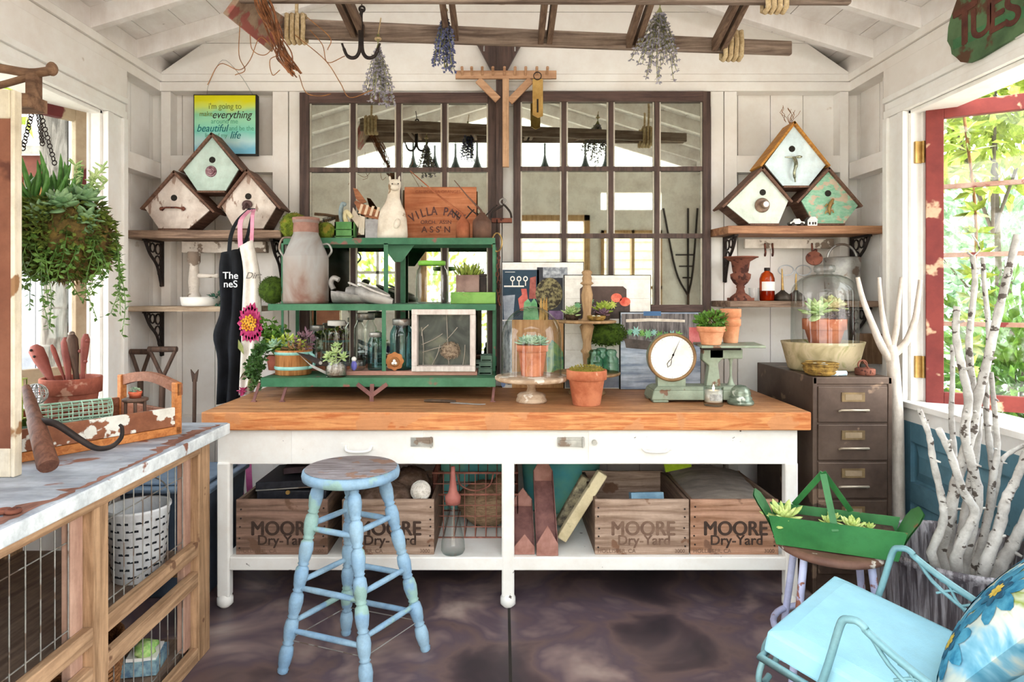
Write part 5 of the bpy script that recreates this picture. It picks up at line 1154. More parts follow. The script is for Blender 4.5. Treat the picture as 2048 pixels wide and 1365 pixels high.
# candle and glass paperweight
Y = 3.13; k = Y/F; c = at(1427, 0, Y, BT+.0005); t = thing('candle_tumbler', 'lit white candle in a clear square-bottomed glass tumbler with a grey label', 'candle', c)
m = MB(); pr = [(18*k, 0), (19*k, .004), (19.5*k, 38*k)]; m.lathe(c, [(0, 0)]+pr+[(18*k, 38*k), (17.5*k, .02), (0, .018)], 28, False); m.build('tumbler', M_glass, t)
m = MB(); m.lathe(c, [(0, .019), (17.3*k, .0195), (17.8*k, 31*k), (10*k, 30*k), (0, 29.5*k)], 24, False); m.build('wax', mat('cream_wax', '#f7efe4', '#fff8ee', .5, bump=0), t)
m = MB(); m.spin(c+Vector((0, 0, 30*k)), c+Vector((0, 0, 43*k)), [(0, .002), (.3, .006), (.6, .004), (1, .0)], 10)
fm = bpy.data.materials.new('candle_flame'); fm.use_nodes = True; b_ = fm.node_tree.nodes['Principled BSDF']; b_.inputs['Emission Color'].default_value = (1, .75, .4, 1); b_.inputs['Emission Strength'].default_value = 6
m.build('flame', fm, t)
m = MB(); P = [(math.sin(R(a)), -math.cos(R(a))) for a in range(-38, 39, 4)]; r = 19.9*k
vs = [(c.x+x*r, c.y+y*r, c.z+z*k) for z in (12, 25) for x, y in P]; n = len(P); m.add(vs, [(i, i+1, n+i+1, n+i) for i in range(n-1)], True); m.build('paper_label', mat('grey_label', '#8d8f8d', '#b5b6b2', .7, sc=60, bump=0), t)
Y = 3.17; k = Y/F; c = at(1481, 0, Y, BT+.0005); m = MB(); m.lathe(c, [(0, 0), (25*k, 0), (26*k, 4*k), (24*k, 8*k), (21*k, 9*k), (22*k, 14*k), (19*k, 17*k), (20*k, 22*k), (17*k, 31*k), (10*k, 37*k), (0, 39*k)], 30, False); m.build('glass_paperweight', mat('greenish_glazed_metal', '#5f6d60', '#8e9a8a', .25, .3, sc=12, st=(1, 1, 6), chip='#c6cabf', csc=14, camt=.62), label='stepped greenish domed paperweight at the right front of the bench', cat='paperweight')
# pruning knife
a, b, e = W(848, 806, 3.22), W(905, 811, 3.2), W(971, 818, 3.14); t = thing('pruning_knife', 'slim dark curved pruning knife lying flat on the bench', 'knife', at(910, 0, 3.2, BT))
for v in (a, b, e): v.z = BT+.002
m = MB(); m.prism([b+Vector((-.01, -.012, 0)), e+Vector((-.03, -.002, 0)), e+Vector((0, .012, 0)), e+Vector((-.05, .022, 0)), b+Vector((0, .012, 0))], (0, 0, .003)); m.build('blade', M_grey, t)
m = MB(); m.tube([a+Vector((0, 0, .007)), a.lerp(b, .3)+Vector((0, .004, .007)), a.lerp(b, .7)+Vector((0, 0, .007)), b+Vector((.015, 0, .006))], [.006, .009, .009, .007], 9); m.build('handle', mat('dark_horn', '#3f3228', '#5a4838', .4, sc=12), t)
# ================================================================ birdhouses
def birdhouse(label, Y, apex, lf, rt, bl, br, face, edge, hole, deco, top=None):
    """pentagon front (pixels at depth Y), body running back, two roof boards"""
    dp = 3.885-Y-.004; c = W((bl[0]+br[0])/2, bl[1], Y); t = thing('birdhouse', label, 'birdhouse', c)
    ax, ay = apex; sh = 7
    inl = (lf[0]+10, lf[1]-2); inr = (rt[0]-10, rt[1]-2); P = [W(ax, ay+8, Y), W(inr[0], inr[1], Y), W(br[0], br[1]-4, Y), W(bl[0], bl[1]-4, Y), W(inl[0], inl[1], Y)]
    m = MB(); m.prism(P, (0, .012, 0)); m.build('front_panel', face, t)
    m = MB(); cc = sum(P, Vector())/5; m.prism([cc+(p-cc)*.985+Vector((0, .0122, 0)) for p in P], (0, dp-.02, 0)); m.build('body', edge, t)
    m = MB(); th = Vector((0, 0, .016))
    for e in (lf, rt): a, b = W(ax, ay, Y-.02), W(e[0], e[1], Y-.02); n = Vector((-(b-a).z, 0, (b-a).x)).normalized(); n = n if n.z < 0 else -n; m.prism([a, b, b+n*.013, a+n*.013+Vector((0, 0, -.004))], (0, dp+.0, 0))
    m.build('roof', edge if not top else top, t, .002)
    m = MB(); m.box(W(bl[0], 0, Y).x, W(br[0], 0, Y).x, Y-.012, Y+dp-.02, W(0, bl[1], Y).z, W(0, bl[1]-4, Y).z); m.build('floor_board', edge, t)
    h = W(hole[0], hole[1], Y-.001); m = MB(); m.spin(h+Vector((0, .001, 0)), h+Vector((0, -.001, 0)), [(0, .018), (1, .018)], 20); m.build('entry_hole', M_dark, t)
    d = W(deco[1], deco[2], Y-.001); m = MB()
    if deco[0] == 'rosette':
        for r, y in ((.033, 0), (.024, .006), (.012, .011)): m.spin(d-Vector((0, y, 0)), d-Vector((0, y+.006, 0)), [(0, r), (1, r*.9)], 20)
        m.build('knob', mat('plum_enamel_knob', '#5d2d38', '#a3848a', .4, .2, sc=60), t)
    elif deco[0] == 'bar':
        m.tube([d+Vector((-.06, -.014, 0)), d+Vector((-.03, -.02, .005)), d+Vector((.03, -.02, .005)), d+Vector((.06, -.014, 0))], .005, 8)
        for s in (-1, 1): m.spin(d+Vector((s*.06, 0, 0)), d+Vector((s*.06, -.014, 0)), [(0, .014), (1, .009)], 4); m.ell(d+Vector((s*.062, -.008, 0)), (.013, .006, .011), 8, 6)
        m.build('handle', M_rust, t)
    elif deco[0] == 'hook':
        m.ell(d+Vector((0, -.006, .01)), (.03, .008, .025), 12, 8); m.tube(curve_pts([d+Vector((0, -.01, .015)), d+Vector((0, -.03, 0)), d+Vector((-.008, -.034, -.02)), d+Vector((-.012, -.028, -.01))], 5), .007, 8); m.build('hook', mat('dark_plum_iron', '#4c3838', '#6b5352', .6, .3, sc=20), t)
    elif deco[0] == 'knob':
        m.spin(d, d-Vector((0, .012, 0)), [(0, .042), (.5, .042), (1, .034)], 28); m.spin(d-Vector((-.004, .012, 0)), d-Vector((-.004, .05, 0)), [(0, .016), (.4, .014), (.6, .024), (1, .02)], 24); m.build('door_knob', mat('brown_ceramic_knob', '#6e5347', '#9d8470', .35, sc=20), t)
        m = MB(); m.spin(d-Vector((-.004, .0505, 0)), d-Vector((-.004, .0515, 0)), [(0, .016), (1, .014)], 20); m.build('knob_inlay', M_wht, t)
    elif deco[0] == 'tap':
        m.tube(curve_pts([d+Vector((0, -.01, .04)), d+Vector((.004, -.03, .0)), d+Vector((-.006, -.03, -.05)), d+Vector((.008, -.012, -.10))], 6), [.011]*9+[.008]*7+[.004]*3, 9); m.ell(d+Vector((.025, -.02, .042)), (.02, .007, .008), 10, 6); m.ell(d+Vector((-.025, -.01, .042)), (.028, .006, .005), 10, 6); m.build('lever_handle', mat('bright_nickel', '#8a8f7a', '#c7c8b0', .25, .8, sc=12), t)
    elif deco[0] == 'lizard':
        m.tube(curve_pts([d+Vector((.022, -.01, .04)), d+Vector((.004, -.016, .012)), d+Vector((-.004, -.016, -.02)), d+Vector((.004, -.01, -.05))], 5), [.006, .008, .009, .01, .011, .012, .012, .011, .010, .010, .009, .008, .007, .006, .004, .003], 8)
        for s, z in ((-1, .005), (1, .02), (-1, -.035), (1, -.03)): m.tube([d+Vector((0, -.012, z)), d+Vector((s*.018, -.012, z+.006)), d+Vector((s*.024, -.01, z-.008))], .004, 6)
        m.build('lizard_ornament', mat('old_brass_cast', '#8c6a3f', '#c2a266', .45, .5, sc=25), t)
    return t
M_pinkw = mat('weathered_cream_wood', '#cdbdb2', '#e6dcd3', .75, sc=5, chip='#a08779', csc=12, cst=(2, 1, .7), camt=.66, grime=.25)
M_mint = mat('mint_paint', '#b8cfc5', '#c9dbd2', .6, sc=5, bump=.05)
M_pale = mat('pale_mint_paint', '#d3ded3', '#dfe8df', .6, sc=5, bump=.05)
M_ice = mat('ice_blue_paint', '#d3e6ec', '#e2f0f3', .55, sc=5, bump=.05)
M_jade = mat('jade_green_paint', '#7fb898', '#a5cbb0', .7, sc=8, st=(3, 1, 8), chip='#c6b39c', csc=10, cst=(2, 1, 3), camt=.6)
M_bh = wood('birdhouse_edge', '#5a3f33', '#7a5a4a', 'y', 5, .7); M_bhy = wood('golden_roof', '#a3682a', '#c98f3f', 'y', 5, .6)
bh = []
bh.append(birdhouse('cream birdhouse with a dark bar handle, left end of the upper left shelf', 3.71, (347, 340), (279, 417), (429, 423), (318, 461.5), (377, 461.5), M_pinkw, M_bh, (348, 396), ('bar', 346, 418)))
bh.append(birdhouse('cream birdhouse with the aprons hanging from its hook', 3.71, (493, 337), (433, 414), (562, 416), (468, 461.5), (526, 461.5), M_pinkw, M_bh, (496.5, 393), ('hook', 495, 413)))
bh.append(birdhouse('mint birdhouse with plum knob, stacked on two cream ones', 3.72, (422, 264), (356, 341), (487, 341), (395, 386), (451, 386), M_mint, M_bh, (424.5, 320), ('rosette', 422, 343)))
bh.append(birdhouse('pale mint birdhouse with brown door knob on the upper right shelf', 3.71, (1526, 332), (1444, 413), (1587, 403), (1499, 451.5), (1557, 451.5), M_pale, M_bh, (1525.5, 385), ('knob', 1524, 411)))
bh.append(birdhouse('jade green birdhouse with a brass lizard on the upper right shelf', 3.71, (1659, 333), (1593, 404), (1727, 412), (1628, 451.5), (1688, 451.5), M_jade, M_bh, (1656, 387), ('lizard', 1657, 413)))
bh.append(birdhouse('ice blue birdhouse with golden roof, stacked on the two right ones', 3.72, (1590, 241), (1520, 331), (1662, 331), (1566, 376), (1617, 376), M_ice, M_bh, (1584, 298), ('tap', 1586, 330), M_bhy))
m = MB()
for k in range(9):
    b = W(1575+ru(-4, 12), 246+ru(-2, 4), 3.78); P = [b]; 
    for j in range(4): P.append(P[-1]+Vector((ru(-.022, .022), ru(-.01, .01), ru(.012, .03))))
    m.tube(P, .0016, 4)
m.build('twig_crown', M_twig, bh[-1])
# tin village
c = at(1612, 0, 3.70, ZR1+.0005); t = thing('toy_house', 'tiny grey toy house between the two lower right birdhouses', 'toy house', c); k = 3.7/F
m = MB(); m.box(c.x-.0, c.x+.055, c.y-.02, c.y+.02, c.z, c.z+.03); m.prism([(c.x-.004, c.y-.024, c.z+.03), (c.x+.059, c.y-.024, c.z+.03), (c.x+.04, c.y-.024, c.z+.052), (c.x+.015, c.y-.024, c.z+.052)], (0, .048, 0)); m.build('house_body', M_zinc, t)
for dx in (.012, .03, .044): m = MB(); m.box(c.x+dx-.004, c.x+dx+.004, c.y-.022, c.y-.0195, c.z+.008, c.z+.022); m.build('window', M_ink, t)
t = thing('toy_car', 'tiny grey toy car beside the toy house on the upper right shelf', 'toy car', c+Vector((-.07, 0, 0)))
m = MB(); x = c.x-.1; m.prism([(x, c.y-.02, c.z+.01), (x+.085, c.y-.02, c.z+.01), (x+.085, c.y-.02, c.z+.024), (x+.065, c.y-.02, c.z+.026), (x+.055, c.y-.02, c.z+.042), (x+.025, c.y-.02, c.z+.042), (x+.012, c.y-.02, c.z+.026), (x, c.y-.02, c.z+.022)], (0, .04, 0)); m.build('car_body', M_zinc, t, .002)
for dx in (.018, .068): m = MB(); m.cyl((x+dx, c.y-.023, c.z+.01), (x+dx, c.y+.023, c.z+.01), .0098, seg=14); m.build('wheel', M_iron, t)

# ================================================================ quote canvas on the wall
Y = 3.84; x0, x1, z0, z1 = wx(387, Y), wx(513, Y), wz(310, Y), wz(189, Y)
t = thing('quote_canvas', 'square yellow-to-turquoise quote canvas hanging on the left of the back wall', 'canvas', ((x0+x1)/2, Y, z0))
m = MB(); m.box(x0, x1, Y, Y+.04, z0, z1); m.build('stretcher_edge', mat('black_edge', '#23221f', rough=.6), t)
m = MB(); m.box(x0+.006, x1-.006, Y-.002, Y, z0+.006, z1-.006)
m.build('printed_face', ramp_mat('watercolour_bands', [(.08, '#7fc3dd'), (.2, '#bfe3e4'), (.36, '#7fd1c0'), (.52, '#9edbb6'), (.66, '#8fd0a8'), (.76, '#cfe06a'), (.86, '#dcd81c'), (.97, '#d6d213')], 5, .6, axis=('Z', 2.75, -.12, .22)), t)
M_grn = mat('olive_ink', '#7d8a3a', rough=.9, bump=0); M_ti = mat('teal_ink', '#1d6f73', rough=.9, bump=0)
for s, px, py, sz, mm, sh in (("i'm going to", 450, 213, .048, M_grn, 0), ('make', 412, 228, .042, M_grn, 0), ('everything', 463, 230, .064, M_ink, .3), ('around me', 449, 243, .042, mat('sea_ink', '#5fae8f', bump=0), 0), ('beautiful', 424, 257, .062, M_ti, .3), ('and be the', 483, 257, .04, mat('sea_ink', ''), 0), ('light of my', 432, 271, .036, mat('sea_ink', ''), 0), ('life', 470, 271, .062, M_ti, .3)):
    text(s, W(px, py, Y-.003), UX, UZ, sz, mm, t, shear=sh, sx=.86)
m = MB(); m.tube(curve_pts([W(414, 189, Y+.02), W(418, 168, Y+.02), W(445, 120, Y+.01), W(480, 150, Y+.02), W(505, 189, Y+.02)], 5), .0015, 5); m.build('hanging_wire', M_zinc, t)

# ================================================================ lower-left shelf: corbel, dish, ivy; wall rail
Y = 3.78; m = MB(); x = wx(388, Y); M_chip = mat('chippy_white_wood', '#d9cec2', '#ece4da', .75, sc=6, chip='#8b7a6c', csc=11, camt=.6, bump=.2)
t = thing('porch_corbel', 'chippy white turned corbel post on the lower left shelf', 'corbel', (x, Y, ZL2+.03))
k = Y/F; m.lathe((x, Y, ZL2+.001), [(0, 0), (13*k, 0), (13*k, 20*k), (9*k, 28*k), (11*k, 50*k), (8*k, 80*k), (12*k, 88*k), (12*k, 108*k), (0, 108*k)], 16, False); m.build('post', M_chip, t)
m = MB(); z = ZL2+.001+60*k; m.cyl((x+.02, Y, z), (x+.13, Y, z), .014, .010, 12); m.lathe((x+.135, Y, z-.014), [(0, 0), (.016, .004), (.02, .014), (.016, .024), (0, .028)], 14, False); m.build('spindle_arm', M_chip, t)
m = MB(); m.box(wx(367, 3.86), wx(535, 3.86), 3.835, 3.885, wz(506, 3.86), wz(484, 3.86)); t = m.build('peg_board', M_chip, label='chippy white board on the wall under the upper left shelf', cat='board', bevel=.003)
c = at(402, 0, 3.72, ZL2+.001); m = MB(); k = 3.72/F; m.lathe(c, [(0, 0), (34*k, 0), (36*k, .008), (38*k, 18*k), (36*k, 18*k), (34*k, .012), (0, .012)], 32, False); m.build('white_dish', M_wht, label='shallow white dish on the lower left shelf', cat='dish')
c = at(437, 0, 3.70, ZL2+.001); t = thing('ivy_sprig', 'small dark green ivy sprig at the end of the lower left shelf', 'ivy', c); m = MB(); m.tube(curve_pts([c+Vector((0, 0, .004)), c+Vector((.02, 0, .04)), c+Vector((-.01, 0, .07))], 5), .002, 5); m.cloud(c+Vector((.0, 0, .035)), (.045, .03, .032), 60, .03, .024, zmin=c.z+.006); m.build('foliage', mat('blue_green_ivy', '#2c5a4a', '#487a66', .5, sc=30), t)

# ================================================================ aprons
def apron(name, label, pts_l, pts_r, mm, Y, straps, sm, fold=.03):
    t = thing(name, label, 'apron', W((pts_l[0][0]+pts_r[0][0])/2, pts_l[-1][1], Y)); m = MB(); N = 14; A_, B_ = curve_pts(L(pts_l, Y), 5), curve_pts(L(pts_r, Y), 5); vs = []
    n = min(len(A_), len(B_))
    for i in range(n):
        for j in range(N+1):
            f = j/N; p = A_[i].lerp(B_[i], f); p.y += -fold*math.sin(f*PI*3.2+i*.06)*min(1, i/8+.2)-.01*math.sin(f*PI); vs.append(p)
    m.add(vs, [(i*(N+1)+j, i*(N+1)+j+1, (i+1)*(N+1)+j+1, (i+1)*(N+1)+j) for i in range(n-1) for j in range(N)], True); b = m.build('apron_body', mm, t)
    sol = b.modifiers.new('solidify', 'SOLIDIFY'); sol.thickness = .003
    for P, w in straps: m = MB(); P = L(P, Y); P[0].y = 3.66; m.prism_strip(P, w) if hasattr(m, 'prism_strip') else strip(m, P, w); m.build('strap', sm, t)
    return t
def strip(m, P, w):
    P = curve_pts(P, 4); vs = []
    for p in P: vs += [p+Vector((-w/2, 0, 0)), p+Vector((w/2, 0, 0)), p+Vector((w/2, .003, 0)), p+Vector((-w/2, .003, 0))]
    for i in range(len(P)-1):
        a = 4*i
        m.add([vs[a+k] for k in range(8)], [(0, 1, 5, 4), (2, 3, 7, 6), (1, 2, 6, 5), (3, 0, 4, 7)])
M_pinkr = mat('pink_ribbon', '#d98aa6', '#e8a5bb', .7, sc=6, bump=0)
ta = apron('black_apron', 'black cotton apron hanging from the birdhouse hook at the left of the bench', [(443, 506), (440, 540), (444, 620), (431, 670), (440, 720), (437, 808)], [(478, 498), (487, 545), (484, 620), (484, 690), (480, 750), (476, 806)], M_black, 3.60, [([(492, 414), (476, 440), (462, 470), (458, 504)], .022), ([(499, 414), (502, 440), (492, 480), (478, 500)], .018)], M_black)
M_wtx = mat('white_print', '#dfe3ea', rough=.8, bump=0)
text('The', W(461, 552, 3.548), UX, UZ, .054, M_wtx, ta, off=.012); text('neS', W(461, 569, 3.548), UX, UZ, .054, M_wtx, ta, off=.008)
M_linen = mat('cream_linen', '#e6dfd6', '#f0ebe4', .9, sc=6, bump=.1)
tb = apron('floral_apron', 'cream apron with a large magenta dahlia print hanging over the black one', [(480, 493), (488, 545), (486, 620), (484, 700), (480, 790)], [(505, 480), (518, 545), (521, 620), (517, 690), (505, 788)], M_linen, 3.575, [([(490, 414), (482, 440), (480, 470), (481, 495)], .026), ([(497, 414), (505, 430), (504, 460), (503, 484)], .020)], M_pinkr, .012)
Yf = 3.552
m = MB(); fc = W(501, 647, Yf)
for ring, (n_, rr, yo) in enumerate(((20, .115, 0), (18, .09, -.002), (14, .066, -.004))):
    for k in range(n_):
        a = 2*PI*(k+.5*ring)/n_; r = rr*ru(.9, 1.08); d = Vector((math.cos(a)*.62, yo/r, math.sin(a))); e = Vector((-math.sin(a)*.7, 0, math.cos(a)))*.0185*(rr/.1)
        m.poly([fc+d*r*.2, fc+d*r*.75-e, fc+d*r, fc+d*r*.75+e][::-1])
m.build('dahlia_print', mat('magenta_petal', '#98124f', '#cf5a88', .8, sc=22, bump=0), tb)
m = MB()
for k in range(34): a = k*2.4; r = .0075*math.sqrt(k); p = fc+Vector((-.006+math.cos(a)*r, -.007, math.sin(a)*r)); m.ell(p, (.0075, .003, .0075), 6, 4)
m.build('dahlia_centre', mat('golden_centre', '#c4761a', '#e2b040', .8, sc=30, bump=0), tb)
m = MB(); strip(m, [W(511, 688, Yf), W(508, 730, Yf), W(494, 775, Yf)], .009); 
for p, d in ((W(488, 710, Yf), (-.3, 0, .8)), (W(497, 735, Yf), (-.5, 0, -.7)), (W(500, 755, Yf), (.6, 0, -.5))): m.leaf(p, d, .09, .035)
m.build('stem_print', mat('olive_print', '#6f7a45', '#93995f', .8, sc=14, bump=0), tb)
m = MB(); m.rosette(W(486, 782, Yf-.005), .035, 14, .3, (0, -1, .1), .4); m.build('bud_print', mat('magenta_petal', ''), tb)
text('Dirt', W(506, 552, Yf), UX, UZ, .05, mat('grey_script', '#6b655e', bump=0), tb, shear=.35)
for k, (px, y0) in enumerate(((479, 938), (497, 938))):
    m = MB(); strip(m, [W(px-2, 800, 3.62), W(px, 880, 3.64), W(px, 940, 3.66), W(px+4, 1010, 3.66)], .034); m.build('ribbon_tail', mat('magenta_ribbon', '#c0528f', '#d873a8', .7, sc=5, bump=0), tb)

# ================================================================ right shelves
c = at(1481, 0, 3.74, ZR2+.0005); k = 3.74/F
m = MB(); P = [(20, 0), (20, 7), (17, 10), (9, 16), (7, 24), (9, 28), (7.5, 30), (14, 36), (19, 45), (20, 53), (14, 56), (15.5, 60), (18, 78), (30, 85), (34, 86), (34, 88), (28, 88), (16, 80)]
m.box(c.x-20*k, c.x+20*k, c.y-20*k, c.y+20*k, c.z, c.z+6*k); m.lathe(c, [(r*k, z*k) for r, z in P], 28); m.build('garden_urn', M_rust, label='rust-brown cast-iron urn at the left of the lower right shelf', cat='urn')
c = at(1534, 0, 3.76, ZR2+.0005); k = 3.76/F; t = thing('amber_bottle', 'amber glass bottle with a white label on the lower right shelf', 'bottle', c)
m = MB(); m.lathe(c, [(0, 0), (13*k, 0), (14.5*k, 2*k), (14.5*k, 44*k), (11*k, 54*k), (5*k, 59*k), (4.6*k, 63*k)], 26, False); m.build('bottle_body', M_amber, t)
m = MB(); m.lathe(c, [(13.6*k, 1*k), (13.6*k, 20*k), (0, 20*k)], 24, False); m.build('liquid', mat('amber_liquid', '#8a3d14', '#a1501f', .2, bump=0), t)
m = MB(); m.lathe(c, [(5.5*k, 60*k), (5.5*k, 66*k), (0, 66*k)], 16, False); m.build('cap', M_iron, t)
m = MB(); Pq = [(math.sin(R(a)), -math.cos(R(a))) for a in range(-62, 63, 6)]; r = 14.9*k; vs = [(c.x+x*r, c.y+y*r, c.z+z*k) for z in (20, 38) for x, y in Pq]; n = len(Pq); m.add(vs, [(i, i+1, n+i+1, n+i) for i in range(n-1)], True); m.build('paper_label', M_wht, t)
c = at(1508, 0, 3.78, ZR2+.0005); m = MB(); m.lathe(c, [(0, .002), (.026, 0), (.028, .03), (.03, .075)], 20, False); m.build('small_glass', M_glass, label='small clear glass behind the urn on the lower right shelf', cat='glass')
for lb, px, sp in (('dark squat oil can with a short spout right of the amber bottle', 1565, (1564, 538)), ('dark squat oil can half behind the large cloche', 1592, (1592, 548))):
    c = at(px, 0, 3.76, ZR2+.0005); t = thing('squat_oil_can', lb, 'oil can', c)
    m = MB(); m.lathe(c, [(0, 0), (16*k, 0), (17*k, 4*k), (14*k, 12*k), (5*k, 19*k), (4*k, 21*k), (0, 21*k)], 22, False); m.build('can_body', mat('dark_bronze', '#39322c', '#544a41', .5, .4, sc=14), t)
    m = MB(); e = W(sp[0], sp[1], 3.76); m.tube([c+Vector((0, 0, 20*k)), e], [.009, .004], 8); m.build('spout', mat('old_brass_cast', ''), t)
Yw = 3.86; m = MB(); m.box(wx(1490, Yw), wx(1668, Yw), 3.86, 3.885, wz(497, Yw), wz(478, Yw)); t = m.build('coat_rail', M_chip, label='chippy weathered coat rail on the wall above the lower right shelf', cat='rail', bevel=.002)
for px in (1530, 1545, 1624): m = MB(); m.tube(curve_pts([W(px, 488, 3.86), W(px, 492, 3.83), W(px+1, 505, 3.82), W(px, 512, 3.83), W(px, 508, 3.81)], 4), .006, 7); m.build('coat_hook', M_rust, t)
t = thing('wire_loops', 'white wire twin-loop hanger on the wall behind the oil cans', 'hanger', W(1590, 540, 3.87)); m = MB()
for px in (1572, 1607): m.tube(arc(W(px, 541, 3.87), UX*1.5, UZ, .03, 0, 360, 24)[:-1], .0035, 6, True)
m.tube(L([(1588, 541), (1592, 541)], 3.87), .0035, 6); m.tube(L([(1590, 541), (1590, 565)], 3.87), .003, 6); m.build('loops', mat('steel_wire', '#a9adb3', '#c7cace', .4, .4), t)
t = thing('watering_rose', 'rusty round watering rose hanging from the coat rail', 'watering rose', W(1628, 522, 3.78)); c = W(1628, 518, 3.78)
m = MB(); ax = Vector((-.25, -.8, .35)).normalized(); m.spin(c-ax*.02, c+ax*.012, [(0, .012), (.5, .03), (.8, .046), (1, .044)], 26); m.build('rose_head', M_rust, t)
m = MB(); m.tube(curve_pts([c-ax*.02, c-ax*.06+Vector((.01, 0, .02)), W(1632, 500, 3.83), W(1624, 512, 3.81)], 5), .008, 8); m.build('pipe', M_rust, t)
c = at(1684, 0, 3.77, ZR2+.0005); k = 3.77/F; t = thing('watering_can', 'tall grey galvanised watering can at the right of the lower right shelf', 'watering can', c)
m = MB(); m.lathe(c, [(0, 0), (31*k, 0), (31*k, 3*k), (33*k, 60*k), (34*k, 85*k), (31*k, 87*k), (30*k, 80*k), (29*k, 6*k)], 32, False); m.build('can_body', M_zinc, t)
m = MB(); m.tube(arc(c+Vector((0, 0, 84*k)), UX, UZ, 29*k, 0, 180, 18), .007, 8); m.build('bail_handle', M_zinc, t)

# ================================================================ on the filing cabinet
FZ = fz+.0005; Y = 3.42; k = Y/F; c = at(1645, 0, Y, FZ)
t = thing('stone_bowl', 'mossy sandstone bowl planter on top of the filing cabinet', 'bowl', c); hb = wz(683, Y)-FZ
m = MB(); prb = [(0, 0), (60*k, 0), (66*k, .01), (78*k, hb*.9), (80*k, hb), (75*k, hb), (72*k, hb-.02), (0, hb-.03)]; m.lathe(c, prb, 44, False)
for v in m.v: v.y = c.y+(v.y-c.y)*.8
m.build('bowl_body', ramp_mat('mossy_sandstone', [(.3, '#8f8560'), (.45, '#b3a481'), (.58, '#c4b494'), (.75, '#7f8446')], 9, .95), t)
m = MB(); m.lathe(c, [(0, hb-.018), (71*k, hb-.022)], 32, False)
for v in m.v: v.y = c.y+(v.y-c.y)*.8
m.build('soil', M_soil, t)
cp = Vector((c.x+.005, c.y-.01, FZ+hb-.0175)); kk = cp.y/F
pot('cloche_pot', 'terracotta pot of green succulents under the large jug cloche on the cabinet', cp, 41*kk, 52*kk, M_terra, lip=.42); tt = COL.objects['cloche_pot']
m = MB(); p = cp+Vector((0, 0, 54*kk)); m.rosette(p+Vector((-.055, -.04, .03)), .10, 22, .7, (-.5, -.6, .7), .3); m.build('succulent', M_echg, tt)
m = MB(); m.rosette(p+Vector((.02, -.03, .055)), .085, 20, .7, (0, -.6, 1), .3); m.rosette(p+Vector((.06, .0, .06)), .07, 18, .7, (.5, -.4, 1), .3); m.build('succulent', mat('rosy_green_succulent', '#a9b77c', '#d9c9a0', .45, sc=16, bump=0), tt)
m = MB(); m.cloud(p+Vector((.05, -.03, .02)), (.06, .05, .03), 160, .022, .006, shell=.2); m.build('grey_stems', mat('violet_grey_stem', '#7d7078', '#a3959a', .7, sc=30), tt)
m = MB(); rc = 62*kk; hc = wz(530, cp.y)-cp.z; pr = [(rc, .001), (rc*1.01, .005), (rc, .01), (rc*.99, hc*.62)]+[(rc*(.99 if a == 0 else 1)*(.25+.75*math.cos(R(a))), hc*.62+hc*.26*math.sin(R(a))) for a in range(10, 91, 10)]+[(rc*.22, hc*.9), (rc*.3, hc*.91), (rc*.33, hc*.95), (rc*.3, hc*.99), (rc*.2, hc)]
m.lathe(cp, pr, 48, False); m.build('jug_cloche', M_glass, label='large clear glass jug cloche standing in the stone bowl', cat='cloche')
nest('bird_nest', 'golden straw bird nest with two pale blue eggs on the filing cabinet', at(1640, 0, 3.19, FZ), .085, eggs=2, h=.06)
m = MB(); a, b = at(1636, 0, 3.145, FZ+.014), at(1692, 0, 3.15, FZ+.014); m.cyl(a, b, .0125, .0125, 14); t = m.build('rolled_paper', mat('pale_blue_paper', '#a9cbe3', '#dcebf2', .7, sc=9), label='rolled pale blue paper lying at the front of the filing cabinet', cat='paper')
m = MB(); m.cyl(a.lerp(b, .62), a.lerp(b, .7), .0135, .0135, 14); m.build('paper_band', M_wht, t)
m = MB(); m.cyl(a.lerp(b, -.01), a.lerp(b, .05), .0132, .0132, 14); m.build('end_band', mat('rose_red', '#b0444f', bump=0), t)
c = at(1730, 0, 3.2, FZ); t = thing('iron_inkwell', 'small dark cast-iron pot with a ring handle on the cabinet corner', 'iron pot', c)
m = MB(); m.lathe(c, [(0, 0), (.042, 0), (.046, .006), (.046, .03), (.04, .034), (0, .034)], 22, False); m.build('pot_body', M_rust, t)
m = MB(); m.tube(arc(c+Vector((-.012, 0, .05)), UX, UZ, .022, 0, 360, 16)[:-1], .004, 7, True); m.tube([c+Vector((-.01, 0, .07)), c+Vector((.005, -.03, .03)), c+Vector((.015, -.045, .012))], .004, 6); m.build('ring_handle', M_rust, t)
m = MB(); m.box(wx(1722, 3.72), wx(1760, 3.72), 3.70, 3.78, FZ, wz(668, 3.72)); m.build('brown_carton', wood('brown_carton', '#7d6049', '#987a60', 'z', 3), label='plain brown board box behind the stone bowl on the cabinet', cat='box')

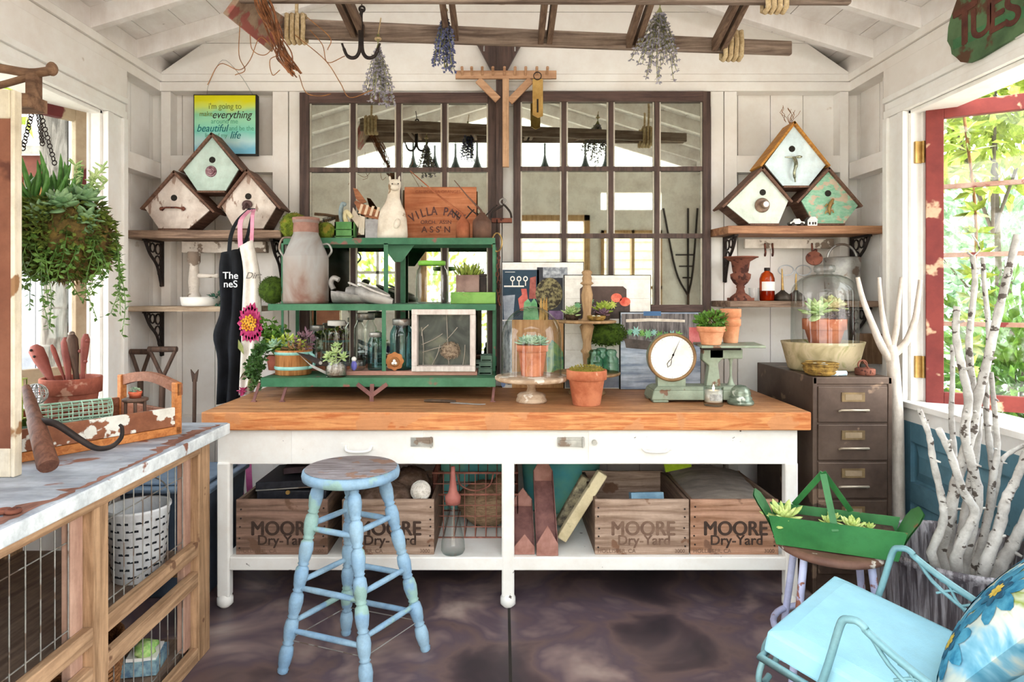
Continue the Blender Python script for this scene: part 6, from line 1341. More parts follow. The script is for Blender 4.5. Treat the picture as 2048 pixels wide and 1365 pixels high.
# ================================================================ spades and pole by the left wall
M_tool = wood('dark_tool_handle', '#4b3a32', '#6b5346', 'z', 4, .6)
def spade(label, px, y0, w, Y, tilt=0):
    x = wx(px, Y); zt = wz(y0, Y); t = thing('garden_spade', label, 'spade', (x, Y, 0)); k = Y/F
    m = MB(); m.tube([(x, Y, .28), (x-tilt*.3, Y+.01, zt-.16)], .016, 10); m.build('shaft', M_tool, t)
    m = MB(); x2 = x-tilt*.3; m.tube(curve_pts([(x2, Y+.01, zt-.17), (x2-w*.5, Y+.01, zt-.09), (x2-w, Y+.01, zt-.01)], 4), .011, 8); m.tube(curve_pts([(x2, Y+.01, zt-.17), (x2+w*.5, Y+.01, zt-.09), (x2+w, Y+.01, zt-.01)], 4), .011, 8); m.cyl((x2-w*1.05, Y+.01, zt-.012), (x2+w*1.05, Y+.01, zt-.012), .016, seg=12); m.build('grip', M_tool, t)
    m = MB(); m.prism([(x-.08, Y-.004, .3), (x+.08, Y-.004, .3), (x+.085, Y-.004, .08), (x, Y-.004, 0), (x-.085, Y-.004, .08)], (0, .006, 0)); m.build('blade', M_rust, t)
spade('left dark garden spade leaning in the corner with its handle up', 279, 700, .055, 3.70); spade('right dark garden spade leaning in the corner beside the other', 318, 695, .075, 3.60, -.05)
m = MB(); x = wx(386, 3.7); m.tube([(x+.0, 3.7, 0), (x, 3.72, wz(760, 3.7))], .011, 8); m.prism([(x-.012, 3.715, wz(765, 3.7)), (x+.012, 3.715, wz(765, 3.7)), (x+.022, 3.715, wz(740, 3.7)), (x, 3.715, wz(750, 3.7)), (x-.022, 3.715, wz(740, 3.7))], (0, .01, 0)); m.build('fork_pole', M_tool, label='thin dark pole with a notched top leaning left of the aprons', cat='pole')
# storage tote
M_tote = mat('blue_grey_plastic', '#6a7f96', '#7d90a5', .5, sc=3, bump=0); x0, x1, y0, y1, z1 = -1.80, -1.38, 3.05, 3.5, wz(975, 3.05)
t = thing('storage_tote', 'blue-grey lidded plastic tote on the floor between hutch and bench', 'tote', ((x0+x1)/2, 3.28, 0))
m = MB(); m.hexa([(x0+.03, y0+.03, 0), (x1-.03, y0+.03, 0), (x1-.03, y1-.03, 0), (x0+.03, y1-.03, 0)], [(x0, y0, z1-.03), (x1, y0, z1-.03), (x1, y1, z1-.03), (x0, y1, z1-.03)]); m.build('tub', mat('slate_plastic', '#3f4c5c', '#526072', .5, bump=0), t, .01)
m = MB(); m.box(x0-.015, x1+.015, y0-.015, y1+.015, z1-.03, z1-.005); m.box(x0+.03, x1-.03, y0+.03, y1-.03, z1-.005, z1+.012); m.build('lid', M_tote, t, .008)
# ================================================================ printed canvases leaning behind the bench things
def canvas(name, label, x0, y0, x1, y1, Y, bg, edge=M_dark):
    a, b, c, d = wx(x0, Y), wx(x1, Y), wz(y1, Y), wz(y0, Y); t = thing(name, label, 'canvas print', ((a+b)/2, Y, c))
    m = MB(); m.box(a, b, Y, Y+.03, c, d); m.build('canvas_edge', edge, t); m = MB(); m.box(a+.004, b-.004, Y-.0015, Y, c+.004, d-.004); m.build('printed_background', bg, t)
    return t
def shape(t, name, pts, Y, mm, k=1): m = MB(); m.poly([W(x, y, Y-.0018-.0006*k) for x, y in pts][::-1]); return m.build(name, mm, t)
def R4(x0, y0, x1, y1): return [(x0, y0), (x1, y0), (x1, y1), (x0, y1)]
def disc(x, y, rx, ry=None, n=20): return [(x+rx*math.cos(2*PI*i/n), y+(ry or rx)*math.sin(2*PI*i/n)) for i in range(n)]
def pr(n, a, b=None, **k): return mat(n, a, b or a, .7, bump=0, **k)
Y = 3.735
t = canvas('garden_collage_canvas', 'large garden-photo collage canvas leaning behind the glass cloche', 1003, 524, 1168, 779, Y, pr('print_white', '#efedea'))
shape(t, 'printed_navy_panel', R4(1005, 540, 1078, 640), Y, pr('print_navy', '#2b4152', '#34495a', sc=5))
shape(t, 'printed_dark_panel', R4(1074, 535, 1126, 640), Y, pr('print_dark', '#2e2f36', '#44454c', sc=6))
for i in range(3):
    for r, c_ in ((6, M_wht), (3.4, pr('print_navy', ''))): shape(t, 'printed_flower_mark', disc(1018+i*13+7, 558, r*.8, r*.9), Y, c_, 3 if r > 5 else 4)
    shape(t, 'printed_flower_mark', R4(1024+i*13, 563, 1026+i*13, 572), Y, M_wht, 3)
shape(t, 'printed_caption', R4(1008, 571.5, 1048, 574.5), Y, M_wht, 3); shape(t, 'printed_caption', R4(1010, 544, 1030, 545), Y, M_wht, 3)
shape(t, 'printed_pail', [(1006, 592), (1030, 590), (1026, 640), (1008, 640)], Y, pr('print_pail', '#8e96a3', '#b9bfc9', sc=12), 3)
shape(t, 'printed_brick_post', [(1060, 556), (1072, 553), (1072, 598), (1058, 598)], Y, pr('print_brick', '#8f4a44', '#b26a60', sc=20), 3)
shape(t, 'printed_red_pot', [(1036, 598), (1044, 590), (1042, 578), (1053, 578), (1056, 600), (1050, 622), (1040, 622)], Y, pr('print_red', '#c9554c', '#dd7a70', sc=20), 3)
shape(t, 'printed_silver_scroll', R4(1086, 535, 1135, 556), Y, pr('print_silver', '#7e838c', '#c0c4ca', sc=40), 3)
shape(t, 'printed_twig_ball', disc(1098, 588, 27, 32), Y, mat('print_twigs', '#3a3328', '#938a63', .7, sc=55, bump=0, lo=.42, hi=.58), 4)
shape(t, 'printed_violet_strip', R4(1098, 622, 1126, 639), Y, pr('print_violet', '#6f5578', '#8f7598', sc=20), 4)
shape(t, 'printed_cactus', [(1046, 640), (1048, 605), (1056, 598), (1062, 606), (1068, 597), (1074, 606), (1078, 640)], Y, pr('print_green', '#5fa06d', '#8fc795', sc=14), 5)
for a in (1082, 1088, 1093): shape(t, 'printed_cactus_tip', [(a-4, 640), (a-2, 604), (a+1, 594), (a+3, 640)], Y, pr('print_ochre', '#b78b4a', '#d7ae6a', sc=14), 5)
shape(t, 'printed_wood_panel', R4(1024, 640, 1144, 776), Y, mat('print_plank', '#c08c5b', '#dcae7c', .7, sc=3, st=(14, 1, 1), bump=0), 2)
shape(t, 'printed_birch_strip', R4(1005, 642, 1024, 770), Y, mat('print_birch', '#5d6670', '#c9ccd2', .7, sc=14, st=(3, 1, 1), bump=0), 2)
shape(t, 'printed_foliage', [(1094, 745), (1092, 700), (1104, 680), (1116, 690), (1126, 705), (1128, 745)], Y, mat('print_foliage', '#4d8f7f', '#a3c66f', .7, sc=26, bump=0), 4)
shape(t, 'printed_badge', disc(1006.5, 768, 4.5, 7), Y, pr('print_blue', '#8fa6d6'), 4)
Y = 3.70
t = canvas('succulent_seat_canvas', 'white plank canvas print with a dark chair back behind the tiered stand', 1128, 550, 1302, 779, Y, mat('print_cream', '#f4f1eb', '#e9e5dd', .7, sc=3, bump=0))
for y in (558, 597, 667, 700): shape(t, 'printed_plank_line', R4(1131, y, 1299, y+1), Y, pr('print_line', '#d8d2c8'))
shape(t, 'printed_chair_back', [(1160, 605), (1160, 578), (1166, 573), (1246, 573), (1253, 579), (1253, 605)], Y, pr('print_chair', '#4d3d38', '#5d4c46', sc=6), 2)
shape(t, 'printed_seat', R4(1150, 605, 1260, 638), Y, pr('print_seat', '#3a3230', '#5a4b46', sc=14), 3)
for x, y, r, mm in ((1155, 612, 9, 'print_green'), (1210, 612, 12, 'print_lime'), (1225, 610, 10, 'print_lime'), (1196, 618, 12, 'print_plum'), (1182, 602, 7, 'print_green')):
    c = [(x+(r if i % 2 else r*.5)*math.cos(2*PI*i/18), y+(r if i % 2 else r*.5)*math.sin(2*PI*i/18)) for i in range(18)]; shape(t, 'printed_succulent', c, Y, {'print_green': pr('print_green', ''), 'print_lime': pr('print_lime', '#a9b545', '#d4d873', sc=20), 'print_plum': pr('print_plum', '#8f6f93', '#c2a5c0', sc=20)}[mm], 5)
for x, y in ((1233, 596), (1250, 604)): shape(t, 'printed_red_bloom', disc(x, y, 11, 9), Y, pr('print_coral', '#d4503f', '#e98a70', sc=18), 6)
shape(t, 'printed_shadow', R4(1131, 742, 1240, 776), Y, pr('print_bluegrey', '#8a93a6', '#aab2c2', sc=5), 2)
Y = 3.66
t = canvas('planter_canvas', 'blue-toned canvas print of a succulent trough behind the kitchen scale', 1240, 624, 1402, 780, Y, mat('print_bluewash', '#7f8ca3', '#c9d2de', .7, sc=3, st=(1, 1, 10), bump=0))
shape(t, 'printed_dark_slats', R4(1243, 628, 1400, 682), Y, mat('print_slats', '#4b4646', '#8c8482', .7, sc=5, st=(10, 1, 1), bump=0), 1)
shape(t, 'printed_blue_cloth', R4(1287, 623, 1322, 632), Y, pr('print_denim', '#4a6d96'), 3)
shape(t, 'printed_branch', [(1252, 639), (1300, 637), (1370, 640), (1370, 645), (1300, 643), (1252, 645)], Y, pr('print_branch', '#cdbfae', '#e6dccd', sc=20), 4)
shape(t, 'printed_trough', [(1248, 677), (1372, 690), (1360, 706), (1252, 696)], Y, pr('print_trough', '#4d4541', '#635953', sc=9), 3)
for i in range(9):
    x, y = 1260+i*12, 664+i*1.3+ru(-4, 4); r = ru(8, 12); c = [(x+(r if j % 2 else r*.45)*math.cos(2*PI*j/16), y+(r if j % 2 else r*.45)*math.sin(2*PI*j/16)) for j in range(16)]; shape(t, 'printed_succulent', c, Y, [pr('print_green', ''), pr('print_aqua', '#7fb8ae', '#b5dbd2', sc=20), pr('print_leafg', '#5f9440', '#8fbf6a', sc=20)][i % 3], 5)
shape(t, 'printed_pink_cloth', R4(1378, 655, 1401, 690), Y, pr('print_pinkc', '#c9605f', '#d98380', sc=9), 4)

# ================================================================ old cupboard frame on the hutch (far left), twig rack, hanging planter
HT = .9005; Y = 1.95
M_creamw = mat('peeling_cream_wood', '#d9ccb2', '#e8decb', .7, sc=4, st=(6, 6, 1), chip='#9a7350', csc=8, camt=.66, bump=.2)
M_brownp = mat('red_brown_panel', '#7d4b37', '#935f48', .7, sc=3, chip='#64392a', csc=5, camt=.65)
t = thing('cupboard_door', 'old cream-framed cupboard door with a red-brown panel standing on the hutch', 'cupboard door', (-1.60, 1.92, HT))
xr, zt = wx(45, Y), wz(186, Y)
for a, b in ((xr-.36, xr-.29), (xr-.012, xr)): m = MB(); m.box(a, b, Y-.034, Y, HT, zt); m.build('stile', M_creamw, t, .004)
for a, b in ((HT, HT+.085), (zt-.085, zt)): m = MB(); m.box(xr-.29, xr-.012, Y-.034, Y, a, b); m.build('rail', M_creamw, t, .004)
m = MB(); m.box(xr-.292, xr-.011, Y-.030, Y-.02, HT+.083, zt-.083); m.build('door_panel', M_brownp, t)
Y2 = 2.02; t = thing('twig_hanger', 'rough branch hanger with chain fixed above the cupboard door', 'hanger', W(75, 190, Y2))
M_bark = mat('brown_bark', '#5f4534', '#8a6a52', .9, sc=9, st=(1, 4, 4), bump=.6)
m = MB(); m.tube(curve_pts(L([(-60, 132), (0, 137), (60, 146), (105, 141)], Y2), 5), .014, 9); m.ell(W(104, 138, Y2), (.016, .018, .022), 10, 8); m.build('cross_branch', M_bark, t)
m = MB(); m.tube(curve_pts(L([(-30, 178), (10, 168), (45, 158), (72, 152)], Y2), 5), .011, 9); m.build('side_branch', M_bark, t)
m = MB(); m.box(wx(60, Y2), wx(78, Y2), Y2-.02, Y2+.015, zt-.01, wz(146, Y2)); m.box(wx(20, Y2), wx(88, Y2), 1.95, Y2+.015, zt-.04, zt+.0); m.build('bracket_post', M_bark, t)
m = MB(); P = [W(60, 150, Y2), W(55, 250, 2.12)]
for a, b in ((W(62, 160, 2.03), W(52, 225, 2.15)), (W(72, 195, 2.15), W(85, 290, 2.15)), (W(72, 195, 2.15), W(110, 330, 2.2)), (W(72, 195, 2.15), W(45, 300, 2.1)), (W(66, 152, 2.03), W(72, 195, 2.15))):
    n = 16
    for i in range(n): p = a.lerp(b, (i+.5)/n); m.tube(arc(p, (1, 0, 0) if i % 2 else (0, 1, 0), (0, 0, 1), .008, 0, 360, 8)[:-1], .0022, 4, True)
m.build('chain', M_iron, t)
# hanging planter
c = W(132, 455, 2.17); r = .135; t = thing('hanging_planter', 'mossy round hanging planter of aloes and succulents at the left window', 'hanging planter', c+Vector((0, 0, -.17)))
m = MB(); m.ell(c+Vector((0, 0, -.04)), (r, r, .135), 24, 16, .04); m.cloud(c+Vector((0, 0, -.04)), (r*1.02, r*1.02, .14), 900, .03, .006, shell=.97); m.build('coir_liner', mat('coir', '#4a3a1e', '#75602f', .95, sc=40, bump=.8), t)
m = MB()
for k in range(2600):
    a = ru(2.2, 5.0) if k % 6 else ru(4.8, 6.6); el = ru(-1.3, .9); p = c+Vector((math.cos(a)*math.cos(el)*r*1.03, math.sin(a)*math.cos(el)*r*1.03, -.03+math.sin(el)*.14)); m.leaf(p, (math.cos(a)+ru(-.6, .6), math.sin(a), ru(-.9, .5)), ru(.02, .045), .013)
m.build('moss', mat('olive_moss', '#39491a', '#6b7a2e', .9, sc=30, bump=0), t)
m = MB()
for k in range(30): a = ru(0, 6.3); b = c+Vector((-.06+ru(-.04, .04), ru(-.06, .06), .05)); m.fleaf(b, b+Vector((math.cos(a)*ru(.02, .11), math.sin(a)*.06, ru(.1, .2))), .014, .006, (math.cos(a)*.02, 0, 0))
m.build('aloe', mat('aloe_green', '#3f6b2e', '#5f8f45', .45, sc=18, bump=0), t)
m = MB()
for dx, dy, dz, r_, u in ((.04, -.08, .06, .075, (.2, -.7, .7)), (.08, -.02, .09, .07, (.6, -.4, .7)), (-.01, -.11, .03, .06, (-.1, -1, .4)), (.1, -.05, .02, .06, (.9, -.5, .2)), (.03, 0, .1, .06, (0, -.3, 1))): m.rosette(c+Vector((dx, dy, dz)), r_, 18, .6, u, .34)
m.build('echeveria', mat('hanging_succulent', '#587a52', '#8aa678', .45, sc=15, bump=0), t)
m = MB()
for px, py in ((192, 350), (205, 335), (215, 360), (150, 330)):
    P = curve_pts([c+Vector((.06, 0, .07)), W((px+150)/2, (py+430)/2, 2.17), W(px, py, 2.17)], 5); m.tube(P, .003, 5)
    for p in P[3:]:
        for j in range(4): m.fleaf(p, p+Vector((ru(-1, 1), ru(-1, 1), ru(-.2, .9))).normalized()*.028, .006, .003)
m.build('upright_sedum', M_echg, t)
m = MB()
for k in range(20):
    a = ru(2.2, 6.6); p = c+Vector((math.cos(a)*r*.95, math.sin(a)*r*.95, ru(-.08, .0))); ln = ru(.12, .30); P = curve_pts([p, p+Vector((math.cos(a)*.03, math.sin(a)*.03, -.03)), p+Vector((math.cos(a)*.03+ru(-.03, .03), math.sin(a)*.03, -ln*.6)), p+Vector((math.cos(a)*.02+ru(-.04, .04), math.sin(a)*.02, -ln))], 6); m.tube(P, .0013, 4)
    for s in P[2:]:
        for j in range(2): m.leaf(s, (ru(-1, 1), ru(-1, 1), ru(-.8, .3)), .022, .011)
m.build('trailing_stems', mat('trailing_green', '#3a5a22', '#5f8038', .5, sc=20, bump=0), t)

# ================================================================ tray and tools on the hutch
q = Matrix.Translation((-1.25, 2.52, HT)) @ Matrix.Rotation(math.atan2(.45, .31), 4, 'Z')       # +x runs away along the near side
M_tray = mat('stripped_brown_white_board', '#7b4a32', '#8f5b3f', .7, sc=3, st=(1, 6, 6), chip='#dcdad0', csc=9, cst=(.5, 2, 2), camt=.56, bump=.15)
M_trayo = wood('orange_tray_wood', '#a8622f', '#c98348', 'x', 4, .6); M_trayb = wood('brown_tray_wood', '#7d4c33', '#95624a', 'y', 4, .6)
t = thing('carry_tray', 'long wooden carrying tray with curved end handle and flaking white side on the hutch', 'tray', (-1.4, 2.4, HT)); Ln, Wd = .56, .455
m = MB(q); m.box(-Ln, 0, .0, Wd, .0, .014); m.build('tray_floor', M_trayb, t)
m = MB(q); m.box(-Ln, 0, 0, .016, .032, .105); m.build('side_board', M_tray, t, .003)
m = MB(q); m.box(-Ln, .004, -.004, .02, 0, .031); m.build('bottom_rail', M_trayo, t, .003)
m = MB(q); m.box(-Ln, 0, Wd-.016, Wd, .014, .105); m.build('side_board', M_trayb, t, .003)
m = MB(q); m.box(-.018, 0, .016, Wd-.016, .014, .09); m.build('end_board', M_trayb, t, .003)
for a, b in ((-.004, .028), (Wd-.028, Wd+.004)): m = MB(q); m.box(-.02, .006, a, b, 0, .2); m.build('end_post', M_trayo, t, .004)
m = MB(q); N = 14; P = []
for i in range(N+1): f = i/N; P.append((-.012, -.004+(Wd+.008)*f, .195+.03*math.sin(PI*f)))
for i in range(N+1): f = 1-i/N; P.append((-.012, -.004+(Wd+.008)*f, .15+.038*math.sin(PI*f)))
m.add(P+[(p[0]+.02, p[1], p[2]) for p in P], [tuple(range(len(P)))[::-1], tuple(range(len(P), 2*len(P)))]+[(i, (i+1) % len(P), len(P)+(i+1) % len(P), len(P)+i) for i in range(len(P))]); m.build('bow_handle', M_trayb, t)
def tq(x, y, z=.0145): return q @ Vector((x, y, z))
c = tq(-.27, .27); pot('tool_pot', 'old red terracotta pot full of worn tool handles in the carrying tray', c, .102, .215, M_terra3, lip=.28); tt = COL.objects['tool_pot']
M_redh = mat('worn_red_handle', '#7a3f38', '#9a554a', .6, sc=8, chip='#4b3a3a', csc=8, camt=.6)
for i, (dx, dy, top, w_, lb, mm, ds) in enumerate((
        (-.03, -.01, (68, 692), .026, 'red-painted tool with a flattened perforated end leaning left in the red pot', M_redh, 0),
        (.0, .01, (103, 690), .009, 'thin red rod standing in the red pot', M_redh, 0),
        (.005, -.015, (132, 675), .019, 'red wooden tool handle in the middle of the red pot', M_redh, 0),
        (.025, .01, (143, 668), .02, 'dark grooved tool handle with a pale rounded end in the red pot', M_tool, 1),
        (.045, -.01, (172, 668), .015, 'knobbly red stick standing at the right of the red pot', M_redh, 0))):
    a = c+Vector((dx*.9, dy, .12)); Yt = c.y; b = W(top[0], top[1], Yt); t = thing('hand_tool', lb, 'tool', a)
    m = MB(); P = [a, a.lerp(b, .45), a.lerp(b, .75), a.lerp(b, .92), b]
    m.tube(P, [w_*.45, w_*.5, w_*.95, w_*1.0, w_*.5], 10); m.build('handle', mm, t)
    if i == 0: m = MB(); [m.ell(a.lerp(b, f)+Vector((0, -.026, 0)), .005, 8, 6) for f in (.82, .93)]; m.build('rivet', M_iron, t)
    if ds: m = MB(); m.ell(b, (w_*.6, w_*.6, w_*.5), 10, 8); m.build('pommel', M_zinc, t)
    if i == 4: m = MB(); [m.ell(a.lerp(b, f)+Vector((.012*(-1)**k, -.008, 0)), .007, 8, 6) for k, f in enumerate((.6, .75, .9))]; m.build('knot', mm, t)
# tiny stool with tiny pot
c = tq(-.11, .12); t = thing('miniature_stool', 'miniature brown wooden stool in the carrying tray', 'stool', c); m = MB(); m.lathe(c+Vector((0, 0, .115)), [(0, 0), (.04, 0), (.046, .004), (.046, .011), (.04, .014), (0, .014)], 20, False); m.build('seat', M_tool, t)
for k in range(4): a = k*PI/2+.5; p = c+Vector((math.cos(a)*.032, math.sin(a)*.032, 0)); m = MB(); m.cyl(p, p+Vector((0, 0, .115)), .006, seg=8); m.build('leg', M_tool, t)
c2 = c+Vector((0, 0, .1295)); pot('tiny_pot', 'tiny orange terracotta pot with a green tuft on the miniature stool', c2, .024, .024, mat('bright_terracotta', '#c8573a', '#d97455', .8, sc=20), lip=.4); tt = COL.objects['tiny_pot']; m = MB(); m.cloud(c2+Vector((0, 0, .028)), (.016, .016, .008), 60, .01, .006, shell=.3); m.build('tuft', M_ech, tt)
# wire baskets
def wirecyl(name, label, cat, a, b, r, mm, dome=False, n=14, rings=7):
    a, b = Vector(a), Vector(b); u, v = frame(b-a); m = MB()
    for i in range(rings+1): p = a.lerp(b, i/rings); m.tube([p+(u*math.cos(2*PI*k/18)+v*math.sin(2*PI*k/18))*r for k in range(18)], .0022, 5, True)
    for k in range(n): d = (u*math.cos(2*PI*k/n)+v*math.sin(2*PI*k/n))*r; m.cyl(a+d, b+d, .0018, seg=5)
    for e in (a, b):
        for k in range(0, n, 2): m.cyl(e, e+(u*math.cos(2*PI*k/n)+v*math.sin(2*PI*k/n))*r, .0018, seg=5)
    return m.build(name, mm, label=label, cat=cat)
M_gwire = mat('pale_green_wire', '#93b8a0', '#b9d2c0', .5, sc=12)
wirecyl('wire_cylinder', 'pale green wire mesh cylinder lying in the carrying tray', 'wire basket', tq(-.43, .12, .1255), tq(-.22, .075, .1255), .036, M_gwire)
m = MB(q); m.box(-.555, -.20, .03, .16, .0145, .088); m.build('seedling_flat', mat('dark_green_flat', '#28432f', '#3f5d43', .8, sc=14), label='dark green seedling flat under the wire cylinder in the tray', cat='tray', bevel=.003)
c = tq(-.43, .145, .124+.072); m = MB()
for k in range(6): a = PI*k/6; m.tube(arc(c, (math.cos(a), math.sin(a), 0), (0, 0, 1), .035, 0, 360, 18)[:-1], .002, 5, True)
for z in (-.018, 0, .018): m.tube(arc(c+Vector((0, 0, z)), UX, (0, 1, 0), math.sqrt(.035**2-z*z), 0, 360, 16)[:-1], .002, 5, True)
m.build('wire_ball', M_zinc, label='small grey wire ball beside the green wire cylinder in the tray', cat='wire ball')
c = tq(-.50, .235, .0145); t = thing('wire_basket', 'lime-rimmed square wire basket with a cord handle at the left of the tray', 'wire basket', c); m = MB(); s_ = .05; M_lime = mat('lime_wire', '#aebf5a', '#c6d47c', .5, sc=12)
for k in range(6):
    f = -s_+2*s_*k/5
    for (x, y) in ((f, -s_), (f, s_), (-s_, f), (s_, f)): m.cyl(c+Vector((x, y, .09)), c+Vector((x, y, .23)), .0022, seg=5)
for z in (.09, .12, .155, .19, .23): m.tube([c+Vector((x*s_, y*s_, z)) for x, y in ((-1, -1), (1, -1), (1, 1), (-1, 1))], .003, 5, True)
m.build('mesh_side', M_lime, t); m = MB(); m.box(c.x-s_, c.x+s_, c.y-s_, c.y+s_, c.z, c.z+.09); m.build('base_block', M_mossd, t)
m = MB(); m.tube(arc(c+Vector((0, 0, .238)), UX, (0, 1, 0), .05, 0, 360, 20)[:-1], .009, 7, True); m.build('cord_rim', M_rope, t)
m = MB(); m.cloud(c+Vector((.01, -.02, .12)), (.035, .03, .03), 80, .02, .012); m.build('moss', M_leafd, t)
# hay hook
t = thing('hay_hook', 'old hay hook with a thick brown wooden handle lying at the front of the hutch', 'hay hook', W(95, 955, 1.92)); M_hook = wood('dark_red_brown_handle', '#5a382b', '#77503f', 'z', 4, .55)
a, b = W(97, 943, 1.92), W(52, 775, 2.12); a.z = HT+.032
m = MB(); m.spin(a, b, [(0, .026), (.02, .029), (.35, .026), (.55, .024), (.57, .021), (.8, .018), (1, .012)], 16); m.build('handle', M_hook, t)
h0 = a.lerp(b, .55); m = MB(); P = curve_pts([h0+Vector((.0, .0, 0)), W(110, 848, 2.02), W(160, 880, 2.03), W(192, 897, 2.04), W(222, 894, 2.05), W(242, 876, 2.06), W(244, 856, 2.06), W(239, 850, 2.06)], 6); n = len(P)
for p in P: p.z = max(p.z, HT+.013)
m.tube(P, [.012-.0075*i/n for i in range(n)], 9); m.build('hook', M_iron, t)
# rusty chain links at the front of the hutch top
t = thing('iron_latch', 'rusty iron latch on the zinc top at the lower left', 'latch', W(18, 1020, 1.58)); m = MB()
for px in (6, 26): m.tube(arc(W(px, 1019, 1.60)+Vector((0, 0, .006)), UX, (0, 1, 0), .013, 0, 360, 14)[:-1], .006, 7, True)
for v in m.v: v.z += HT+.007-W(6, 1019, 1.60).z-.006
m.build('links', M_rust, t)

# ================================================================ under the bench: crates and the rest
M_crate = wood('pine_crate', '#856c5b', '#b59c8a', 'x', 3, .75, chip='#7a5a46', csc=7, camt=.69)
M_crateb = wood('dim_crate', '#6d5648', '#98796a', 'x', 3, .8, chip='#6f5443', csc=7, camt=.66)
M_crates = wood('crate_side', '#59463b', '#7d6554', 'y', 3, .8)
M_cin = mat('crate_ink', '#3b2d27', '#4d3c33', .9, sc=25, bump=0); M_cinf = mat('faded_crate_ink', '#6a5245', '#7f6656', .9, sc=25, bump=0)
def crate(label, x0, x1, y0, mm, ink, top=1000):
    Y = 3.012; a, b, z1 = wx(x0, Y), wx(x1, Y), wz(top, Y); z0 = ST+.0005; t = thing('wooden_crate', label, 'crate', ((a+b)/2, Y+.26, z0), 'stencilled wooden crates under the bench'); dp = .5; th = .016
    m = MB(); m.box(a, b, Y, Y+th, z0, z1); m.build('front_panel', mm, t, .002)
    m = MB(); m.box(a, b, Y+dp-th, Y+dp, z0, z1); m.build('back_panel', M_crate, t, .002)
    for s in (a, b-th): m = MB(); m.box(s, s+th, Y+th, Y+dp-th, z0, z1-.003); m.build('side_panel', M_crates, t, .002)
    m = MB(); m.box(a+th, b-th, Y+th, Y+dp-th, z0, z0+th); m.build('crate_floor', M_crates, t)
    cx = (x0+x1)/2; f = (x1-x0)/190
    text('MOORE', W(cx+2, 1059, Y-.001), UX, UZ, .092, ink, t, off=.032, sx=.92); text('Dry-Yard', W(cx+4, 1082, Y-.001), UX, UZ, .064, ink, t, off=.022)
    text('HOLLISTER, CA', W(x0+5, 1103, Y-.001), UX, UZ, .026, M_cinf, t, align='LEFT'); text('3000', W(x1-8, 1103, Y-.001), UX, UZ, .024, M_cinf, t, align='RIGHT')
    for sx_ in (x0+8, x1-8):
        m = MB()
        for k in range(5): n = W(sx_+ru(-2, 2), 1017+k*19+ru(-4, 4), Y-.0005); m.spin(n+Vector((0, .001, 0)), n-Vector((0, .0015, 0)), [(0, .0045), (1, .004)], 8)
        m.build('nails', M_iron, t)
    return (a+th, b-th, Y+th, Y+dp-th, z0+th, z1)
c1 = crate('dim brown MOORE crate holding the black case, leftmost under the bench', 472, 655, 0, M_crateb, M_cin)
c2 = crate('pale MOORE crate half hidden behind the blue stool', 684, 868, 0, M_crate, M_cin)
c3 = crate('pale MOORE crate with faded lettering and a blue book, right of the leaning frames', 1190, 1378, 0, M_crate, M_cinf)
c4 = crate('orange-brown MOORE crate with crisp lettering, rightmost under the bench', 1381, 1557, 0, wood('warm_crate', '#8f6850', '#bb927a', 'x', 3, .75, chip='#7a5a48', csc=7, camt=.69), M_cin)
m = MB(); x0, x1, y0, y1, z0, z1 = c1; xb = x0+.05
t = thing('black_case', 'black leatherette case with pale piping in the leftmost crate', 'case', ((xb+x1)/2, y0+.2, z0+.001))
m.box(xb, x1-.01, y0+.06, y0+.38, z0+.001, z1+.02); m.build('case_body', mat('black_leatherette', '#1d1e24', '#2b2c33', .5, sc=30), t, .006)
m = MB(); m.prism([(xb-.004, y0+.055, z1+.021), (x1-.006, y0+.055, z1+.045), (x1-.006, y0+.055, z1+.075), (xb-.004, y0+.055, z1+.058)], (0, .33, 0)); m.build('lid', mat('black_leatherette', ''), t, .005)
m = MB(); m.beam((xb, y0+.051, z1+.022), (x1-.01, y0+.051, z1+.044), .004, .005); m.build('piping', M_zinc, t); m = MB(); m.spin(((xb+x1)/2-.02, y0+.056, z1+.012), ((xb+x1)/2-.02, y0+.048, z1+.012), [(0, .011), (1, .009)], 14); m.build('clasp', M_brass, t)
m = MB(); m.obb(((xb+x1)/2+.05, y0+.24, z1+.098), (.26, .18, .03), (0, -4, 6)); m.build('dark_book', mat('dark_plum_cloth', '#3a2e33', '#54444a', .8), label='dark book lying on the black case', cat='book', bevel=.003)
x0, x1, y0, y1, z0, z1 = c2
m = MB(); c = Vector(((x0+x1)/2, (y0+y1)/2, z1-.05)); m.ell(c+Vector((-.02, -.04, -.02)), (.18, .19, .10), 22, 12, .1); m.ell(c+Vector((.06, .05, .03)), (.1, .12, .09), 16, 10, .12)
m.build('burlap_bundle', mat('dark_burlap', '#5f4a3c', '#80685a', .95, sc=25, bump=1), label='crumpled brown burlap bundle in the crate behind the stool', cat='burlap')
c = Vector((x1-.055, y0+.055, z1+.02)); m = MB(); m.ell(c, .045, 18, 12)
for k in range(26): u = Vector((random.gauss(0, 1), random.gauss(0, 1), random.gauss(0, 1))).normalized(); a_, b_ = frame(u); m.tube(arc(c+u*.012, a_, b_, .0445, 0, 360, 18)[:-1], .0028, 4, True)
m.build('twine_ball', mat('white_twine', '#d8d2c8', '#efeae2', .95, sc=60), label='ball of white twine at the front of the crate behind the stool', cat='twine')
x0, x1, y0, y1, z0, z1 = c3
m = MB(); c = Vector((x0+.255, y0+.12, z0+.16)); m.obb(c, (.16, .05, .14), (-14, 0, 3)); m.obb(c+Vector((0, .06, -.09)), (.15, .10, .04)); b = m.build('blue_book', mat('dusty_blue_cloth', '#6d93ad', '#8fb0c4', .8, sc=6), label='dusty blue book standing in the faded-lettering crate', cat='book', bevel=.003)
